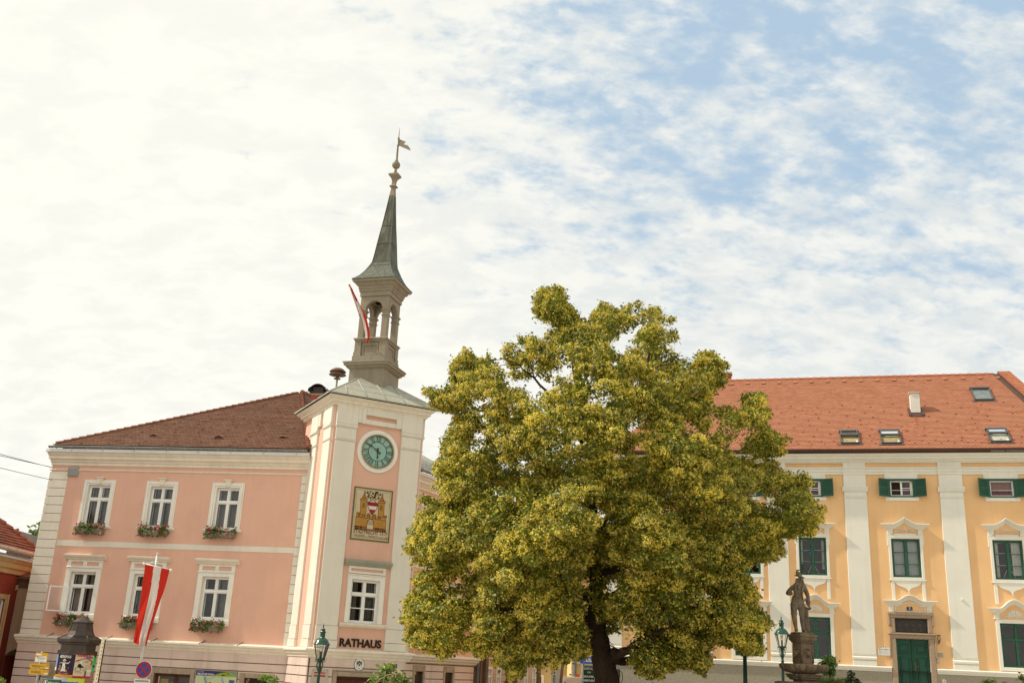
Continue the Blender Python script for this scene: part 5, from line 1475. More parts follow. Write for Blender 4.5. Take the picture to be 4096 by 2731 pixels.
for k in range(18):                                                      # ventilating tiles under the ridge
    u = -7.2 + k * .82
    s = 7.75
    if u > fr(5.6) - .3: break
    v = MB(); sbox(v, u, u + .19, s, s + .18, .02, .055, 0); sbox(v, u + .02, u + .17, s - .02, s + .01, .0, .045, 1)
    cB.add('vent_tile', v, [M_ridgeB, M_dark])

# ------------------------------------------------------------------ things fixed to the palace front
def plaque(name, label, cat, fr, x0, x1, z0, z1, build, th=.03, group=None):
    p = fr.w_(x0, z0)
    return None


def fixture(name, label, cat, fr, u, z, out=0.0):
    t = thing(name, label, cat, tuple(wxyz(fr, u, out, z)), fr.a); bpy.context.view_layer.update()
    return t, Ctx(t, fr)


t, c = fixture('house_number_plate', 'dark blue enamel house number plate with a white 3 over the green palace door', 'house number', FB, .50, 3.25)
m = MB(); m.bbox(.385, .615, 3.18, 3.33, .03, .06, .006); pl = c.add('plate', m, mat('enamel_navy', (.012, .016, .06), .3, .1, spec=.5))
m = MB(); text_mb(m, '3', .115, .50, 3.245, .062, 0, .003); text_mb(m, 'Herrengasse', .04, .50, 3.20, .062, 0, 0, fit=.17); c.add('lettering', m, M_signwhite)
t, c = fixture('info_plaque', 'white information plaque left of the green palace door', 'plaque', FB, -.65, 1.42)
m = MB(); m.bbox(-.90, -.41, 1.285, 1.585, 0, .035, .006); c.add('plate', m, M_signwhite)
m = MB(); text_mb(m, 'PALAIS GATTERBURG', .055, -.655, 1.52, .037, 0, .001, fit=.40)
for k, s in enumerate(('Graf Gatterburg erbaute dieses Palais', 'im Stile des Barock an der alten Stadtmauer', 'des Hauptplatzes und der Gasse', 'heute im Besitz der Stadt', 'der Bau wurde im Jahre renoviert')): text_mb(m, s, .026, -.655, 1.475 - k * .036, .037, 0, 0, fit=.38 - .03 * (k % 2))
c.add('lettering', m, M_black)
t, c = fixture('small_crest_plate', 'small white shield plate with a dark oval above the white plaque', 'plate', FB, -.66, 1.64)
m = MB(); m.plate([(-.71, 1.61), (-.66, 1.59), (-.61, 1.61), (-.61, 1.68), (-.71, 1.68)], 0, .02); m.disc(-.66, 1.645, .035, .022, 1, 14, .02); c.add('shield', m, [M_signwhite, M_black])
t, c = fixture('grey_plaque', 'small grey metal plaque right of the green palace door', 'plaque', FB, 1.56, 1.39)
m = MB(); m.bbox(1.415, 1.705, 1.31, 1.475, 0, .03, .006); c.add('plate', m, mat('brushed_plate', (.40, .35, .28), .5, .08, spec=.4))
m = MB(); text_mb(m, 'DER GEMEINDE', .035, 1.56, 1.435, .032, 0, 0, fit=.22); text_mb(m, 'Ordination', .026, 1.56, 1.385, .032, 0, 0); text_mb(m, 'Mo Di Do Fr 8 bis 12', .022, 1.56, 1.35, .032, 0, 0); c.add('lettering', m, M_black)
t, c = fixture('doorbell_box', 'grey doorbell box below the grey plaque', 'doorbell', FB, 1.48, 1.13)
m = MB(); m.bbox(1.415, 1.545, 1.05, 1.215, 0, .05, .01); m.bbox(1.42, 1.54, 1.13, 1.145, .05, .055, .003); c.add('box', m, mat('grey_plastic', (.42, .42, .39), .4, .05))
t, c = fixture('wall_lantern', 'small rusty wall lantern with a glass cylinder beside the palace door', 'wall lamp', FB, 1.57, 2.0)
m = MB(); m.tube([(1.57, 0, 2.19), (1.57, -.2, 2.19)], .012, 6); m.lathe([(.085, 2.18), (.09, 2.195), (.02, 2.21)], 12, (1.57, -.17)); m.lathe([(.055, 1.93), (.06, 1.97), (.05, 1.98)], 12, (1.57, -.17)); m.tube([(1.57, -.17, 1.93), (1.57, -.15, 1.87), (1.57, -.03, 1.86), (1.57, 0, 1.90)], .022, 8); m.tube([(1.51, -.17, 1.97), (1.51, -.17, 2.18)], .006, 5); m.tube([(1.63, -.17, 1.97), (1.63, -.17, 2.18)], .006, 5)
c.add('bracket', m, mat('rusty_bracket', (.13, .07, .04), .6, .3, 8))
m = MB(); m.lathe([(.045, 1.98), (.045, 2.17)], 12, (1.57, -.17)); c.add('glass_shade', m, M_glass)
t, c = fixture('outlet_box', 'small white box on the right white pilaster', 'box', FB, 2.62, 3.70, .075)
m = MB(); m.bbox(2.585, 2.655, 3.66, 3.74, .075, .13, .008); c.add('box', m, M_signwhite)
t, c = fixture('round_wall_cover', 'round cream cover with a dark centre on the grey palace base', 'cover', FB, 1.66, .34, .07)
m = MB(); m.lathe([(.075, -.10), (.075, -.07), (.07, -.065)], 20)
mm = MB(); mm.mesh([(1.66 + x, z, .345 + y) for x, y, z in m.v], m.f); mm.disc(1.66, .345, .022, .106, 1, 12); c.add('cover', mm, [mat('cream_cover', (.62, .54, .38), .5, .05), M_black])
# ------------------------------------------------------------------ flower boxes on the town hall
def flower_box(fr, xc, ztop, label, n, w=1.30, name='flower_box'):
    t = thing(name, label, 'flower box', tuple(wxyz(fr, xc, .16, ztop - .22)), fr.a, 'flower boxes under the town hall windows'); bpy.context.view_layer.update()
    c = Ctx(t, fr); rng = np.random.default_rng(100 + n)
    b = MB(); b.bbox(xc - w / 2, xc + w / 2, ztop - .22, ztop, .06, .30, .01)
    b.bar(xc - w / 2 + .04, xc + w / 2 - .04, ztop - .015, ztop - .005, .08, .28)
    for k in (-.4, .4): b.bar(xc + k * w - .02, xc + k * w + .02, ztop - .25, ztop - .2, 0, .31, 0)
    c.add('box', b, M_woodbox)
    m = 420; dens = rng.choice(7, p=rng.dirichlet(np.full(7, 2.5)), size=m)
    X = xc - w / 2 + (dens + rng.random(m)) / 7 * w * 1.08 - .04; Y = -(.18 + rng.normal(0, .085, m)); Zp = ztop + .10 + rng.normal(0, .085, m)
    drop = rng.random(m) < .24; Y[drop] = -(.31 + rng.random(drop.sum()) * .08); Zp[drop] = ztop - rng.random(drop.sum()) ** 1.5 * .30
    P = np.stack([X, Y, Zp], 1); Nn = rng.normal(size=(m, 3)) + np.array([0, -.7, .6])
    o = scatter_quads('foliage', P, Nn, rng.uniform(.06, .11, m), M_geran, t, 1.05, rng); o.matrix_local = c.M
    k = rng.integers(15, 21)
    for nm, M_, cnt in (('red_flowers', M_red, k), ('pink_flowers', M_rose, k - 4)):
        Q = []
        for _ in range(cnt):
            cx_ = xc + rng.uniform(-.52, .52) * w; up_ = rng.random() < .7
            cy_ = -(rng.uniform(.14, .33) if up_ else rng.uniform(.32, .38)); cz_ = ztop + (rng.uniform(.08, .26) if up_ else rng.uniform(-.30, .06))
            q = rng.normal(size=(14, 3)); q /= np.linalg.norm(q, axis=1, keepdims=True); Q.append(q * .036 + np.array([cx_, cy_, cz_]))
        Q = np.concatenate(Q); o = scatter_quads(nm, Q, rng.normal(size=Q.shape) + np.array([0, -.6, .3]), rng.uniform(.035, .06, len(Q)), M_, t, 1.0, rng); o.matrix_local = c.M; o['kind'] = 'stuff'


flower_box(FA, -9.93, 5.08, 'flower box of red and pink geraniums under the upper left town hall window', 1)
flower_box(FA, -6.86, 5.08, 'geranium flower box under the middle window of the town hall top storey', 2)
flower_box(FA, -3.68, 5.08, 'geranium flower box under the upper town hall window nearest the clock tower', 3)
flower_box(FA, -10.06, 1.10, 'flower box behind the poster column below the open casement window', 4, 1.42)
flower_box(FA, -7.0, 1.10, 'flower box half hidden behind the hanging red and white banner', 5, 1.42)
flower_box(FA, -3.74, 1.12, 'flower box with a trailing clump of geraniums under the lower window nearest the tower', 6, 1.36)
flower_box(FC, 2.85, 1.15, 'shaded flower box right of the tower at the edge of the lime tree', 7, 1.4)

# the casement standing open at the lower left window
t, c = fixture('casement_leaf', 'white casement leaf standing open at the lower left town hall window', 'window leaf', FA, -10.5, 1.46)
m = MB(); hx = -10.50; ang = R(28); wv = .80
def Lf(u, z): return (hx - u * math.cos(ang), -.06 - u * math.sin(ang), z)
def lbar(u0, u1, z0, z1):
    a, b, c_, d = Lf(u0, z0), Lf(u1, z0), Lf(u1, z1), Lf(u0, z1)
    off = Vector((math.sin(ang), -math.cos(ang), 0)) * .03
    V_ = [Vector(q) for q in (a, b, c_, d)]; V_ += [q + off for q in V_]
    m.mesh(V_, [(0, 1, 2, 3), (7, 6, 5, 4), (0, 4, 5, 1), (1, 5, 6, 2), (2, 6, 7, 3), (3, 7, 4, 0)])
lbar(0, .05, 1.45, 2.53); lbar(wv - .05, wv, 1.45, 2.53); lbar(.05, wv - .05, 1.45, 1.50); lbar(.05, wv - .05, 2.48, 2.53)
fr_ = c.add('frame', m, M_wpaint)
m = MB(); m.poly([Lf(.05, 1.5), Lf(wv - .05, 1.5), Lf(wv - .05, 2.48), Lf(.05, 2.48)]); c.add('pane', m, M_glass)

# oval court sign, glass plaque, number plate on the tower, map board
t, c = fixture('court_sign', 'oval white enamel sign with a black eagle over the town hall door', 'sign', FT, 2.05, -.145, .1)
m = MB(); ox_, oz_ = 2.05, -.145
m.disc(ox_, oz_, .212, .118, 0, 36, .238); m.disc(ox_, oz_, .20, .121, 1, 36, .226)
for k in range(36):
    a, b = 2 * pi * k / 36, 2 * pi * (k + 1) / 36
    m.poly([(ox_ + .212 * math.sin(a), -.09, oz_ + .238 * math.cos(a)), (ox_ + .212 * math.sin(b), -.09, oz_ + .238 * math.cos(b)), (ox_ + .212 * math.sin(b), -.118, oz_ + .238 * math.cos(b)), (ox_ + .212 * math.sin(a), -.118, oz_ + .238 * math.cos(a))], 0)
pl = c.add('plate', m, [M_black, M_signwhite])
m = MB(); ez = oz_ + .05
for sg in (-1, 1):
    for k in range(7):                                                   # wing feathers
        a = R(20 + k * 22); r1 = .115 - .004 * k
        bx, bz = ox_ + sg * .045, ez + .055
        tx, tz = bx + sg * (.02 + r1 * .62 * math.sin(a)), bz + .035 - r1 * 1.1 * (1 - math.cos(a)) * .9
        m.line([(bx, bz - k * .008), (tx, tz)], .014, .124, 0)
    m.line([(ox_ + sg * .02, ez - .05), (ox_ + sg * .05, ez - .085)], .012, .124, 0)
    m.line([(ox_ + sg * .05, ez - .085), (ox_ + sg * .075, ez - .078)], .008, .124, 0)
m.plate([(ox_ - .035, ez + .07), (ox_ - .035, ez - .02), (ox_, ez - .07), (ox_ + .035, ez - .02), (ox_ + .035, ez + .07)], .121, .1245, 0)
m.disc(ox_, ez + .088, .022, .125, 0, 12); m.line([(ox_ - .015, ez + .092), (ox_ - .045, ez + .086)], .012, .125)
for k in (-1, 0, 1): m.line([(ox_, ez - .06), (ox_ + k * .03, ez - .115)], .016, .124, 0)
m.plate([(ox_ - .025, ez + .045), (ox_ - .025, ez + .022), (ox_ + .025, ez + .022), (ox_ + .025, ez + .045)], .124, .127, 1)
m.plate([(ox_ - .025, ez + .022), (ox_ - .025, ez + .002), (ox_ + .025, ez + .002), (ox_ + .025, ez + .022)], .124, .127, 2)
m.plate([(ox_ - .025, ez + .002), (ox_ - .022, ez - .02), (ox_, ez - .034), (ox_ + .022, ez - .02), (ox_ + .025, ez + .002)], .124, .127, 1)
c.add('eagle', m, [M_black, M_signred, M_signwhite], pl)
m = MB(); s = 'Bezirksgericht'
for k, ch_ in enumerate(s):
    a = R(-58 + k * 116 / (len(s) - 1))
    text_mb(m, ch_, .062, ox_ + .165 * math.sin(a), oz_ + .012 - .175 * math.cos(a), .1225, 0, 0, 1, 'CENTER', 0, a * .75)
c.add('lettering', m, M_black, pl)
t, c = fixture('glass_plaque', 'glass plaque with a red castle emblem behind the left street lamp', 'plaque', FT, .45, -.64, .1)
m = MB(); m.bbox(.12, .78, -.90, -.40, .11, .125, .003); pg = c.add('plate', m, mat('frosted_plaque_glass', (.50, .43, .35), .25, .05, spec=.5))
m = MB(); m.plate([(.20, -.61), (.67, -.61), (.67, -.67), (.20, -.67)][::-1], .125, .128); m.plate([(.20, -.50), (.67, -.50), (.67, -.54), (.56, -.54), (.56, -.545), (.20, -.545)][::-1], .125, .128)
m.plate([(.44, -.50), (.44, -.43), (.47, -.38), (.50, -.43), (.50, -.50)][::-1], .125, .128)
for k in range(4): m.plate([(.22 + k * .055, -.50), (.22 + k * .055, -.485), (.25 + k * .055, -.485), (.25 + k * .055, -.50)][::-1], .125, .128)
text_mb(m, 'VOLKSBILDUNG', .05, .435, -.592, .127, 0, 0, fit=.42); c.add('emblem', m, M_signred, pg)
for sx_ in (.16, .74): 
    q = MB(); q.lathe([(.018, -.14), (.018, -.12)], 10); b_ = MB(); b_.mesh([(sx_ + x, z, -.43 + y) for x, y, z in q.v], q.f); c.add('stud', b_, M_gutter, pg)
u_, z_ = FT.uz(1568, 2662)
t, c = fixture('door_number_plate', 'small blue number plate right of the oval court sign', 'house number', FT, u_ + .06, z_, .1)
m = MB(); m.bbox(u_ - .02, u_ + .18, z_ - .08, z_ + .08, .09, .11, .004); pl = c.add('plate', m, MATS['enamel_navy']); m = MB(); text_mb(m, '1', .10, u_ + .08, z_ - .035, .113, 0, .004); c.add('lettering', m, M_signwhite, pl)
t, c = fixture('map_board', 'town map board with a blue and green heading on the town hall base', 'map board', FA, -3.03, -1.4, .1)
m = MB(); x0, x1 = -3.97, -2.10
m.bbox(x0, x1, -2.1, -.68, .09, .15, .01); m.bar(x0 + .03, x1 - .03, -2.05, -.90, .15, .152, 1); m.bar(x0 + .03, x1 - .03, -.90, -.70, .15, .152, 2)
m.plate([(x0 + .03, -.90), (-3.20, -.90), (-3.05, -.83), (-2.85, -.76), (-2.6, -.72), (-2.5, -.70), (x0 + .03, -.70)], .152, .154, 3)
bd = c.add('board', m, [M_gutter, mat('map_paper', (.52, .58, .36), .5, .06, 3), mat('map_green', (.28, .36, .02), .5), mat('map_navy', (.035, .035, .14), .5)])
m = MB(); rr = random.Random(2)
for k in range(16):
    xa = x0 + .1 + rr.random() * 1.3; za = -.95 - rr.random() * 1.0; pts = [(xa, za)]
    for j in range(6): xa += rr.uniform(-.05, .16); za += rr.uniform(-.09, .07); pts.append((min(max(xa, x0 + .05), x1 - .4), min(max(za, -2.03), -.93)))
    m.line(pts, .010, .1545, 0 if k % 3 else 1)
for (px_, w_) in ((-3.55, .10), (-2.78, .07)): m.line([(px_, -.91), (px_ + .04, -1.05), (px_ + .10, -1.15), (px_ + .13, -1.4), (px_ + .3, -1.7), (px_ + .32, -2.04)], w_, .1535, 2)
m.plate([(x1 - .33, -1.18), (x1 - .33, -1.02), (x1 - .09, -1.02), (x1 - .09, -1.18)][::-1], .152, .155, 3); m.plate([(x1 - .25, -1.18), (x1 - .19, -1.05), (x1 - .15, -1.10), (x1 - .17, -1.18)][::-1], .155, .157, 4)
m.bar(-3.32, -3.22, -1.19, -1.15, .154, .157, 4); m.bar(x1 - .36, x1 - .06, -.80, -.73, .154, .157, 3); m.disc(x1 - .43, -.79, .05, .156, 5, 16)
m.bar(-2.78, -2.66, -.87, -.83, .154, .157, 6)
c.add('map_drawing', m, [mat('map_road', (.16, .18, .08)), mat('map_border', (.06, .06, .04)), mat('map_river', (.33, .45, .46)), mat('map_photo_blue', (.06, .14, .30)), mat('map_label_brown', (.22, .05, .03)), mat('map_logo', (.20, .22, .05)), M_black], bd)
m = MB(); text_mb(m, 'STADTGEMEINDE', .04, -3.88, -.765, .156, 0, 0, align='LEFT', fit=.28); text_mb(m, 'YBBS AN DER DONAU', .105, -3.90, -.875, .156, 0, .002, align='LEFT', shear=.2, fit=.76); text_mb(m, 'Nibelungengau', .055, -2.30, -.785, .158, 0, .001, fit=.26); c.add('lettering', m, M_signwhite, bd)

# ------------------------------------------------------------------ flag leaning from the belfry
t = thing('tower_flag', 'wind-wrapped red and white flag on a slanting pole at the belfry', 'flag', tuple(wxyz(FS_, .12, .8, 13.7)))
bpy.context.view_layer.update()
dB = 44.28
p0 = at(1300 + 412 * .4464, 1000 + 878 * .4464, dB); p1 = at(1300 + 218 * .4464, 1000 + 315 * .4464, dB - 1.0)
inv = Matrix.Translation(-t.location)
m = MB(); m.tube([inv @ p0, inv @ p1], [.035, .028], 8); m.ball(inv @ p1, .055, 8); m.build('pole', M_stoneframe, t)
m = MB(); rows = []
Lc = [(222, 318), (232, 355), (252, 400), (272, 460), (296, 520), (318, 570), (338, 640), (350, 700), (360, 745), (370, 790), (377, 842)]
Rc = [(226, 316), (246, 350), (266, 395), (296, 455), (330, 520), (358, 570), (380, 640), (392, 690), (400, 740), (398, 790), (380, 842)]
for i, (l_, r_) in enumerate(zip(Lc, Rc)):
    row = []
    for k in range(7):
        f_ = k / 6; x = l_[0] + (r_[0] - l_[0]) * f_; y = l_[1] + (r_[1] - l_[1]) * f_
        row.append(inv @ at(1300 + x * .4464, 1000 + y * .4464, dB - 1.0 + i * .075 - .10 - .10 * math.sin(f_ * pi * 2.2 + i * .6)))
    rows.append(row)
for i in range(len(rows) - 1):
    for k in range(6):
        wht = (2.5 < i < 6.2 and k < 5 - (i - 3) and k >= 0) or (i >= 6 and k < 3 and i < 9) or (i == 2 and k < 1)
        m.poly([rows[i][k], rows[i][k + 1], rows[i + 1][k + 1], rows[i + 1][k]], 1 if wht else 0, True)
def cloth_mat(name, col):
    m_, nt_, N_, L_, b_ = nodes_of(name); N_.remove(b_); o_ = N_['Material Output']
    d_ = N_.new('ShaderNodeBsdfDiffuse'); q_ = N_.new('ShaderNodeBsdfTranslucent'); x_ = N_.new('ShaderNodeMixShader'); x_.inputs[0].default_value = .35
    for s_ in (d_, q_): s_.inputs['Color'].default_value = list(col) + [1]
    L_.new(d_.outputs[0], x_.inputs[1]); L_.new(q_.outputs[0], x_.inputs[2]); L_.new(x_.outputs[0], o_.inputs['Surface'])
    return m_
C_red, C_white = cloth_mat('red_cloth', (.60, .04, .025)), cloth_mat('white_cloth', (.74, .69, .64))
m.build('cloth', [C_red, C_white], t)

# ------------------------------------------------------------------ siren on the tower roof
b0 = at(1300 + 106 * .4464, 1000 + 1180 * .4464, 45.8)
t = thing('siren', 'mushroom-shaped rusty siren on a pole at the tower roof', 'siren', tuple(b0 - Vector((0, 0, .6)))); bpy.context.view_layer.update()
m = MB(); m.tube([(0, 0, 0), (0, 0, .80)], .045, 10); m.build('pole', M_zincroof, t)
m = MB(); k = 1.02
HRN = ([(.06, .93 * k), (.28, .92 * k), (.30, .96 * k), (.14, .99 * k), (.14, 1.22 * k), (.20, 1.22), (.70, 1.22), (.72, 1.25), (.42, 1.38), (.36, 1.40), (.60, 1.42), (.68, 1.43), (.69, 1.47), (.50, 1.62), (.30, 1.70), (.05, 1.73)])
m.lathe([(r_ * .56, .72 + (z_ - .92) * .68) for r_, z_ in HRN], 24)
m.build('horn', mat('rusty_brown_sheet', (.16, .095, .055), .6, .25, 3, dirt=(.26, .22, .14), dirt_amt=.7, dirt_scale=2, spec=.3), t)

# ------------------------------------------------------------------ street lamps
M_lampglass = glass_mat('lamp_glass', (.99, .99, .97), .0)


def make_lamp(label):
    """green cast-iron lamp; origin at the ground, lantern rim at H"""
    t = thing('street_lamp', label, 'street lamp', group='green cast iron street lamps')
    H = 3.05
    m = MB(); m.lathe([(.17, 0), (.17, .12), (.13, .16), (.12, .70), (.085, .78), (.10, .82), (.075, .86), (.058, 1.1), (.050, H - 1.05), (.062, H - 1.04), (.062, H - 1.0), (.048, H - .99), (.046, H - .90), (.085, H - .86), (.075, H - .82), (.05, H - .76), (.042, H - .56), (.045, H - .50)], 14)
    m.build('post', M_lampgreen, t)
    m = MB(); m.lathe([(.04, H - .56), (.16, H - .52), (.165, H - .49), (.155, H - .47), (.05, H - .46)], 20)
    m.lathe([(.03, H - .46), (.035, H - .26), (.03, H - .25)], 10)
    for k in range(4):
        a = k * pi / 2 + pi / 4; ca, sa = math.cos(a), math.sin(a)
        m.tube([(ca * (.045 + .09 * math.sin(j / 9 * pi)), sa * (.045 + .09 * math.sin(j / 9 * pi)), H - .86 + .33 * j / 9) for j in range(10)] , .012, 5)
        m.tube([(ca * (.15 + .045 * math.cos(j * .7)), sa * (.15 + .045 * math.cos(j * .7)), H - .545 + .045 * math.sin(j * .7)) for j in range(10)], .010, 5)
    m.build('bracket', M_lampgreen, t)
    m = MB(); m.lathe([(.145, H - .47), (.255, H - .02)], 8, a0=pi / 8, smooth=False); g_ = m.build('lantern_glass', M_lampglass, t)
    m = MB()
    for k in range(8):
        a = pi / 8 + k * pi / 4; m.tube([(.147 * math.cos(a), .147 * math.sin(a), H - .47), (.258 * math.cos(a), .258 * math.sin(a), H - .02)], .008, 4)
    m.build('glazing_bars', M_lampgreen, g_)
    m = MB(); m.ball((0, 0, H - .13), .05, 10, 0, 1.3); m.tube([(0, 0, H - .26), (.03, 0, H - .22), (0, 0, H - .16)], .006, 5); m.build('bulb', M_signwhite, t)
    m = MB(); m.lathe([(.24, H - .03), (.285, H - .03), (.285, H - .005), (.26, H + .01), (.235, H + .06), (.19, H + .13), (.13, H + .18), (.085, H + .20), (.085, H + .36), (.11, H + .37), (.11, H + .39), (.075, H + .41), (.07, H + .45), (.09, H + .46), (.05, H + .49), (.02, H + .52), (.015, H + .56), (.03, H + .58), (.012, H + .61), (.004, H + .68)], 22)
    m.build('hood', mat('hood_green_paint', (.008, .06, .034), .22, .08, 3, spec=.55), t)
    return t


lamp = make_lamp('green cast-iron street lamp before the clock tower door')
def set_lamp(o, x, y, Y):
    p = at(x, y, Y); k = 1
    o.location = (p.x, p.y, p.z - 3.05)
set_lamp(lamp, 1287.5, 2573, 36)
l2 = copy_tree(lamp); l2['label'] = 'green cast-iron street lamp left of the fountain statue'; set_lamp(l2, 3126.5, 2532, 40.5)
l3 = copy_tree(lamp); l3['label'] = 'dark lamp post whose lantern is lost in the lime leaves'; p = at(2980, 2660, 31.2); l3.location = (p.x, p.y, -1.35); l3.scale = (1.15, 1.15, 1.0)
for ch_ in l3.children:
    pass

# ------------------------------------------------------------------ advertising column
cp = at(312, 2600, 38)
zC = lambda y, x=318: at(x, y, 38).z
gz = -3.3
t = thing('advertising_column', 'round advertising column with a dark bell-shaped sheet roof and posters', 'advertising column', (cp.x, cp.y, gz), R(21)); bpy.context.view_layer.update()
Zr = lambda y: zC(y) - gz
M_sheet = mat('dark_bronze_sheet', (.075, .055, .045), .30, .25, 2.5, spec=.6, metal=.75, streak=.3)
z_apex, z_cap, z_eave, z_eb, z_drum, z_rim, z_rimb = Zr(2463.5), Zr(2486), Zr(2553), Zr(2567), Zr(2570), Zr(2604), Zr(2615)
m = MB(); oct_ = dict(n=8, a0=pi / 8, smooth=False)
m.lathe([(.02, z_apex), (.40, z_cap + .0), (.40, z_cap - .035), (.36, z_cap - .04), (.385, z_cap - .16), (.43, z_cap - .32), (.51, z_cap - .47), (.63, z_eave + .06), (.80, z_eave - .02), (.80, z_eb), (.74, z_eb - .03), (.74, z_eb - .07), (.66, z_eb - .09)], **oct_)
rf = m.build('roof', M_sheet, t)
m = MB()
for k in range(8):
    a = pi / 8 + k * pi / 4; m.tube([(r_ * math.cos(a), r_ * math.sin(a), z_ + .005) for r_, z_ in ((.36, z_cap - .04), (.385, z_cap - .16), (.43, z_cap - .32), (.51, z_cap - .47), (.63, z_eave + .06), (.80, z_eave - .02))], .012, 5)
m.build('seam', M_sheet, rf)
m = MB(); m.lathe([(.62, z_eb - .05), (.63, z_rim)], **oct_); m.lathe([(.70, z_rim + .03), (.71, z_rim + .03), (.71, z_rimb), (.64, z_rimb - .01)], **oct_); m.build('drum', M_sheet, t)
m = MB(); m.lathe([(.645, 0), (.645, z_rimb)], 40); m.build('body', mat('grey_column_render', (.34, .31, .27), .8, .12, 3), t)


def poster(a0, a1, z0, z1, name, base, deco):
    """paper bent round the column: deco draws on it in (0..1, 0..1) coordinates"""
    r0 = .652; f = MB(); n = 10
    w_ang = a1 - a0
    P = lambda u, v, o=0: ((r0 + o) * math.cos(a0 + w_ang * u), (r0 + o) * math.sin(a0 + w_ang * u), z0 + (z1 - z0) * v)
    def rect(u0, u1, v0, v1, m_, o):
        k = max(1, int(8 * (u1 - u0)) + 1)
        for i in range(k):
            ua, ub = u0 + (u1 - u0) * i / k, u0 + (u1 - u0) * (i + 1) / k
            f.poly([P(ua, v0, o), P(ub, v0, o), P(ub, v1, o), P(ua, v1, o)], m_)
    def shp(pts, m_, o): f.poly([P(u, v, o) for u, v in pts], m_)
    def txt(s, size, u, v, m_, o, fit=None, bold=0, rot=0):
        q = MB(); text_mb(q, s, size, 0, 0, 0, 0, bold, fit=fit, rot=rot)
        Lw = (z1 - z0); Wd = r0 * abs(w_ang)
        f.mesh([P(u + x / Wd, v + z / Lw, o) for x, y, z in q.v], q.f, m_)
    rect(0, 1, 0, 1, 0, 0); mats = deco(rect, shp, txt); return f.build(name, [base] + mats, t)


view = math.atan2(-cp.y, -cp.x) - R(21)                                  # the side facing the square's middle
zp1, zp0 = z_rimb - .02, Zr(2706)
K = lambda n_, c_: MATS[n_] if n_ in MATS else mat(n_, c_, .5, .05, 4, spec=.3)
def deco1(rect, shp, txt):
    rect(0, 1, 0, .10, 1, .003); shp([(.08, .75), (.5, .60), (.92, .78), (.95, .25), (.5, .18), (.06, .3)], 5, .0015)
    txt('METROPOLIS', .115, .5, .845, 2, .006, fit=.44, bold=.004)
    rr = random.Random(1)
    for k in range(26): 
        u, v = .5 + rr.uniform(-.38, .38), .36 + rr.uniform(-.13, .12); s = rr.uniform(.02, .05); shp([(u - s, v), (u, v - s), (u + s, v), (u, v + s)], 3 if k % 3 else 4, .004)
    shp([(.36, .22), (.64, .22), (.58, .45), (.56, .62), (.44, .62), (.42, .45)], 2, .006); shp([(.47, .62), (.53, .62), (.56, .70), (.52, .76), (.47, .76), (.43, .70)], 3, .008); shp([(.40, .70), (.44, .78), (.5, .80), (.56, .78), (.60, .70), (.5, .735)], 2, .007)
    shp([(.56, .60), (.72, .58), (.80, .68), (.76, .69), (.70, .62), (.56, .64)], 2, .007); shp([(.44, .60), (.26, .62), (.20, .58), (.44, .64)], 2, .007)
    rect(.10, .88, .17, .24, 4, .005); txt('18. JULI - 3. AUGUST', .05, .5, .125, 2, .006, fit=.40)
    return [K('poster_orange', (.62, .24, .02)), K('poster_white', (.66, .62, .56)), K('poster_skin', (.40, .26, .17)), K('poster_darkred', (.16, .012, .012)), K('poster_violet', (.045, .03, .19))]
def deco2(rect, shp, txt):
    txt('FAHRRAD', .15, .48, .915, 1, .006, fit=.56, bold=.006); txt('MUSEUM', .095, .73, .845, 2, .006, fit=.27, bold=.003)
    arc = [(.02 + .96 * k / 12, .68 + .13 * math.sin(pi * k / 12)) for k in range(13)]
    for (ua, va), (ub, vb) in zip(arc, arc[1:]): shp([(ua, va), (ub, vb), (ub, vb + .06), (ua, va + .06)], 1, .004)
    txt('Erlebnisradeln', .06, .42, .805, 3, .007, fit=.34); txt('YBBS', .06, .58, .70, 1, .006, fit=.14); txt('AN DER DONAU', .03, .58, .665, 4, .006, fit=.24)
    def whl(u, v, r_, m_):
        for k in range(14):
            a, b = 2 * pi * k / 14, 2 * pi * (k + 1) / 14; q = .62
            shp([(u + r_ * math.cos(a), v + r_ * q * math.sin(a)), (u + r_ * math.cos(b), v + r_ * q * math.sin(b)), (u + r_ * .84 * math.cos(b), v + r_ * .84 * q * math.sin(b)), (u + r_ * .84 * math.cos(a), v + r_ * .84 * q * math.sin(a))], m_, .006)
    whl(.20, .37, .15, 4); whl(.55, .35, .09, 4); whl(.70, .49, .12, 5); whl(.95, .47, .09, 5)
    shp([(.14, .50), (.30, .44), (.46, .45), (.50, .49), (.38, .52), (.28, .62), (.20, .61)], 4, .007); shp([(.22, .62), (.36, .62), (.38, .72), (.28, .74), (.20, .69)], 3, .0075); shp([(.86, .55), (.95, .60), (.98, .76), (.92, .74), (.84, .60)], 6, .007)
    shp([(.12, .66), (.22, .70), (.24, .68)], 5, .006); txt('BUNTER HELD', .04, .26, .215, 1, .006, fit=.24)
    rect(0, .98, 0, .085, 1, .004); rect(.56, 1, .085, .30, 6, .004); rect(.66, .96, .09, .36, 3, .006); whl(.80, .19, .10, 4)
    return [K('poster_red', (.42, .02, .022)), K('poster_blue', (.05, .08, .26)), K('poster_white', (.66, .62, .56)), M_black, K('poster_rust', (.36, .13, .06)), K('poster_maroon', (.20, .035, .02))]
def deco3(rect, shp, txt):
    txt('HEUT', .15, .5, .86, 1, .006, fit=.26, bold=.004); rect(.05, .95, .26, .42, 1, .004); txt('24. Mai', .06, .5, .34, 2, .006, fit=.22); txt('Kabarett', .05, .5, .72, 1, .006, fit=.2); txt('Kulturhof', .05, .5, .60, 1, .006, fit=.22)
    return [M_black, K('poster_white', (.66, .62, .56))]
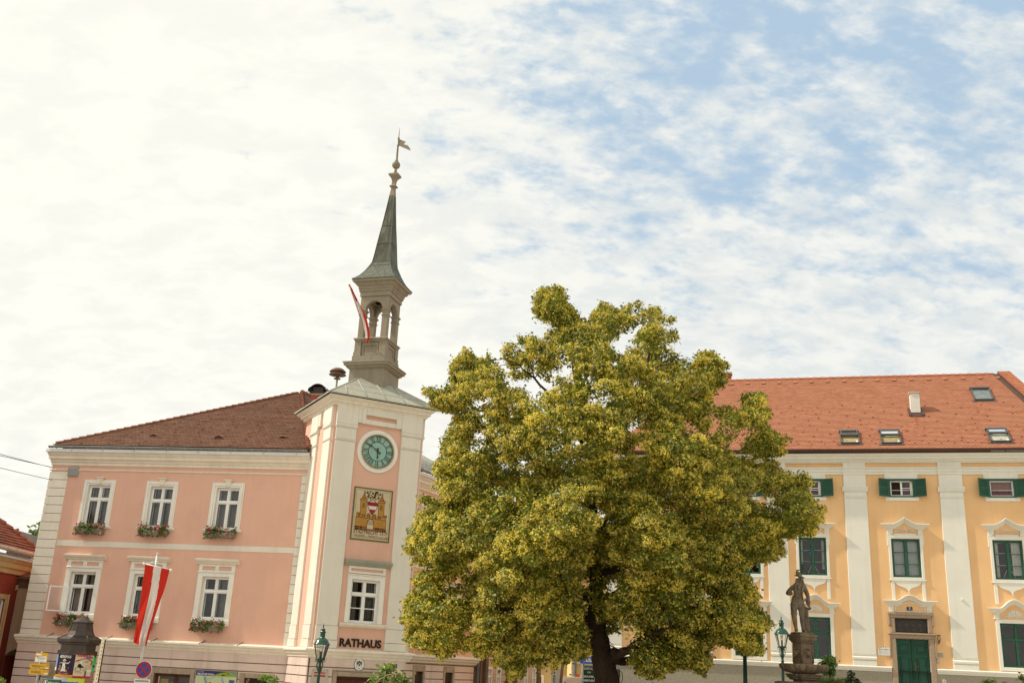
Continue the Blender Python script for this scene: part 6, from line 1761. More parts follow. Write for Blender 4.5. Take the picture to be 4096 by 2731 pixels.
def deco4(rect, shp, txt):
    rect(0, 1, 0, .25, 1, .003); rect(0, 1, .25, .4, 2, .003); return [K('poster_olive', (.10, .13, .03)), K('poster_white', (.66, .62, .56))]
aM = lambda x: view + math.asin(max(-.99, min(.99, (x - 1100) / 345)))
poster(aM(782), aM(1078), zp0, zp1, 'poster', K('poster_night', (.022, .012, .028)), deco1)
poster(aM(1080), aM(1388), zp0 - .02, zp1, 'poster', K('poster_cream', (.60, .50, .34)), deco2)
poster(aM(1390), aM(1425) + .45, zp0 + .22, zp1 - .03, 'poster', K('poster_lime', (.03, .50, .08)), deco3)
poster(aM(781) - .42, aM(781), zp0 + .02, zp1, 'poster', K('poster_sky', (.16, .30, .46)), deco4)
def deco5(rect, shp, txt): txt('CREEK', .11, .62, .55, 1, .006, fit=.24, bold=.003); return [M_black]
poster(aM(1000), aM(1300), zp0 - .75, zp0 - .04, 'poster', K('poster_yellow', (.52, .62, .03)), deco5)
poster(aM(1305), aM(1425) + .3, zp0 - .6, zp0 + .19, 'poster', K('poster_mixed', (.30, .16, .10)), deco4)
poster(aM(790), aM(995), zp0 - .75, zp0 - .03, 'poster', K('poster_pale', (.45, .43, .38)), deco4)

# ------------------------------------------------------------------ hiking signpost, information board, slanting board
def stand(name, label, cat, x, y, Y, rz=0.0):
    p = at(x, y, Y); t_ = thing(name, label, cat, (p.x, p.y, ground_z(p.x, p.y)), rz); bpy.context.view_layer.update()
    return t_, p


t, p = stand('hiking_signpost', 'grey hiking signpost with a white plate and two yellow arrow boards', 'signpost', 160, 2660, 36, R(-4))
M_yel = mat('trail_sign_yellow', (.66, .36, .015), .4, .05, 3, spec=.4); gz_ = t.location.z
fr_s = Frame((p.x, p.y), R(-4)); c = Ctx(t, fr_s)
def su(x, y): return fr_s.uz(x, y, .06)
m = MB(); m.tube([(0, 0, gz_), (0, 0, su(167, 2604)[1])], .045, 10); c.add('pole', m, M_gutter)
def board(name, pts, M_, lines, mats):
    m_ = MB(); P_ = [su(80 + a * .20408, 2480 + b * .20408) for a, b in pts]; ar = sum(a[0] * b[1] - b[0] * a[1] for a, b in zip(P_, P_[1:] + P_[:1]))
    m_.plate(P_ if ar > 0 else P_[::-1], .05, .07); o_ = c.add(name, m_, M_); q = MB()
    for args in lines: args(q)
    if q.v: c.add('lettering', q, mats, o_)
def T2(s, px, py, size, m_=0, fit=None, al='LEFT'):
    def f(q):
        u, z = su(80 + px * .20408, 2480 + py * .20408); text_mb(q, s, size, u, z, .073, m_, 0, 1, al, 0, R(-3), 0, fit)
    return f
def B2(pts, m_):
    def f(q):
        P_ = [su(80 + a * .20408, 2480 + b * .20408) for a, b in pts]; ar = sum(a[0] * b[1] - b[0] * a[1] for a, b in zip(P_, P_[1:] + P_[:1])); q.plate(P_ if ar > 0 else P_[::-1], .0705, .0725, m_)
    return f
board('plate', [(315, 622), (553, 640), (527, 830), (282, 818)], M_yel, [B2([(312, 715), (420, 706), (512, 700), (527, 712), (514, 815), (296, 804)], 1), B2([(325, 645), (432, 655), (428, 684), (322, 676)], 1), T2('Ybbs an der Donau', 415, 745, .085, 0, .32, 'CENTER'), T2('220 m Seehöhe', 408, 765, .05, 0, .22, 'CENTER'), T2('nach Rundweg Nr. 6', 405, 800, .035, 0, .24, 'CENTER')], [M_black, M_signwhite])
board('arrow_board', [(183, 893), (215, 842), (576, 856), (566, 950), (210, 940)], M_yel, [T2('Donausteig Sarlingstein', 230, 882, .055, 0, .40), T2('Rundweg Sarling', 230, 906, .055, 0, .28), T2('30 min', 525, 886, .045, 0, .07), T2('1 h', 475, 908, .045), B2([(498, 922), (562, 926), (560, 946), (496, 944)], 1)], [M_black, M_signwhite])
board('arrow_board', [(163, 1003), (197, 952), (560, 962), (552, 1060), (190, 1054)], M_yel, [T2('Ybbs Säusenstein', 215, 994, .055, 0, .34), T2('Donauradweg Persenbeug', 212, 1018, .055, 0, .34), T2('2 h', 455, 994, .045), T2('45 min', 510, 996, .045, 0, .07), B2([(478, 1032), (545, 1036), (543, 1056), (476, 1054)], 1)], [M_black, M_signwhite])
t, c = fixture('notice_box', 'small dark red notice box on the town hall wall behind the signpost', 'notice', FA, FA.uz(155, 2707)[0], FA.uz(155, 2707)[1], .09)
u_, z_ = FA.uz(155, 2707, .1); m = MB(); m.bbox(u_ - .07, u_ + .07, z_ - .11, z_ + .11, .09, .14, .008); c.add('box', m, mat('notice_maroon', (.09, .025, .02), .5, .1))

t, p = stand('information_board', 'green and blue information board in front of the advertising column', 'sign board', 250, 2725, 33, R(-5))
fr_s = Frame((p.x, p.y), R(-5)); c = Ctx(t, fr_s); gz_ = t.location.z
ua, za = fr_s.uz(175, 2712); ub, zb = fr_s.uz(247, 2713); uc, zc_ = fr_s.uz(315, 2717); H_ = .75
m = MB(); m.bbox(ua, ub, za - H_, za, .0, .05, .015); b1 = c.add('board', m, mat('info_green', (.008, .10, .055), .4, .05, spec=.4))
m = MB(); m.bbox(ub + .01, uc, za - H_ - .02, za - .05, -.01, .03, .008); c.add('blue_panel', m, mat('info_blue', (.025, .09, .32), .4, .06, spec=.4))
m = MB(); text_mb(m, 'i', .20, ua + .10, za - .185, .053, 0, .012); m.line([(ua + .045, za - .04), (ua + .155, za - .04), (ua + .155, za - .21), (ua + .045, za - .21)], .008, .052, 0, True); text_mb(m, 'Information', .135, ua + .19, za - .165, .053, 0, .003, fit=.37, align='LEFT'); c.add('lettering', m, M_signwhite, b1)
m = MB()
for u_ in (ua + .08, uc - .08): m.tube([(u_, .03, gz_), (u_, .03, za - .03)], .03, 8)
c.add('post', m, M_gutter)

b0, b1 = at(381, 2740, 36), at(416, 2546, 36.4)
t = thing('slanting_pole', 'pale slanting board with dark notches beside the advertising column', 'board', (b0.x, b0.y, b0.z - 2.2)); bpy.context.view_layer.update()
d_ = (b1 - b0).normalized(); b0_ = b0 - d_ * 2.2 / d_.z; m = MB(); L0 = (b1 - b0_).length
x_ = Vector((d_.z, 0, -d_.x)).normalized(); y_ = d_.cross(x_)
O_ = b0_ - t.location
def PB_(a, b, s): return O_ + x_ * a + y_ * b + d_ * s
V_ = [PB_(a, b, s) for s, wd in ((0, .085), (L0 - .1, .055), (L0, .035)) for a, b in ((-wd, -.03), (wd, -.03), (wd, .03), (-wd, .03))]
m.mesh(V_, [(i + k, i + (k + 1) % 4, i + 4 + (k + 1) % 4, i + 4 + k) for i in (0, 4) for k in range(4)] + [(8, 9, 10, 11)])
V_ = [PB_(wd + e, b, s) for s, wd in ((0, .085), (L0 - .1, .055)) for e, b in ((0, -.032), (.022, -.032), (.022, .03), (0, .03))]
m.mesh(V_, [(k, (k + 1) % 4, 4 + (k + 1) % 4, 4 + k) for k in range(4)] + [(4, 5, 6, 7)], 1)
for k in range(22):
    s = L0 - .25 - k * .13; q = [PB_(a, b, s + e) for a, b, e in ((.005, -.033, 0), (.028, -.033, .0), (.028, -.033, .04), (.005, -.033, .04))]
    m.poly(q, 1)
m.build('board', [mat('pale_painted_wood', (.66, .54, .36), .6, .08, 4), M_black], t)

# ------------------------------------------------------------------ banner mast with the no-stopping sign
YF = 40.0
top = at(630, 2216, YF); t = thing('banner_mast', 'white mast carrying a long red and white banner on a crossbar', 'flagpole', (top.x, top.y, ground_z(top.x, top.y))); bpy.context.view_layer.update()
iv = Matrix.Translation(-t.location)
m = MB(); m.tube([(0, 0, 0), (0, 0, (iv @ top).z)], [.055, .045], 10); m.lathe([(.055, (iv @ top).z - .02), (.06, (iv @ top).z + .03), (.02, (iv @ top).z + .06)], 10); m.build('pole', M_gutter if False else mat('white_mast_paint', (.58, .56, .52), .4, .06, 2, spec=.4), t)
zq2 = lambda x, y: (x * .40253, 2100 + y * .40253)
cl, cr_ = at(*zq2(1430, 380), YF - .12), at(*zq2(1697, 445), YF - .12); gp = at(*zq2(1555, 357), YF)
m = MB(); m.tube([iv @ cl, iv @ cr_], .018, 8); m.ball(iv @ cl, .055, 10); m.ball(iv @ cr_, .055, 10); m.tube([iv @ cl, iv @ gp, iv @ cr_], .008, 4); m.build('crossbar', M_signwhite, t)
Lc = [(1443, 388), (1430, 480), (1412, 600), (1396, 740), (1376, 860), (1352, 990), (1336, 1090), (1325, 1158)]
Rc = [(1686, 441), (1664, 530), (1640, 620), (1596, 740), (1556, 860), (1512, 990), (1480, 1100), (1453, 1200)]
m = MB(); nr, nk = 30, 54; grid = []
def ipl(Q, f_):
    f_ *= len(Q) - 1; i = min(int(f_), len(Q) - 2); w_ = f_ - i
    return (Q[i][0] * (1 - w_) + Q[i + 1][0] * w_, Q[i][1] * (1 - w_) + Q[i + 1][1] * w_)
for i in range(nr + 1):
    f_ = i / nr; l_, r_ = ipl(Lc, f_), ipl(Rc, f_); row = []
    for k in range(nk + 1):
        h = k / nk; sag = 14 * f_ * math.sin(h * pi) * (1 if f_ > .9 else .3)
        x, y = l_[0] + (r_[0] - l_[0]) * h, l_[1] + (r_[1] - l_[1]) * h + sag
        fold = .10 * f_ * math.sin(h * pi * 3.1 + 1.2 * math.sin(f_ * 3)) + .05 * math.sin(h * 9 + f_ * 14) * f_
        row.append(iv @ at(*zq2(x, y), YF - .14 + fold))
    grid.append(row)
for i in range(nr):
    f_ = i / nr; wl, wr = .345 + .02 * math.sin(f_ * 5) + .08 * f_, .665 + .24 * f_
    for k in range(nk):
        h = (k + .5) / nk
        m.poly([grid[i][k], grid[i][k + 1], grid[i + 1][k + 1], grid[i + 1][k]], 1 if wl < h < wr - .02 * math.sin(f_ * 9) else 0, True)
m.build('banner', [C_red, C_white], t)
t, p = stand('no_stopping_sign', 'round blue and red no-stopping sign with an exemption plate on the banner mast', 'traffic sign', 575.6, 2676.8, YF - .10, R(-3))
frs = Frame((p.x, p.y), R(-3)); c = Ctx(t, frs); zc_ = p.z
m = MB(); m.disc(0, zc_, .305, .02, 0, 40); m.disc(0, zc_, .293, .022, 1, 40); m.disc(0, zc_, .218, .025, 2, 40)
for a in (pi / 4, -pi / 4): m.line([(-.24 * math.cos(a), zc_ - .24 * math.sin(a)), (.24 * math.cos(a), zc_ + .24 * math.sin(a))], .062, .0275 + .001 * a, 1)
for k in range(40):
    a, b = 2 * pi * k / 40, 2 * pi * (k + 1) / 40; m.poly([(.305 * math.sin(a), .0, zc_ + .305 * math.cos(a)), (.305 * math.sin(b), 0, zc_ + .305 * math.cos(b)), (.305 * math.sin(b), -.02, zc_ + .305 * math.cos(b)), (.305 * math.sin(a), -.02, zc_ + .305 * math.cos(a))], 0, True)
m.poly([(.305 * math.sin(-2 * pi * k / 40), 0, zc_ + .305 * math.cos(2 * pi * k / 40)) for k in range(40)], 0)
c.add('disc', m, [M_signwhite, M_signred, M_signblue])
m = MB(); zp = zc_ - .33; m.bbox(-.30, .30, zp - .55, zp, 0, .02, .004); pl = c.add('exemption_plate', m, M_signwhite)
m = MB(); text_mb(m, 'ausgenommen', .11, 0, zp - .095, .022, 0, .002, fit=.50); m.bar(-.11, .11, zp - .40, zp - .155, .02, .023, 1); m.disc(0, zp - .20, .025, .025, 2, 10); m.line([(0, zp - .22), (.0, zp - .30), (.06, zp - .30), (.08, zp - .37)], .022, .025, 2); c.add('lettering', m, [M_black, M_signblue, M_signwhite], pl)
m = MB(); m.tube([(-.04, .06, t.location.z), (-.04, .06, zc_ + .3)], .03, 8); m.bar(-.08, .08, zc_ - .03, zc_ + .03, -.05, -.0); c.add('post', m, M_gutter)

# ------------------------------------------------------------------ overhead wires at the left
for n, (xa, ya, xb, yb) in enumerate(((0, 1806, 216, 1871), (0, 1812, 214, 1869), (0, 1861, 205, 1918))):
    a, b = at(xb, yb, 46.9), at(xa, ya, 41.0); d = b - a; e = a + d * 4
    t = thing('overhead_wire', ('uppermost dark wire running from the town hall corner', 'dark wire just below the uppermost one at the town hall corner', 'lowest single wire at the town hall corner blocks')[n], 'wire', tuple(a), 0, 'wires at the town hall corner'); bpy.context.view_layer.update()
    m = MB(); m.tube([(e - a) * (k / 12) + Vector((0, 0, -1.6 * (k / 12) * (1 - k / 12) * .3)) for k in range(13)], .012, 5); m.build('cable', M_black, t)
# ------------------------------------------------------------------ neighbours at the left edge
xR = -22.35
t = thing('red_house', 'dark red house with a tiled roof at the left edge', 'house', (xR, 46, -4.5), R(90)); bpy.context.view_layer.update()
FR = Frame((xR, 44.0), R(90))              # facade along the depth, facing the square (u runs away from the camera)
c = Ctx(t, FR)
M_redw = mat('ox_red_plaster', (.30, .055, .035), .92, .12, 1.2, .3, 60, dirt=(.22, .045, .03), dirt_amt=.5)
M_ochre = mat('ochre_trim', (.60, .40, .20), .88, .08, 1.5, streak=.3)
M_tileC = tile_mat('neighbour_clay_tiles', [(.24, .08, .045), (.29, .10, .055), (.34, .13, .075)], .25, .16, 4.1, (.07, .02, .012))
L_ = 5.9
W1 = [(2.2, 3.5, -.62, .95)]
u_, z_ = FR.uz(15, 2400)
m = MB(); m.wall(-6, L_, -5, 3.6, [(u_ - 1.2, u_ + .12, z_ - 1.9, z_ + .05)], 0, 0, .16); m.poly([(L_, 0, -5), (L_, 8, -5), (L_, 8, 3.6), (L_, 0, 3.6)]); m.poly([(-6, 0, -5), (-6, 8, -5), (-6, 8, 3.6), (-6, 0, 3.6)]); c.add('wall', m, M_redw)
m = MB(); x0, x1, z0, z1 = u_ - 1.2, u_ + .12, z_ - 1.9, z_ + .05
m.bbox(x1, x1 + .22, z0 - .2, z1 + .22, 0, .06); m.bbox(x0 - .22, x0, z0 - .2, z1 + .22, 0, .06); m.bbox(x0, x1, z1, z1 + .22, 0, .06); m.bbox(x0, x1, z0 - .2, z0, 0, .06); m.bbox(x1 + .16, x1 + .24, z0 - .22, z1 + .25, .06, .09)
wn_ = c.add('window', m, M_ochre)
m = MB(); m.bbox(x0, x0 + .06, z0, z1, -.14, -.06); m.bbox(x1 - .08, x1, z0, z1, -.14, -.06); m.bbox(x0, x1, z1 - .08, z1, -.14, -.06); m.bbox((x0 + x1) / 2 - .04, (x0 + x1) / 2 + .04, z0, z1, -.14, -.06); c.add('frame', m, M_wpaint, wn_)
m = MB(); m.poly([(x0, .16, z0), (x1, .16, z0), (x1, .16, z1), (x0, .16, z1)]); c.add('pane', m, mat('dim_window', (.03, .03, .028), .1, .3, 2, spec=.6), wn_)
m = MB(); m.sweep([(0, 3.0), (.10, 3.02), (.12, 3.18), (.22, 3.26), (.24, 3.44), (.34, 3.52), (.40, 3.62), (0, 3.66)], -6, L_); c.add('cornice', m, M_ochre)
m = MB(); m.sweep([(0, 3.66), (.52, 3.62), (.54, 3.68), (0, 3.86)], -6, L_); c.add('flashing', m, M_zinc)
m = MB(); m.tube([(-6, -.55, 3.98), (L_, -.55, 3.98)], .10, 12)
for k in range(14): m.tube([(-6 + k * .85, -.55, 3.98), (-6 + k * .85 + .05, -.55, 3.98)], .112, 12)
c.add('gutter', m, mat('pale_copper_gutter', (.50, .37, .27), .5, .15, 2, spec=.4))
m = MB(); tp = R(36); tiled_plane(m, lambda d: -6, lambda d: L_ + .1 - max(0, (d + .4)) * .55, -.40, 4.2, 4.06, tp, .27, lift=.05, rng=random.Random(2))
m.poly([(-6, 4.2, 4.06 + 4.6 * math.tan(tp)), (L_ - 2.4, 4.2, 4.06 + 4.6 * math.tan(tp)), (L_, 8, 4.1), (-6, 8, 4.1)])
c.add('roof', m, [M_tileC, M_ridge])
m = MB(); hip_caps(m, (L_ + .1, -.4, 4.08), (L_ + .1 - 4.6 * .55, 4.2, 4.06 + 4.6 * math.tan(tp)), .12, .4); c.add('hip_caps', m, M_ridge)
q = at(55, 2150, 52); t = thing('dormer_gable', 'grey sheet gable end rising behind the red house roof', 'gable', tuple(q)); bpy.context.view_layer.update()
m = MB(); m.mesh([(-.55, 0, -1.6), (.15, 0, .35), (.25, 0, .35), (1.4, 0, -1.5), (-.55, 2, -1.6), (.15, 2, .35), (.25, 2, .35), (1.4, 2, -1.5)], [(0, 1, 2, 3), (1, 5, 6, 2), (2, 6, 7, 3), (0, 4, 5, 1)]); m.build('wall', mat('weathered_grey_sheet', (.17, .17, .15), .7, .15), t)
m = MB()
for k in range(9): m.tube([(-.75 + k * .1, -.04, .0 + k * .05 - .02), (-.62 + k * .1, -.04, .02 + k * .05)], .07, 6)
m.build('verge_tiles', M_ridge, t)

# beige gateway wall between the red house and the town hall
YG = 48.6; FG = Frame((-22.33, YG), R(0)); t = thing('gateway_wall', 'shaded beige gateway wall with an arched passage left of the town hall', 'gateway', (-22.33, YG, -4.5), 0); t['kind'] = 'thing'; bpy.context.view_layer.update(); c = Ctx(t, FG)
U = lambda x, y: FG.uz(x, y)
ul = U(62, 2400)[0]; ur = U(175, 2400)[0] + 1.2; zt = U(100, 2325)[1]
ax, az = U(95, 2590)[0] - .1, U(95, 2592)[1]
aw = .86; zs = az - .85
m = MB(); n = 18
arc = [(ax - aw * math.cos(pi * k / n), zs + .85 * math.sin(pi * k / n)) for k in range(n + 1)]
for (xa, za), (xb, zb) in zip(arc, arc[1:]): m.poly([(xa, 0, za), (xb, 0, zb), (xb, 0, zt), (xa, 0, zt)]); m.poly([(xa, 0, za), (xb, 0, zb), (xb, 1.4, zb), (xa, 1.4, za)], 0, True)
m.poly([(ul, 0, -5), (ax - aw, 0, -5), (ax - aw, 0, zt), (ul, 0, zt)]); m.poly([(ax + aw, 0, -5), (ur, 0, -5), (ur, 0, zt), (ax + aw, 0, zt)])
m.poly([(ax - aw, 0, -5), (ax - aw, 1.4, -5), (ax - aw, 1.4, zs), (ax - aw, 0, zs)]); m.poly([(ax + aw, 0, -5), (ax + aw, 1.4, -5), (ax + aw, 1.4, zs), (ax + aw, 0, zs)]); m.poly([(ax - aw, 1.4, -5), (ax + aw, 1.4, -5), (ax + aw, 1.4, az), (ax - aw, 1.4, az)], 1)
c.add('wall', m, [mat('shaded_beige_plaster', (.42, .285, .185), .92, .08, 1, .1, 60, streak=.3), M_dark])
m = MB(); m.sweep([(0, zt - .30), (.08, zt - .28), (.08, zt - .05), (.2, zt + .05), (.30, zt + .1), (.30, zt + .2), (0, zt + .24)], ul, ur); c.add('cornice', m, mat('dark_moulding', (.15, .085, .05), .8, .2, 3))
m = MB(); m.poly([(ul, -.32, zt + .24), (ur, -.32, zt + .24), (ur, 2, zt + .9), (ul, 2, zt + .9)]); c.add('roof', m, M_ridge)
u_, z_ = U(65, 2348); t, c = fixture('floodlight', 'small cream floodlight under the gateway cornice', 'lamp', FG, u_, z_)
m = MB(); m.mesh([(u_ - .06, -.02, z_ - .05), (u_ + .14, -.02, z_ - .05), (u_ + .14, -.02, z_ + .12), (u_ - .06, -.02, z_ + .12), (u_ - .12, -.22, z_ - .16), (u_ + .08, -.22, z_ - .16), (u_ + .08, -.22, z_ + .08), (u_ - .12, -.22, z_ + .08)], [(4, 5, 6, 7), (0, 4, 7, 3), (1, 2, 6, 5), (0, 1, 5, 4), (3, 7, 6, 2)]); c.add('housing', m, mat('cream_housing', (.50, .40, .26), .6))

# ------------------------------------------------------------------ buildings down the street behind the lime tree
M_rosew = mat('rose_beige_plaster', (.60, .45, .345), .9, .07, .8, .1, 60, streak=.25)
t, c = fixture('street_house', 'rose beige house with rusticated bands and tall white latticed windows beyond the downpipe', 'house', FC, 9.0, -3.2)
WN = [(10.17, 10.72, -2.8, .0), (11.22, 11.78, -2.8, .0), (14.75, 15.2, -2.8, .1), (15.85, 16.3, -2.8, .1)]
m = MB(); m.wall(8.95, 16.9, -5, 7.0, WN, 0.0, 0, .15); m.poly([(16.9, 0, -5), (16.9, 8, -5), (16.9, 8, 7), (16.9, 0, 7)]); m.poly([(8.95, 0, -5), (8.95, 8, -5), (8.95, 8, 7), (8.95, 0, 7)]); c.add('wall', m, M_rosew)
m = MB()
for k in range(9):
    for a, b in ((9.85, 10.1), (10.8, 11.15), (11.85, 12.3)): m.bbox(a, b, .0 - k * .33, .31 - k * .33, 0, .05, .01)
c.add('rusticated_base', m, M_rosew)
m = MB(); m.bbox(8.98, 9.16, -5, .62, 0, .2); m.bbox(9.55, 9.84, -5, .62, 0, .22); m.bbox(8.9, 9.95, .62, .86, 0, .34, .04); m.box(9.16, 9.55, -.05, .0, -5, .62); c.add('doorway', m, mat('brown_pilaster_stone', (.17, .105, .07), .85, .2, 3))
m = MB(); m.bbox(12.32, 12.55, -5, 1.2, 0, .15); m.bbox(13.3, 13.6, -5, 1.2, 0, .15); m.box(12.55, 13.3, -.03, .01, -5, 1.0); m.bbox(16.5, 16.8, -5, 6.5, 0, .12); c.add('pilaster', m, MATS['brown_pilaster_stone'])
for (a, b, z0, z1) in WN:
    m = MB(); m.bbox(a - .03, a + .06, z0, z1, -.12, .03); m.bbox(b - .06, b + .03, z0, z1, -.12, .03); m.bbox((a + b) / 2 - .03, (a + b) / 2 + .03, z0, z1, -.12, .0); m.bbox(a, b, z1 - .1, z1 + .02, -.12, .03); m.bbox(a, b, -.5, -.44, -.12, .0); m.bbox(a, b, -1.35, -1.3, -.12, 0)
    wn_ = c.add('window', m, M_wpaint); m = MB(); m.poly([(a, .11, z0), (b, .11, z0), (b, .11, z1), (a, .11, z1)]); c.add('pane', m, mat('dull_net_pane', (.30, .27, .23), .4, .2, 3) if 'dull_net_pane' not in MATS else MATS['dull_net_pane'], wn_)
m = MB(); m.poly([(8.95, -.3, 7), (16.9, -.3, 7), (16.9, 6, 10), (8.95, 6, 10)]); c.add('roof', m, M_tileC)

YH = 70.0
def front_house(name, label, x0, x1, Y, zt, M_, a=0.0):
    fr = Frame((at(x0, 2690, Y).x, Y), a); t_ = thing(name, label, 'house', (fr.O[0], fr.O[1], -3.4), a); bpy.context.view_layer.update()
    c_ = Ctx(t_, fr); w_ = fr.uz(x1, 2690)[0]; return t_, c_, fr, w_
t, c, fr, w_ = front_house('beige_house', 'plain beige house with a brown door at the end of the street', 2150, 2284, YH, 6, None)
m = MB(); da, db = fr.uz(2153, 2720)[0], fr.uz(2165, 2720)[0]; zd = fr.uz(2160, 2704)[1]; wa, wb = fr.uz(2153, 2650)[0], fr.uz(2168, 2650)[0]; wz0 = fr.uz(2160, 2662)[1]
m.wall(-.6, w_, -4, 6.0, [(da, db, -4, zd), (wa, wb, wz0, wz0 + 1.6)], 0, 0, .15); m.poly([(w_, 0, -4), (w_, 8, -4), (w_, 8, 6), (w_, 0, 6)]); c.add('wall', m, mat('straw_plaster', (.56, .45, .28), .9, .06, 1))
m = MB(); m.bbox(db, db + .16, -4, zd + .1, 0, .05); m.bbox(da, db, zd, zd + .1, 0, .05); dd = c.add('door', m, M_wpaint); m = MB(); m.box(da, db, .1, .15, -4, zd); c.add('door_leaf', m, mat('dark_purple_brown', (.035, .02, .02), .5), dd)
m = MB(); m.bbox(wa, wb, wz0 - .12, wz0, 0, .12); m.bbox(wa, wb, wz0, wz0 + .06, -.1, -.05); m.bbox((wa + wb) / 2 - .04, (wa + wb) / 2 + .04, wz0, wz0 + 1.6, -.1, -.05); ww = c.add('window', m, M_wpaint); m = MB(); m.poly([(wa, .12, wz0), (wb, .12, wz0), (wb, .12, wz0 + 1.6), (wa, .12, wz0 + 1.6)]); c.add('pane', m, MATS['dim_window'], ww)
m = MB(); m.poly([(-.6, -.4, 6), (w_ + .2, -.4, 6), (w_ + .2, 5, 9.5), (-.6, 5, 9.5)]); c.add('roof', m, M_tileC)
m = MB(); zb_ = fr.uz(2200, 2685)[1]; m.bbox(-.6, w_, zb_, zb_ + .03, 0, .03); m.bbox(-.6, w_, zb_ + .95, zb_ + .98, 0, .03); c.add('plaster_band', m, MATS['straw_plaster'])
t, c, fr, w_ = front_house('pale_yellow_house', 'pale yellow house with white corner strips seen beside the trunk', 2284, 2430, YH - 4, 6, None)
m = MB(); m.wall(0, w_ + 6, -4, 6.5, [], 0); m.poly([(0, 0, -4), (0, 8, -4), (0, 8, 6.5), (0, 0, 6.5)]); c.add('wall', m, mat('pale_yellow_plaster', (.74, .56, .24), .9, .05, 1))
m = MB(); u1 = fr.uz(2297, 2690)[0]; u2 = fr.uz(2301, 2690)[0]; m.bbox(0, u1 - .03, -4, 6.4, 0, .08, .02); zz_ = fr.uz(2340, 2656)[1]; m.bbox(u2 + .05, w_ + 6, zz_, zz_ + .12, 0, .1, .02); m.bbox(0, w_ + 6, 5.9, 6.5, 0, .3, .1); c.add('trim', m, M_pwhite)
m = MB(); m.tube([((u1 + u2) / 2 + .02, -.12, -4), ((u1 + u2) / 2 + .02, -.12, 6.4)], .08, 8); c.add('downpipe', m, MATS['grey_downpipe'])
m = MB(); m.poly([(0, -.4, 6.5), (w_ + 6, -.4, 6.5), (w_ + 6, 5, 10), (0, 5, 10)]); c.add('roof', m, M_tileC)

# ------------------------------------------------------------------ signs, pole and van in the street
t, p = stand('gasthof_sign', 'dark green inn sign with white lettering left of the tree trunk', 'sign', 2356, 2700, 37.5)
fr = Frame((p.x, p.y), 0.0); c = Ctx(t, fr); x0, z1 = fr.uz(2331.5, 2658); x1, _ = fr.uz(2381, 2660); z0 = z1 - 1.45; ch_ = .035
m = MB(); oc = lambda e: [(x0 + e + ch_, z0 + e), (x1 - e - ch_, z0 + e), (x1 - e, z0 + e + ch_), (x1 - e, z1 - e - ch_), (x1 - e - ch_, z1 - e), (x0 + e + ch_, z1 - e), (x0 + e, z1 - e - ch_), (x0 + e, z0 + e + ch_)]
m.bar(x0 - .01, x1 + .01, z0, z1 + .005, -.02, .03, 2); m.plate(oc(.012), .03, .034, 1); m.plate(oc(.026), .034, .038, 0); b1 = c.add('board', m, [mat('inn_green', (.014, .05, .032), .4, .06, spec=.4), M_signwhite, M_gutter])
m = MB(); xm = (x0 + x1) / 2; hs = lambda y: fr.uz(2356, y)[1]
text_mb(m, 'GASTHOF', .105, xm, hs(2676.5), .04, 0, .003, fit=.41); text_mb(m, 'ZUM', .07, xm, hs(2690), .04, 0, .002, fit=.12); text_mb(m, 'BRAUNEN', .09, xm, hs(2707.5), .04, 0, .003, fit=.37); text_mb(m, 'HIRSCHEN', .09, xm, hs(2723.5), .04, 0, .003, fit=.39); c.add('lettering', m, M_signwhite, b1)
m = MB(); gz_ = t.location.z
for u_ in (x0 + .03, x1 - .03): m.box(u_ - .025, u_ + .025, -.0, .04, gz_, z1 + .18)
c.add('post', m, M_gutter)
t, p = stand('direction_sign', 'blue direction sign with a white lettered strip above the inn sign', 'traffic sign', 2360, 2640, 41)
fr = Frame((p.x, p.y), R(-4)); c = Ctx(t, fr); x0, z1 = fr.uz(2321, 2631); x1, _ = fr.uz(2420, 2634); z0 = fr.uz(2322, 2652)[1]; gz_ = t.location.z
m = MB(); m.bbox(x0, x1, z0, z1 + .07, 0, .03, .01); b1 = c.add('board', m, mat('road_sign_blue', (.02, .10, .50), .4, .05, spec=.4))
m = MB(); zl = fr.uz(2370, 2644)[1]; m.bar(x0 + .22, x1 - .04, zl - .02, zl + .105, .03, .033, 1); text_mb(m, 'AUTOBAHN', .115, x0 + .53, zl, .035, 0, .002, fit=.56); c.add('lettering', m, [M_black, M_signwhite], b1)
m = MB()
for u_ in (x0 + .1, x1 - .1): m.tube([(u_, .04, gz_), (u_, .04, z1)], .035, 8)
c.add('post', m, M_gutter)
t, p = stand('stadt_banner', 'grey upright board lettered downwards beside a leaning brown post', 'sign', 2225, 2700, 52)
fr = Frame((p.x, p.y), 0.0); c = Ctx(t, fr); x0, z1 = fr.uz(2207, 2669); x1, _ = fr.uz(2243, 2670)
m = MB(); m.bbox(x0, x1, -2.4, z1, 0, .04, .008); b1 = c.add('board', m, mat('board_grey', (.46, .46, .40), .5, .05))
m = MB()
for k, ch_ in enumerate('STADTHALLE'):
    u_, z_ = fr.uz(2217.2 - k * .3, 2682.5 + k * 12.1); text_mb(m, ch_, .145, u_, z_, .042, 0, .006, 1.15)
c.add('lettering', m, M_black, b1)
t = thing('leaning_post', 'leaning brown wooden post between the grey board and the van', 'post', tuple(at(2240, 2760, 50))); bpy.context.view_layer.update()
iv = Matrix.Translation(-t.location); m = MB(); m.tube([iv @ at(2236, 2800, 50), iv @ at(2249, 2672, 50), iv @ at(2262, 2560, 50)], [.075, .068, .06], 8); m.build('post', mat('brown_post_wood', (.22, .125, .07), .85, .15, 3), t)
t, c = fixture('hanging_lamp_sign', 'small square white wall sign on the beige house corner', 'sign', Frame((at(2272, 2643, 66).x, 66), 0), 0, at(2272, 2643, 66).z)
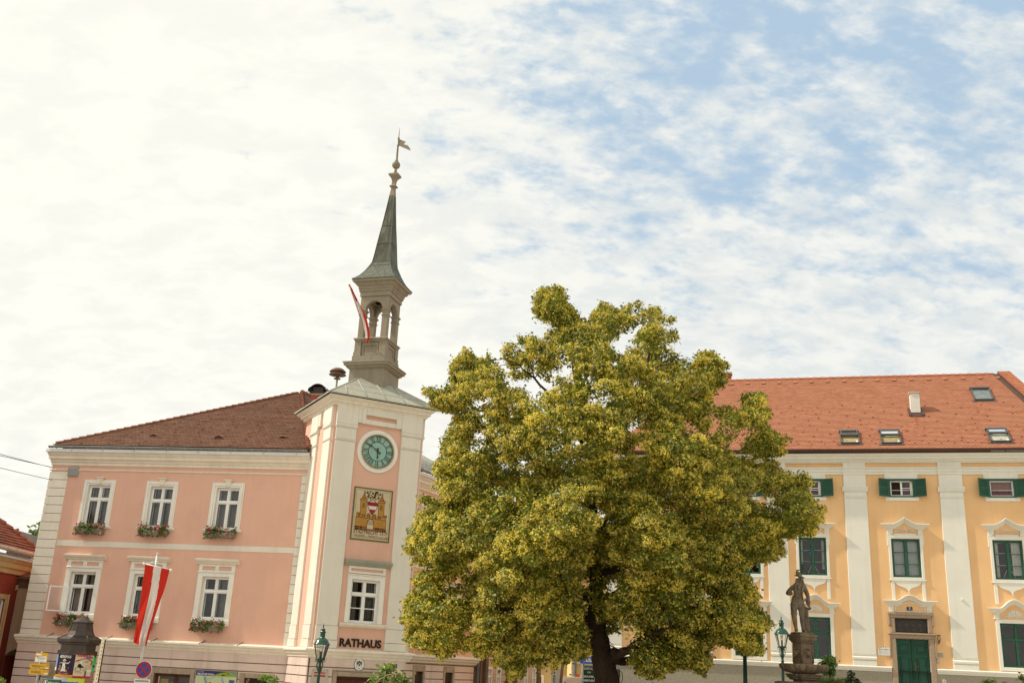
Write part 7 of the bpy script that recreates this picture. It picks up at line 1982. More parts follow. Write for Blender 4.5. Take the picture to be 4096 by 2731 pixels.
z_ = at(2272, 2643, 66).z; m = MB(); m.bbox(-.13, .10, z_ - .15, z_ + .12, 0, .05, .02); c.add('sign', m, [M_signwhite]); m = MB(); m.line([(-.13, z_ - .15), (.10, z_ - .15), (.10, z_ + .12), (-.13, z_ + .12)], .02, .052, 0, True); m.bar(-.05, .05, z_ - .03, z_ + .02, .05, .052); c.add('sign_border', m, M_black)

p = at(2300, 2705, 57); t = thing('white_van', 'white van seen from behind with a red tail light and an orange roof beacon', 'van', (p.x, p.y, -2.65)); bpy.context.view_layer.update()
hw_ = .95; xl = at(2249, 2720, 57).x - p.x; zr_ = p.z + 2.65 - .02
m = MB()
sec = [(0, .35), (0, 1.0), (.04, 1.15), (.10, zr_ - .22), (.16, zr_ - .07), (.30, zr_), (1.0, zr_ + .03), (1.70, zr_), (1.84, zr_ - .07), (1.90, zr_ - .22), (1.96, 1.15), (2.0, 1.0), (2.0, .35)]
n = len(sec); ys = [(0, .93, -.03), (.06, 1.0, 0), (4.2, 1.0, 0)]
V_ = [(xl + 1 + (x - 1) * k, y, z + dz * (z > 1)) for y, k, dz in ys for x, z in sec]
m.mesh(V_, [(r_ * n + i, r_ * n + i + 1, (r_ + 1) * n + i + 1, (r_ + 1) * n + i) for r_ in (0, 1) for i in range(n - 1)] + [tuple(range(n))[::-1]], 0, False)
m.build('body', mat('white_car_paint', (.70, .67, .61), .25, .03, 1, spec=.5), t)
m = MB(); m.box(xl + .25, xl + 1.75, -.012, -.004, 1.05, zr_ - .34); m.build('rear_window', mat('van_rear_glass', (.40, .34, .29), .15, .06, 1, spec=.6), t)
m = MB(); m.mesh([(xl + .015, -.02, .9), (xl + .14, -.02, .9), (xl + .20, -.02, zr_ - .28), (xl + .13, -.02, zr_ - .26), (xl + .015, .12, .9), (xl + .10, .12, zr_ - .26)], [(0, 1, 2, 3), (0, 3, 5, 4)]); m.build('tail_light', mat('tail_light_red', (.40, .02, .015), .2, .1, spec=.6), t)
bx_ = at(2313, 2701, 57).x - p.x; m = MB(); m.lathe([(.10, zr_), (.12, zr_ + .02), (.12, zr_ + .12), (.10, zr_ + .17), (.05, zr_ + .19)], 14, (bx_, .6)); m.build('beacon', mat('orange_beacon', (.65, .10, .01), .2, .1, spec=.6), t)
m = MB(); m.box(bx_ + .16, bx_ + 1.0, .5, .75, zr_ + .02, zr_ + .15); m.build('light_bar', M_signwhite, t)
for sx_ in (.2, 1.8):
    for yy in (.75, 3.4):
        m = MB(); m.lathe([(.33, -.1), (.33, .1)], 20); w2 = MB(); w2.mesh([(xl + sx_ + z, yy + x, .33 + y) for x, y, z in m.v], m.f, 0, False); w2.build('wheel', M_black, t)
# grey mast with cable loops right of the trunk
p = at(2475, 2700, 33); t, p = stand('service_post', 'thin grey post with a black cable loop right of the trunk', 'post', 2475, 2710, 34.5); gz_ = t.location.z
m = MB(); m.tube([(0, 0, 0), (0, 0, p.z - gz_ + .28)], .035, 8); m.build('pole', mat('worn_grey_post', (.20, .18, .15), .7, .2, 6), t)
m = MB(); zz_ = p.z - gz_; m.tube([(.02 + .10 * math.sin(k * .42), -.05, zz_ + .03 + .20 * math.cos(k * .42)) for k in range(16)], .012, 5); m.tube([(-.03 - .06 * math.sin(k * .42), -.05, zz_ + .10 + .16 * math.cos(k * .42)) for k in range(16)], .010, 5); m.build('cable_loop', M_black, t)
t, p = stand('cable_reel_box', 'pale blue upright panel at the right side of the trunk', 'panel', 2467, 2720, 33); gz_ = t.location.z; m = MB(); m.box(-.035, .035, -.2, .2, 0, p.z - gz_ + .33); m.build('panel', mat('pale_blue_panel', (.40, .47, .48), .5), t)
# ------------------------------------------------------------------ the flowering lime tree
M_bark = mat('dark_lime_bark', (.045, .027, .017), .95, .4, 5, 1.0, 16, dirt=(.06, .036, .021), dirt_amt=.6, dirt_scale=5)
M_leaf = leaf_mat('lime_leaves', [(.12, .14, .008), (.17, .195, .012), (.25, .26, .020), (.135, .18, .012)], .46)
M_blos = leaf_mat('lime_blossom', [(.70, .53, .05), (.80, .64, .08), (.88, .75, .17), (.72, .53, .05)], .42)
YT = 31.0
OUT = [(495, 85), (520, 75), (560, 45), (625, 35), (640, 60), (640, 100), (680, 130), (690, 175), (735, 165), (745, 130), (790, 95), (815, 125), (850, 110), (900, 90), (950, 80), (1005, 75), (1010, 115), (1050, 145), (1070, 190), (1100, 205), (1095, 240), (1065, 270), (1080, 310), (1110, 350), (1125, 320), (1160, 280), (1200, 300), (1260, 315), (1255, 350), (1240, 380), (1265, 400), (1260, 440), (1300, 435), (1350, 450), (1430, 455), (1440, 500), (1420, 540), (1440, 600), (1490, 615), (1480, 640), (1475, 690), (1420, 700), (1480, 720), (1560, 735), (1575, 790), (1570, 850), (1620, 890), (1615, 920), (1580, 1000), (1540, 1000), (1490, 1010), (1450, 1010), (1480, 1060), (1420, 1110), (1340, 1090), (1330, 1130), (1350, 1180), (1370, 1230), (1360, 1270), (1430, 1310), (1420, 1340), (1380, 1370), (1390, 1430), (1340, 1465), (1300, 1450), (1250, 1440), (1220, 1410), (1185, 1430), (1190, 1480), (1165, 1535), (1120, 1510), (1060, 1500), (1000, 1540), (960, 1545), (920, 1520), (890, 1470), (870, 1430), (905, 1390), (860, 1360), (800, 1380), (770, 1330), (740, 1330), (715, 1400), (735, 1450), (700, 1480), (650, 1470), (610, 1500), (560, 1500), (500, 1480), (480, 1530), (440, 1550), (400, 1500), (330, 1470), (260, 1440), (190, 1475), (120, 1450), (60, 1420), (20, 1390), (40, 1350), (5, 1320), (30, 1290), (10, 1240), (60, 1220), (60, 1170), (85, 1130), (60, 1110), (40, 1060), (15, 1030), (50, 990), (60, 940), (80, 900), (55, 880), (100, 840), (160, 860), (140, 800), (130, 740), (160, 700), (165, 620), (150, 595), (200, 580), (215, 530), (140, 520), (85, 470), (110, 430), (170, 440), (200, 400), (190, 360), (230, 310), (260, 270), (290, 310), (350, 300), (385, 260), (425, 230), (500, 220), (550, 230), (600, 200), (550, 170), (500, 150), (520, 120)]
pt = lambda x, y: np.array(at(1600 + x * 1.0404, 1100 + y * 1.0404, YT))
poly = np.array([pt(x, y)[[0, 2]] for x, y in OUT])
rng = np.random.default_rng(11)


def inside(p):
    x, z = p[:, 0], p[:, 1]; r = np.zeros(len(p), bool); a = poly; b = np.roll(poly, -1, 0)
    for (xa, za), (xb, zb) in zip(a, b):
        with np.errstate(divide='ignore', invalid='ignore'):
            c_ = ((za > z) != (zb > z)) & (x < (xb - xa) * (z - za) / (zb - za) + xa)
        r ^= c_
    return r


def edge_dist(p):
    d = np.full(len(p), 1e9)
    for a, b in zip(poly, np.roll(poly, -1, 0)):
        ab = b - a; t_ = np.clip(((p - a) @ ab) / (ab @ ab + 1e-9), 0, 1); d = np.minimum(d, np.linalg.norm(p - (a + t_[:, None] * ab), axis=1))
    return d


lo, hi = poly.min(0), poly.max(0)
cen = np.array([(lo[0] + hi[0]) / 2, lo[1] + (hi[1] - lo[1]) * .42])
from mathutils import noise as mn
cand = rng.uniform(lo, hi, (30000, 2)); cand = cand[inside(cand)]; ed = edge_dist(cand)
zmid, zspan = (lo[1] + hi[1]) / 2, hi[1] - lo[1]
clumps = []                                                              # centre, radius
ARMS = np.array([pt(*q)[[0, 2]] for q in ((130, 470), (190, 440), (580, 100), (620, 160), (1180, 340), (1590, 900), (40, 1350), (1400, 1320), (260, 300), (1470, 640), (780, 120), (60, 920), (45, 1240), (1440, 1040), (450, 1520), (980, 1520), (1150, 1500))])
for (x, z), e in zip(cand, ed):
    arm = np.min(np.hypot(ARMS[:, 0] - x, ARMS[:, 1] - z)) < .75
    lump = mn.noise(Vector((x * .62, z * .62, 3.1))); small = mn.noise(Vector((x * 1.5, z * 1.5, 8.0)))
    if e < .10 or (e < .75 and small < -.20 - .25 * (e > .4) and not arm): continue    # notches in the outline
    r_ = min(rng.uniform(.17, .40), e * .50 + .10)
    half = 4.9 * math.sqrt(max(0.02, 1 - (1 - min(e / 4.4, 1)) ** 2))
    half *= 1 + .42 * lump                                               # boughs that stand out, and hollows between them
    s = rng.random(); back = False
    hi_ = z > zmid + .3
    if s > .66 and hi_ and rng.random() < .6: continue
    if s < .66: y = -half * rng.uniform(.86, 1.0)
    elif s < .84: y = half * rng.uniform(.75, 1.0); back = True
    else: y = half * rng.uniform(-.75, .6)
    hole = mn.noise(Vector((x * .85 + 5, z * .85, y * .25 + (2 if back else 0))))
    thin = .10 + .22 * max(0, (z - zmid) / zspan * 2) + .10 * max(0, (cen[0] - x) / 6)
    fineh = mn.noise(Vector((x * 2.1, z * 2.1, y * .8 + 4)))
    if (hole < -.27 + thin or fineh < -.36 + thin) and not arm: continue
    k = (YT + y) / YT                                                    # keep the crown's outline as seen from the square
    P = np.array([x * k, YT + y, z * k]); ok = True
    if clumps:
        Cq = np.array([c_[0] for c_ in clumps]); Rq = np.array([c_[1] for c_ in clumps])
        if np.any(((Cq - P) ** 2 * np.array([1, .7, 1.3])).sum(1) < (.62 * (Rq + r_)) ** 2): continue
    clumps.append((P, r_))
    if len(clumps) > 3000: break
lime = thing('lime_tree', 'large flowering lime tree in front of the town hall and palace', 'tree', (float(pt(800, 1560)[0]), YT, ground_z(3.2, 31)))
bpy.context.view_layer.update(); T0 = np.array(lime.location)
LP, LN, LS, BP, BN, BS = [], [], [], [], [], []
axis = np.array([pt(750, 900)[0], YT, 2.0])
for P, r_ in clumps:                                                     # each clump is a drooping spray that points outwards
    n = int(34 + 270 * (r_ / .5) ** 2); o_ = P - axis; o_[2] *= .45; o_ += rng.normal(0, 1.3, 3); o_ /= np.linalg.norm(o_) + 1e-6
    sd_ = np.cross(o_, [0, 0, 1.0]); sd_ /= np.linalg.norm(sd_) + 1e-6; uv = np.cross(sd_, o_)
    ax3 = np.array([r_ * rng.uniform(1.15, 1.7), r_ * rng.uniform(.8, 1.1), r_ * rng.uniform(.5, .75)])

    def spray(d, rad):
        c3 = d * rad[:, None] * ax3; q = c3[:, :1] * o_ + c3[:, 1:2] * sd_ + c3[:, 2:] * uv
        q[:, 2] -= .26 * ((c3[:, 0] + r_) / r_).clip(0, 3) ** 2 * r_ * .3
        return q, d[:, :1] * o_ + d[:, 1:2] * sd_ + d[:, 2:] * uv
    d = rng.normal(size=(n, 3)); d /= np.linalg.norm(d, axis=1, keepdims=True)
    q, dw = spray(d, rng.uniform(.3, 1.0, n) ** .6); q += rng.normal(0, .05, q.shape)
    tw = rng.random(n) < .10; q[tw] *= rng.uniform(1.1, 1.5, (tw.sum(), 1))
    LP.append(P + q); LN.append(dw * .9 + rng.normal(0, .5, (n, 3)) + np.array([0, -.1, .55])); LS.append(rng.uniform(.06, .12, n))
    outw = (P - axis); outw /= np.linalg.norm(outw) + 1e-6
    nb = int(n * (rng.uniform(.5, 1.2) if rng.random() < .80 else .15)); d = rng.normal(size=(nb, 3)); d[:, 0] += .35; d[:, 2] += .15; d /= np.linalg.norm(d, axis=1, keepdims=True)
    q, dw = spray(d, rng.uniform(.78, 1.12, nb)); q[:, 2] -= .03
    k3 = np.repeat(q, 3, 0) + rng.normal(0, .028, (nb * 3, 3)); BP.append(P + k3)             # blossoms hang in little bunches
    BN.append(np.repeat(dw, 3, 0) * .6 + rng.normal(0, .7, (nb * 3, 3)) + np.array([0, 0, .3])); BS.append(rng.uniform(.035, .065, nb * 3))
LP, LN, LS, BP, BN, BS = map(np.concatenate, (LP, LN, LS, BP, BN, BS))
print('lime tree: clumps', len(clumps), 'leaves', len(LP), 'blossoms', len(BP))
scatter_quads('crown', LP - T0, LN, LS, M_leaf, lime, 1.15, rng, .12)
scatter_quads('blossoms', BP - T0, BN, BS, M_blos, lime, 1.0, rng)
# trunk and limbs
tr = MB(); rg = random.Random(9)


def limb(mb, pts, r0, r1, n=9, wob=.0, seg=5):
    P = [Vector(p) for p in pts]; Q = []
    for i in range(len(P) - 1):                                          # Catmull-Rom through the points
        a, b, c_, d = P[max(i - 1, 0)], P[i], P[i + 1], P[min(i + 2, len(P) - 1)]
        for k in range(seg):
            t_ = k / seg; Q.append(.5 * ((2 * b) + (c_ - a) * t_ + (2 * a - 5 * b + 4 * c_ - d) * t_ ** 2 + (3 * b - a - 3 * c_ + d) * t_ ** 3))
    Q.append(P[-1]); m_ = len(Q)
    Q = [q + Vector((rg.uniform(-wob, wob), rg.uniform(-wob, wob), rg.uniform(-wob, wob))) * (0 < i < m_ - 1) for i, q in enumerate(Q)]
    mb.tube([q - Vector(T0) for q in Q], [(r0 + (r1 - r0) * (i / (m_ - 1)) ** .8) * rg.uniform(.94, 1.06) for i in range(m_)], n)
    return Q


S = lambda x, y, dy=0: Vector(at(x, y, YT + dy))
gz_ = float(T0[2])
base = S(2432, 2700); main = limb(tr, [(base.x + .10, YT, gz_), S(2428, 2730), S(2412, 2640), S(2398, 2560), S(2385, 2480), S(2384, 2400), S(2382, 2280, .1), S(2372, 2100, .2), S(2366, 1900, .2), S(2362, 1760, .1), S(2300, 1500), S(2280, 1300)], .42, .05, 14, .012, 6)
tr.tube([Vector((base.x + .10, YT, gz_ - .1)) - Vector(T0), Vector((base.x + .09, YT, gz_ + .45)) - Vector(T0)], [.62, .40], 14)
LB = [([S(2430, 2650), S(2470, 2618, -.3), S(2525, 2590, -.8), S(2580, 2560, -1.4), S(2680, 2500, -2.2)], .20, .05), ([S(2455, 2640), S(2540, 2640, .4), S(2640, 2600, 1), S(2780, 2560, 1.6)], .15, .04),
      ([S(2390, 2520), S(2340, 2470, .2), S(2290, 2430, .2), S(2180, 2330, -.4), S(2040, 2260, -1)], .14, .035), ([S(2388, 2470), S(2420, 2410, -.3), S(2470, 2360, -.6), S(2600, 2250, -1)], .15, .04),
      ([S(2375, 2150), S(2450, 2040, .6), S(2526, 1963, .8), S(2650, 1930, .6), S(2776, 1922, .2)], .11, .03), ([S(2384, 2300), S(2560, 2240, -1.0), S(2830, 2150, -1.4), S(2870, 2050, -1.6), S(2895, 1930, -1.4)], .13, .03),
      ([S(2378, 2230), S(2220, 2130, -1.6), S(2060, 2060, -2.2), S(1900, 2060, -2.3), S(1790, 2060, -2)], .12, .025), ([S(2370, 2060), S(2230, 1920, .9), S(2080, 1800, 1.2), S(1930, 1700, 1), S(1830, 1600, .6)], .11, .02),
      ([S(2366, 1880), S(2470, 1740, -.6), S(2560, 1600, -.8), S(2590, 1450, -.6), S(2600, 1300, -.2)], .10, .02), ([S(2366, 1850), S(2280, 1680, -.8), S(2180, 1560, -1), S(2080, 1460, -.8)], .09, .02),
      ([S(2364, 1780), S(2330, 1560, .4), S(2260, 1360, .2), S(2220, 1200, 0)], .08, .02), ([S(2376, 2180), S(2480, 2100, 2), S(2680, 2000, 3), S(2860, 1800, 3)], .12, .03), ([S(2378, 2250), S(2240, 2200, 2), S(2050, 2150, 3), S(1850, 2080, 3)], .12, .03),
      ([S(2386, 2420), S(2300, 2380, -1), S(2150, 2420, -1.6), S(1950, 2440, -1.6), S(1800, 2440, -1)], .10, .02), ([S(2384, 2380), S(2500, 2400, -1.2), S(2700, 2440, -1.6), S(2850, 2420, -1.4)], .12, .03)]
ends = list(main[-30:])
for pts, r0, r1 in LB: ends += limb(tr, pts, r0, r1, 8, .03)[3:]
tips = np.array([list(e) for e in ends])
for P, r_ in clumps:                                                     # twigs from the limbs into the leaf clumps
    if rg.random() < .5:
        dd_ = np.linalg.norm(tips - P, axis=1); j = int(dd_.argmin())
        if dd_[j] < 1.5:
            a, b = Vector(tips[j]), Vector(P); mid_ = a.lerp(b, .5) + Vector((rg.uniform(-.15, .15), rg.uniform(-.15, .15), rg.uniform(.0, .2)))
            limb(tr, [a, mid_, b], .020, .006, 5, .015, 2)
tr.ball(S(2458, 2608, -.33) - Vector(T0), .15, 10)
tr.build('trunk', M_bark, lime)
m = MB(); m.tube([S(2405, 2480, -.35) - Vector(T0), S(2425, 2550, -.45) - Vector(T0), S(2475, 2605, -.5) - Vector(T0)], .010, 5); m.build('cable', M_black, lime)


# ------------------------------------------------------------------ shrubs and flowers
def shrub(name, label, x, y, Y, w, h, n, M_, cat='shrub', size=(.05, .09), stems=7, flowers=None, base=None, seed=1, flat=.6, droop=0.0):
    """a bush whose top centre is seen at (x, y): w wide, h of it leafy, on stems down to the ground"""
    p = at(x, y, Y); g_ = ground_z(p.x, p.y) if base is None else base
    t_ = thing(name, label, cat, (p.x, p.y, g_)); bpy.context.view_layer.update(); r_ = np.random.default_rng(seed); H_ = p.z - g_
    nc = max(5, n // 60); C_ = r_.normal(size=(nc, 3)); C_ /= np.linalg.norm(C_, axis=1, keepdims=True); C_ *= r_.uniform(.25, 1, (nc, 1)) ** .5
    C_ = C_ * np.array([w / 2 * .82, w / 2 * flat, h / 2 * .85]) + np.array([0, 0, H_ - h / 2])
    P = np.repeat(C_, n // nc, 0) + r_.normal(0, min(w, h) * .13, (nc * (n // nc), 3)); P[:, 2] = np.minimum(P[:, 2], H_ + r_.uniform(-.12, .02, len(P)))
    Nn = r_.normal(size=P.shape) + np.array([0, -.3, .7]); scatter_quads('foliage', P, Nn, r_.uniform(size[0], size[1], len(P)), M_, t_, 1.5, r_, .1)
    s_ = MB(); rr_ = random.Random(seed)
    for k in range(stems):
        e = C_[rr_.randrange(nc)]; s_.tube([(rr_.uniform(-.08, .08), rr_.uniform(-.08, .08), 0), (e[0] * .4, e[1] * .4, (H_ - h) * .6 + h * .2), (e[0] * .9, e[1] * .9, e[2])], [.022, .015, .006], 5)
    s_.build('stems', M_bark, t_)
    if flowers:
        for nm, Mf, cnt, fs, spread in flowers:
            idx = r_.integers(0, nc, cnt); F = C_[idx] * np.array([1.12, 1.25, 1]) + np.array([0, 0, h * .12]) + r_.normal(0, .04, (cnt, 3)); F[:, 2] = np.minimum(F[:, 2], H_)
            Q = np.repeat(F, 18, 0) + r_.normal(0, spread, (cnt * 18, 3)); scatter_quads(nm, Q, r_.normal(size=Q.shape) + np.array([0, -.4, .5]), np.full(len(Q), fs), Mf, t_, 1.0, r_)['kind'] = 'stuff'
    return t_


M_lf1 = leaf_mat('shrub_leaves', [(.065, .14, .022), (.10, .19, .028), (.16, .25, .045)], .3)
M_lf2 = leaf_mat('light_leaves', [(.11, .19, .025), (.18, .27, .04), (.26, .34, .07)], .35)
M_lf3 = leaf_mat('bay_leaves', [(.08, .17, .03), (.14, .26, .05), (.24, .36, .09)], .25)
M_conif = leaf_mat('topiary_needles', [(.018, .042, .012), (.03, .06, .015), (.04, .075, .02)], .1)
M_cream = leaf_mat('cream_flower_heads', [(.62, .52, .26), (.72, .64, .40), (.66, .55, .22)], .3)
M_gr = leaf_mat('grass_blades', [(.08, .14, .025), (.14, .21, .035), (.2, .26, .05)], .3)
t_ = shrub('elder_bush', 'leafy bush with cream flower heads before the town hall door', 1556, 2655, 30, 1.15, .85, 620, M_lf2, size=(.07, .12), flowers=[('flower_heads', M_cream, 12, .05, .06)], seed=3)
m = MB(); p_ = Vector(t_.location)
for k, (xa, ya, xb, yb, xc_, yc) in enumerate(((1530, 2735, 1540, 2700, 1600, 2690), (1500, 2735, 1515, 2716, 1545, 2702), (1565, 2735, 1562, 2705, 1575, 2690))): m.tube([at(xa, ya, 29.6) - p_, at(xb, yb, 29.55) - p_, at((xb + xc_) / 2, yb - 6, 29.55) - p_, at(xc_, yc, 29.6) - p_], .014, 6)
m.build('arched_twigs', mat('pale_twig_bark', (.33, .24, .16), .8, .2, 5), t_)
shrub('young_bush', 'top of a yellow-green bush in front of the latticed ground floor window', 1075, 2698, 30, .75, .5, 420, M_lf2, size=(.06, .10), seed=4)
shrub('corner_bush', 'yellow-green bush top at the lower left corner', -12, 2690, 30, .55, .5, 300, M_lf2, size=(.06, .10), seed=5)
shrub('bay_bush', 'bushy green shrub right of the fountain bowl', 3318, 2622, 33.5, .62, .66, 950, M_lf3, size=(.045, .08), stems=9, seed=6, base=-1.2, flat=.4)
# tall grass, roses, topiary, flowering plants in the bed
p = at(3300, 2700, 33); t = thing('grass_tuft', 'tuft of tall green grass under the bay bush', 'grass', (p.x, p.y, -1.2)); t['kind'] = 'thing'; r_ = np.random.default_rng(5); m = MB()
for k in range(900):
    a, b = r_.uniform(-.42, .66), r_.uniform(-.3, .3); h = (p.z + 1.2 + .09) * r_.uniform(.82, 1.0) * (1 - .12 * abs(a)); lx = r_.normal(0, .16); w_ = .013
    m.poly([(a - w_, b, 0), (a + w_, b, 0), (a + w_ + lx * .4, b, h * .7), (a + lx, b - .02, h), (a - w_ + lx * .4, b, h * .7)])
m.build('blades', M_gr, t)
for n, (x, y, Mf, lab) in enumerate(((3340, 2716, M_red, 'red rose bush left in the flower bed behind the fountain'), (3390, 2714, M_rose, 'pink flowering bush beside the small topiary'))):
    shrub('rose_bush', lab, x, y - 10, 32.5, .42, .4, 160, M_lf1, 'rose bush', (.05, .08), 4, [('flowers', Mf, 6, .035, .022)], -1.15, 20 + n)
for n, (x, y, w_, lab) in enumerate(((3402, 2678, .11, 'slim dark topiary column in the flower bed'), (3428, 2712, .12, 'short dark topiary beside the slim one'))):
    p = at(x, y, 32); t = thing('topiary', lab, 'topiary', (p.x, p.y, -1.15), 0, 'dark topiary shrubs'); r_ = np.random.default_rng(40 + n); H_ = p.z + 1.15; nq = 900; z_ = r_.uniform(.4, 1, nq) * H_
    rad = w_ * (1 + .5 * np.sin(z_ * 24 + n) ** 2) * np.clip((H_ - z_) / .10, .25, 1) * np.sqrt(r_.random(nq)); a = r_.random(nq) * 2 * pi
    scatter_quads('foliage', np.stack([rad * np.cos(a), rad * np.sin(a), z_], 1), r_.normal(size=(nq, 3)), r_.uniform(.025, .05, nq), M_conif, t, 1.3, r_); m = MB(); m.tube([(0, 0, 0), (0, 0, H_ * .9)], .02, 6); m.build('stem', M_bark, t)
M_wfl = leaf_mat('white_petals', [(.66, .60, .46), (.74, .70, .58)], .3); M_ofl = leaf_mat('orange_petals', [(.50, .08, .015), (.62, .20, .02), (.60, .34, .06)], .3)
shrub('white_flower_bush', 'bush with small white flowers at the palace base', 3965, 2712, 31, .55, .4, 320, M_lf2, 'shrub', (.03, .06), 5, [('flowers', M_wfl, 22, .018, .014)], -1.0, 31)
shrub('orange_flower_bush', 'round head of orange and red flowers at the right edge', 4092, 2688, 30.5, .48, .36, 260, M_lf1, 'shrub', (.04, .07), 3, [('flowers', M_ofl, 26, .032, .03)], -1.0, 32)
shrub('dry_flower_bush', 'brownish pink faded shrub beside the white flower bush', 4010, 2722, 31, .26, .25, 160, leaf_mat('faded_bracts', [(.36, .22, .14), (.48, .33, .24)], .3), 'shrub', (.03, .06), 3, None, -1.0, 33)
# feathery tree far behind the town hall corner
p = at(158, 2150, 60); t = thing('feathery_tree', 'feathery tree sticking out behind the town hall left corner', 'tree', (p.x + .9, p.y, -3.5)); bpy.context.view_layer.update(); o_ = Vector(t.location); r_ = np.random.default_rng(77)
m = MB(); Q = []; m.tube([(0, 0, 0), (.1, 0, p.z + 3.6)], [.16, .04], 8)
for (x, y, k) in ((118, 2125, 0), (128, 2142, 0), (150, 2112, 1), (158, 2122, 1), (124, 2170, 0), (138, 2162, 0), (104, 2192, 0), (116, 2186, 0), (130, 2180, 0), (146, 2140, 1), (160, 2150, 1), (150, 2165, 1), (140, 2190, 1), (155, 2185, 1), (165, 2170, 1), (112, 2205, 0), (130, 2205, 1), (150, 2205, 1)):
    e = at(x, y, 60) - o_; s_ = Vector((.0, 0, e.z - .5)); m.tube([s_, s_.lerp(e, .5) + Vector((0, 0, .12)), e], [.02, .013, .005], 5)
    for j in range(34 if k == 0 else 60):
        f_ = r_.uniform(.45, 1.03); c_ = s_.lerp(e, f_) + Vector((0, 0, .12 * math.sin(pi * min(f_, 1)))) + Vector(r_.normal(0, .09 if k == 0 else .22, 3)); Q.append(c_)
m.build('trunk', M_bark, t); Q = np.array([list(q) for q in Q]); scatter_quads('crown', Q, r_.normal(size=Q.shape) + np.array([0, -.6, .4]), r_.uniform(.10, .2, len(Q)), M_lf1, t, 2.0, r_)
# ------------------------------------------------------------------ fountain with lion spout
M_fst = mat('mossy_sandstone', (.20, .145, .092), .95, .3, 3.5, .6, 26, streak=.5, dirt=(.075, .055, .035), dirt_amt=.75, dirt_scale=3)
M_fst2 = mat('statue_sandstone', (.205, .16, .112), .95, .28, 4, .5, 30, streak=.6, dirt=(.07, .05, .033), dirt_amt=.7, dirt_scale=5)
YFo = 30.0
pc = at(3212, 2600, YFo); RZ = R(20)
fz = lambda y, x=3215: at(x, y, YFo).z
g0 = ground_z(pc.x, pc.y)
ft = thing('fountain', 'old brown stone fountain with a fluted bowl and a square lion-head pillar', 'fountain', (pc.x, pc.y, g0), RZ); bpy.context.view_layer.update()
q = lambda y: fz(y) - g0
m = MB(); hp = .205
m.ring([(0, q(2692)), (0, q(2655)), (-.012, q(2640)), (-.02, q(2570))], 0, 0, hp, hp)
cham = MB()
for sx_ in (-1, 1):
    for sy_ in (-1, 1): m.tube([(sx_ * hp * .93, sy_ * hp * .93, q(2650)), (sx_ * hp * .90, sy_ * hp * .90, q(2572))], .028, 6)
pil = m.build('pillar', M_fst, ft)
m = MB(); m.ring([(-.02, q(2572)), (.02, q(2569)), (.03, q(2565)), (.06, q(2560)), (.075, q(2555)), (.065, q(2550)), (.085, q(2546)), (.095, q(2541)), (.085, q(2537)), (.03, q(2535.5)), (.03, q(2532)), (.02, q(2529)), (-.2, q(2528))], 0, 0, hp, hp, 0, True); m.build('capital', M_fst, ft)
for k, nm in ((0, 'front'), (1, 'side')):                                 # lion masks with spouts on two faces
    a = 0 if k == 0 else -pi / 2; ca, sa = math.cos(a), math.sin(a); mm = MB(); zL = q(2612)
    mm.ball((0, -.0, zL), .085, 12, 0, 1.1)
    for sg in (-1, 1): mm.ball((sg * .04, -.055, zL + .03), .03, 8); mm.ball((sg * .075, -.01, zL + .06), .03, 8); mm.ball((sg * .03, -.08, zL - .035), .032, 8)
    mm.ball((0, -.095, zL - .012), .026, 8); mm.ball((0, -.07, zL - .075), .035, 8)
    for j in range(11):
        w_ = pi * 2 * j / 11; mm.ball((.105 * math.sin(w_), .01, zL + .02 + .11 * math.cos(w_)), .032, 6)
    mm.tube([(0, -.06, zL - .06), (0, -.15, zL - .07)], .016, 8)
    o = MB(); o.mesh([(x * ca - (y - hp) * sa, x * sa + (y - hp) * ca, z) for x, y, z in mm.v], mm.f, 0, True); o.build('lion_mask', M_fst, ft)
    if k == 0:
        m = MB(); m.tube([(0, -hp - .15, zL - .07), (0, -hp - .19, zL - .14), (0, -hp - .21, zL - .28)], [.007, .006, .006], 6); m.build('water_jet', M_lampglass, ft)
jet = MB(); jet.tube([(hp + .05, -.05, q(2634)), (hp + .10, -.06, q(2638)), (hp + .15, -.07, q(2648)), (hp + .17, -.075, q(2656))], [.007, .006, .006, .006], 6); jet.build('water_jet', M_lampglass, ft)
# fluted bowl
m = MB(); n = 96; prof = [(.28, q(2694)), (.33, q(2692)), (.50, q(2686)), (.60, q(2676)), (.645, q(2666)), (.66, q(2659)), (.65, q(2655)), (.60, q(2655)), (.55, q(2662)), (.22, q(2668))]; rows = []
for i, (r_, z) in enumerate(prof):
    rows.append(len(m.v)); fl_ = {1: .3, 2: 1, 3: 1, 4: .9, 5: .5}.get(i, 0)
    for k in range(n):
        w_ = 2 * pi * k / n; rr_ = r_ * (1 + .11 * fl_ * (abs(math.sin(w_ * 12)) ** .6 - .5)); m.v.append((rr_ * math.cos(w_), rr_ * math.sin(w_), z))
for a, b in zip(rows, rows[1:]):
    for k in range(n): m.f.append((a + k, a + (k + 1) % n, b + (k + 1) % n, b + k)); m.m.append(0); m.sm.append(True)
m.f.append(tuple(range(n - 1, -1, -1))); m.m.append(0); m.sm.append(False)
for a in (-2.25, -.25):                                                  # carved shields on the rim
    cx, cy = .66 * math.cos(a), .66 * math.sin(a); m.ball((cx * .96, cy * .96, q(2670)), .10, 8, 0, .9)
m.build('bowl', M_fst, ft)
m = MB(); m.ring([(.13, q(2694)), (.13, q(2700)), (.10, q(2702)), (.10, q(2708)), (.06, q(2711)), (.06, q(2716)), (.02, q(2718)), (-.02, q(2719)), (-.02, .5)], 0, 0, .235, .235); m.build('stem', M_fst, ft)
m = MB(); m.lathe([(.80, .35), (.82, q(2735)), (.80, q(2728)), (.74, q(2726)), (.70, q(2730)), (.70, .4)], 32); m.lathe([(.95, 0), (.95, .35), (.8, .36)], 32); m.build('basin', M_fst, ft)
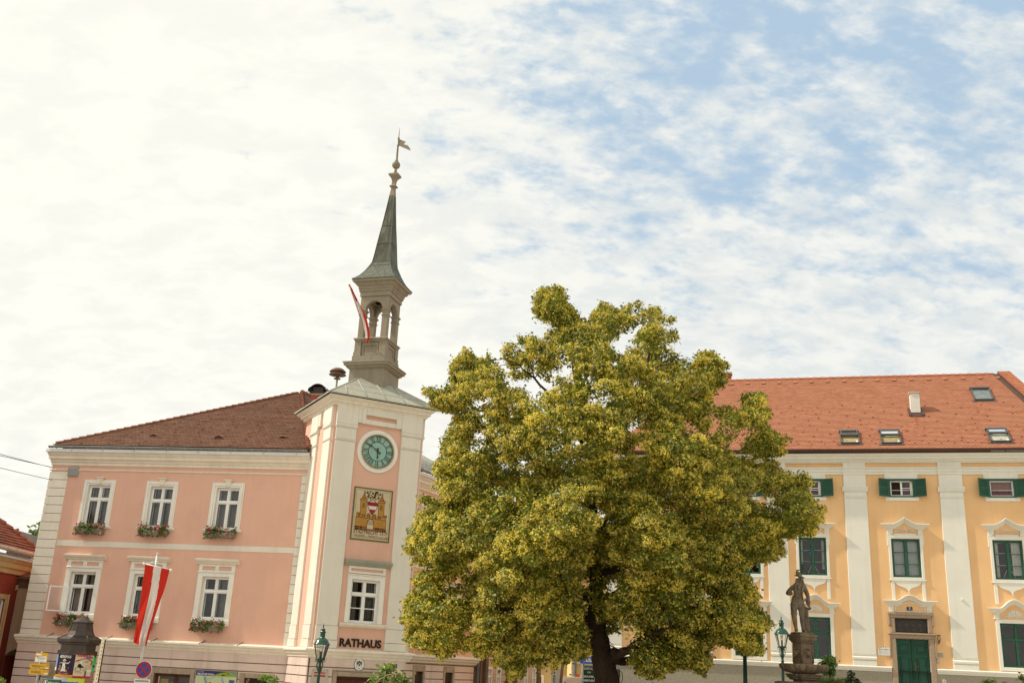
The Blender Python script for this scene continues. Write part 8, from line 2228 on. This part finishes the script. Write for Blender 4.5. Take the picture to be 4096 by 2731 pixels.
m = MB(); m.lathe([(.01, q(2735)), (.71, q(2735) + .001)], 32); m.build('water', mat('dark_water', (.03, .03, .025), .05, .1, spec=.6), ft)
for a, y1 in ((-2.5, 2728), (-.15, 2728)):
    m = MB(); cx, cy = .66 * math.cos(a), .66 * math.sin(a); m.tube([(cx, cy, q(2670)), (cx * 1.02, cy * 1.02, q(2700)), (cx * 1.02, cy * 1.02, q(2733))], .006, 5); m.build('water_jet', M_lampglass, ft)

# ------------------------------------------------------------------ the statue
zB = fz(2530); pxm = (lambda x, y, dy=0.0: at(3050 + x * .30675, 2250 + y * .30675, YFo + dy))
sb = at(3050 + 510 * .30675, 2531, YFo)
st = thing('statue', 'weathered stone statue of a moustached man in hat, coat and breeches on the fountain pillar', 'statue', (sb.x, sb.y, zB)); bpy.context.view_layer.update()
o_ = Vector(st.location)
J = {}
def j(n, x, y, dy, r): J[n] = (pxm(x, y, dy) - o_, r)
# joints: pixel place in the close view, depth offset (towards the viewer is negative), radius
j('pelvis', 462, 520, 0, .155); j('waist', 460, 430, .0, .140); j('chest', 462, 345, .0, .150); j('neckb', 468, 290, .0, .105); j('neck', 478, 262, -.01, .058); j('head', 484, 225, -.03, .078); j('crown', 482, 190, -.01, .070)
j('shR', 405, 300, .02, .085); j('elR', 330, 385, .03, .062); j('elR2', 322, 400, .0, .058); j('wrR', 360, 398, -.16, .042); j('haR', 372, 400, -.20, .036)
j('shL', 540, 305, .02, .082); j('elL', 592, 430, .05, .060); j('wrL', 596, 530, -.02, .046); j('haL', 606, 570, -.05, .040)
j('hipR', 410, 560, .0, .118); j('knR', 410, 680, -.04, .074); j('caR', 420, 760, .01, .070); j('anR', 440, 870, .0, .044); j('toR', 442, 905, -.10, .036); j('tipR', 452, 908, -.17, .026)
j('hipL', 508, 565, -.01, .122); j('knL', 514, 690, -.07, .076); j('caL', 520, 775, -.02, .072); j('anL', 530, 865, -.03, .046); j('toL', 556, 893, -.12, .040); j('tipL', 580, 902, -.17, .028)
E_ = [('pelvis', 'waist'), ('waist', 'chest'), ('chest', 'neckb'), ('neckb', 'neck'), ('neck', 'head'), ('head', 'crown'), ('chest', 'shR'), ('shR', 'elR'), ('elR', 'elR2'), ('elR2', 'wrR'), ('wrR', 'haR'), ('chest', 'shL'), ('shL', 'elL'), ('elL', 'wrL'), ('wrL', 'haL'),
      ('pelvis', 'hipR'), ('hipR', 'knR'), ('knR', 'caR'), ('caR', 'anR'), ('anR', 'toR'), ('toR', 'tipR'), ('pelvis', 'hipL'), ('hipL', 'knL'), ('knL', 'caL'), ('caL', 'anL'), ('anL', 'toL'), ('toL', 'tipL')]


def skin(name, J, E_, parent, M_, sub=2, root='pelvis', post=None):
    nm = list(J); me = bpy.data.meshes.new(name); me.from_pydata([tuple(J[k][0]) for k in nm], [(nm.index(a), nm.index(b)) for a, b in E_], [])
    ob = bpy.data.objects.new(name, me); COL.objects.link(ob); ob.modifiers.new('Skin', 'SKIN'); sv = me.skin_vertices[0].data
    for i, k in enumerate(nm): sv[i].radius = (J[k][1], J[k][1] * (.8 if k in ('pelvis', 'waist', 'chest') else 1)); sv[i].use_root = (k == root)
    ss = ob.modifiers.new('Subdivision', 'SUBSURF'); ss.levels = sub; ss.render_levels = sub
    bpy.context.view_layer.update(); m2 = bpy.data.meshes.new_from_object(ob.evaluated_get(bpy.context.evaluated_depsgraph_get()))
    bpy.data.objects.remove(ob); bpy.data.meshes.remove(me); mb = MB(); mb.mesh([v.co.copy() for v in m2.vertices], [tuple(p.vertices) for p in m2.polygons], 0, True); bpy.data.meshes.remove(m2)
    if post: post(mb)
    return mb.build(name, M_, parent)


def details(mb):
    H_ = J['head'][0]
    f = lambda dx, dy, dz: H_ + Vector((dx, dy, dz))
    mb.tube([f(.012, -.065, .035), f(.016, -.098, -.004), f(.014, -.085, -.015)], [.012, .020, .014], 8)       # nose
    for sg in (-1, 1):
        mb.ball(f(.012 + sg * .032, -.060, .022), .015, 8); mb.tube([f(.012 + sg * .055, -.055, .044), f(.012 + sg * .012, -.074, .040)], .011, 6)   # eyes and brows
        mb.tube([f(.014, -.082, -.030), f(.014 + sg * .032, -.074, -.034), f(.014 + sg * .055, -.055, -.022)], [.016, .012, .006], 6)                # moustache
    mb.ball(f(.012, -.062, -.066), .030, 8)
    for sg in (-1, 1):                                                   # long hair to the shoulders
        mb.tube([f(sg * .075, .0, .04), f(sg * .092, .0, -.06), f(sg * .105, .0, -.15)], [.03, .038, .026], 7)
    mb.tube([f(0, .06, .02), f(0, .085, -.08), f(0, .09, -.18)], [.06, .06, .04], 8)
    # fingers of both hands
    for hn, dirs in (('haR', (.06, -.035, -.01)), ('haL', (.02, -.02, -.075))):
        P = J[hn][0]; D = Vector(dirs)
        for k in range(4):
            s_ = P + Vector((0, 0, .022 - .016 * k)) + D * .2; mb.tube([s_, s_ + D * (.55 - .05 * abs(k - 1)), s_ + D * (.7 - .06 * k) + Vector((-.018, .02, -.012))], [.011, .010, .008], 6)
        mb.tube([P + Vector((0, -.01, .03)), P + D * .4 + Vector((0, -.02, .045))], [.012, .009], 6)


body = skin('body', J, E_, st, M_fst2, 2, 'pelvis', details)
m = MB(); C_ = J['crown'][0] + Vector((0, -.005, -.002)); hat = MB()     # hat with a turned-up brim and plume
prof = [(.02, .02), (.135, .035), (.150, .05), (.145, .058), (.095, .048), (.088, .075), (.078, .12), (.055, .17), (.02, .185)]
rows = []
for i, (r_, z) in enumerate(prof):
    rows.append(len(hat.v))
    for k in range(20):
        w_ = 2 * pi * k / 20; up_ = (.03 * max(0, math.cos(w_ - 2.2)) if i in (1, 2, 3) else 0) - (.025 * max(0, math.cos(w_ + .3)) if i in (1, 2, 3) else 0); tilt = .18 * r_ * math.cos(w_ - pi)
        hat.v.append(tuple(C_ + Vector((r_ * math.cos(w_) - (.03 * z / .18 if i > 4 else 0), r_ * .95 * math.sin(w_), z - .02 + up_ + tilt * .5))))
for a, b in zip(rows, rows[1:]):
    for k in range(20): hat.f.append((a + k, a + (k + 1) % 20, b + (k + 1) % 20, b + k)); hat.m.append(0); hat.sm.append(True)
hat.f.append(tuple(rows[-1] + k for k in range(20))); hat.m.append(0); hat.sm.append(False)
hat.tube([C_ + Vector((-.06, -.05, .03)), C_ + Vector((-.09, -.04, .12)), C_ + Vector((-.06, -.03, .20)), C_ + Vector((.0, -.02, .215))], [.02, .034, .032, .015], 8)
hat.build('hat', M_fst2, st)
coat = MB()                                                              # coat skirts, waistcoat edge, cuffs, sash
def ringrow(c_, rx, ry, a0, a1, n=16): return [c_ + Vector((rx * math.cos(a0 + (a1 - a0) * k / n), ry * math.sin(a0 + (a1 - a0) * k / n), 0)) for k in range(n + 1)]
ctr = lambda y, x=461, dy=0: pxm(x, y, dy) - o_
rr2 = [ringrow(ctr(430), .150, .125, R(-62), R(242)), ringrow(ctr(480, 455), .170, .14, R(-58), R(238)), ringrow(ctr(540, 452), .188, .15, R(-54), R(234)), ringrow(ctr(600, 452, .02), .180, .15, R(-40), R(220))]
for a, b in zip(rr2, rr2[1:]):
    for k in range(16): coat.poly([a[k], a[k + 1], b[k + 1], b[k]], 0, True)
for y, x, rx in ((450, 460, .143), (475, 459, .147), (500, 458, .150)): coat.tube(ringrow(ctr(y, x, -.005), rx, .125, R(-150), R(-30), 10), .013, 5)
for y in (545, 570, 595, 620, 645): 
    for nm_, x in (('R', 408), ('L', 512)): coat.tube(ringrow(ctr(y, x, -.01), .112 - (y - 545) * .00033, .108 - (y - 545) * .0003, R(-165), R(-15), 10), .013, 5)
coat.tube([ctr(300, 528, -.13), ctr(360, 520, -.165), ctr(420, 515, -.15), ctr(480, 530, -.11)], [.022, .026, .026, .022], 7)      # coat front edge
coat.tube([ctr(300, 430, -.12), ctr(350, 424, -.15), ctr(420, 418, -.14)], [.018, .02, .016], 7)
coat.tube([ctr(298, 470, -.10), ctr(325, 474, -.155), ctr(348, 470, -.165)], [.03, .034, .02], 8)                                    # neckcloth
for k in range(5): coat.ball(ctr(360 + k * 26, 476, -.155), .011, 6)
for nm_, a, b in (('R', 'wrR', 'elR2'), ('L', 'wrL', 'elL')):
    A_, B_2 = J[a][0], J[b][0]; coat.tube([A_, A_.lerp(B_2, .35)], [.062, .066], 10)
for x, y0 in ((410, 660), (514, 670)): coat.tube(ringrow(ctr(y0 + 8, x, -.03), .083, .08, 0, 2 * pi, 14), .014, 6)                   # garters
for x, y0, dy in ((440, 878, -.0), (530, 872, -.03)): coat.tube(ringrow(ctr(y0, x, dy), .05, .05, 0, 2 * pi, 12), .012, 6)
coat.build('coat', M_fst2, st)
stp = MB(); stp.tube([ctr(905, 578, .06), ctr(800, 572, .07), ctr(700, 570, .07), ctr(610, 568, .05), ctr(575, 560, .05)], [.10, .082, .070, .060, .035], 10)   # the tree stump behind the leg
rgs = random.Random(3)
for k in range(26): stp.ball(ctr(600 + rgs.random() * 300, 590 + rgs.uniform(-14, 10), .0), .025, 6)
stp.build('stump', M_fst, st)
hk = MB(); hk.tube([ctr(470, 560, -.06), ctr(490, 545, -.09), ctr(480, 572, -.07)], [.03, .042, .03], 8); hk.tube(ringrow(ctr(590, 612, -.07), .045, .03, 0, 2 * pi, 12), .018, 6); hk.tube([ctr(560, 600, -.06), ctr(590, 632, -.06), ctr(612, 612, -.06)], [.018, .022, .018], 7); hk.build('sword_hilt', M_fst2, st)
bs = MB(); bs.box(-.24, .26, -.19, .20, -.02, .012); bs.build('plinth', M_fst, st)
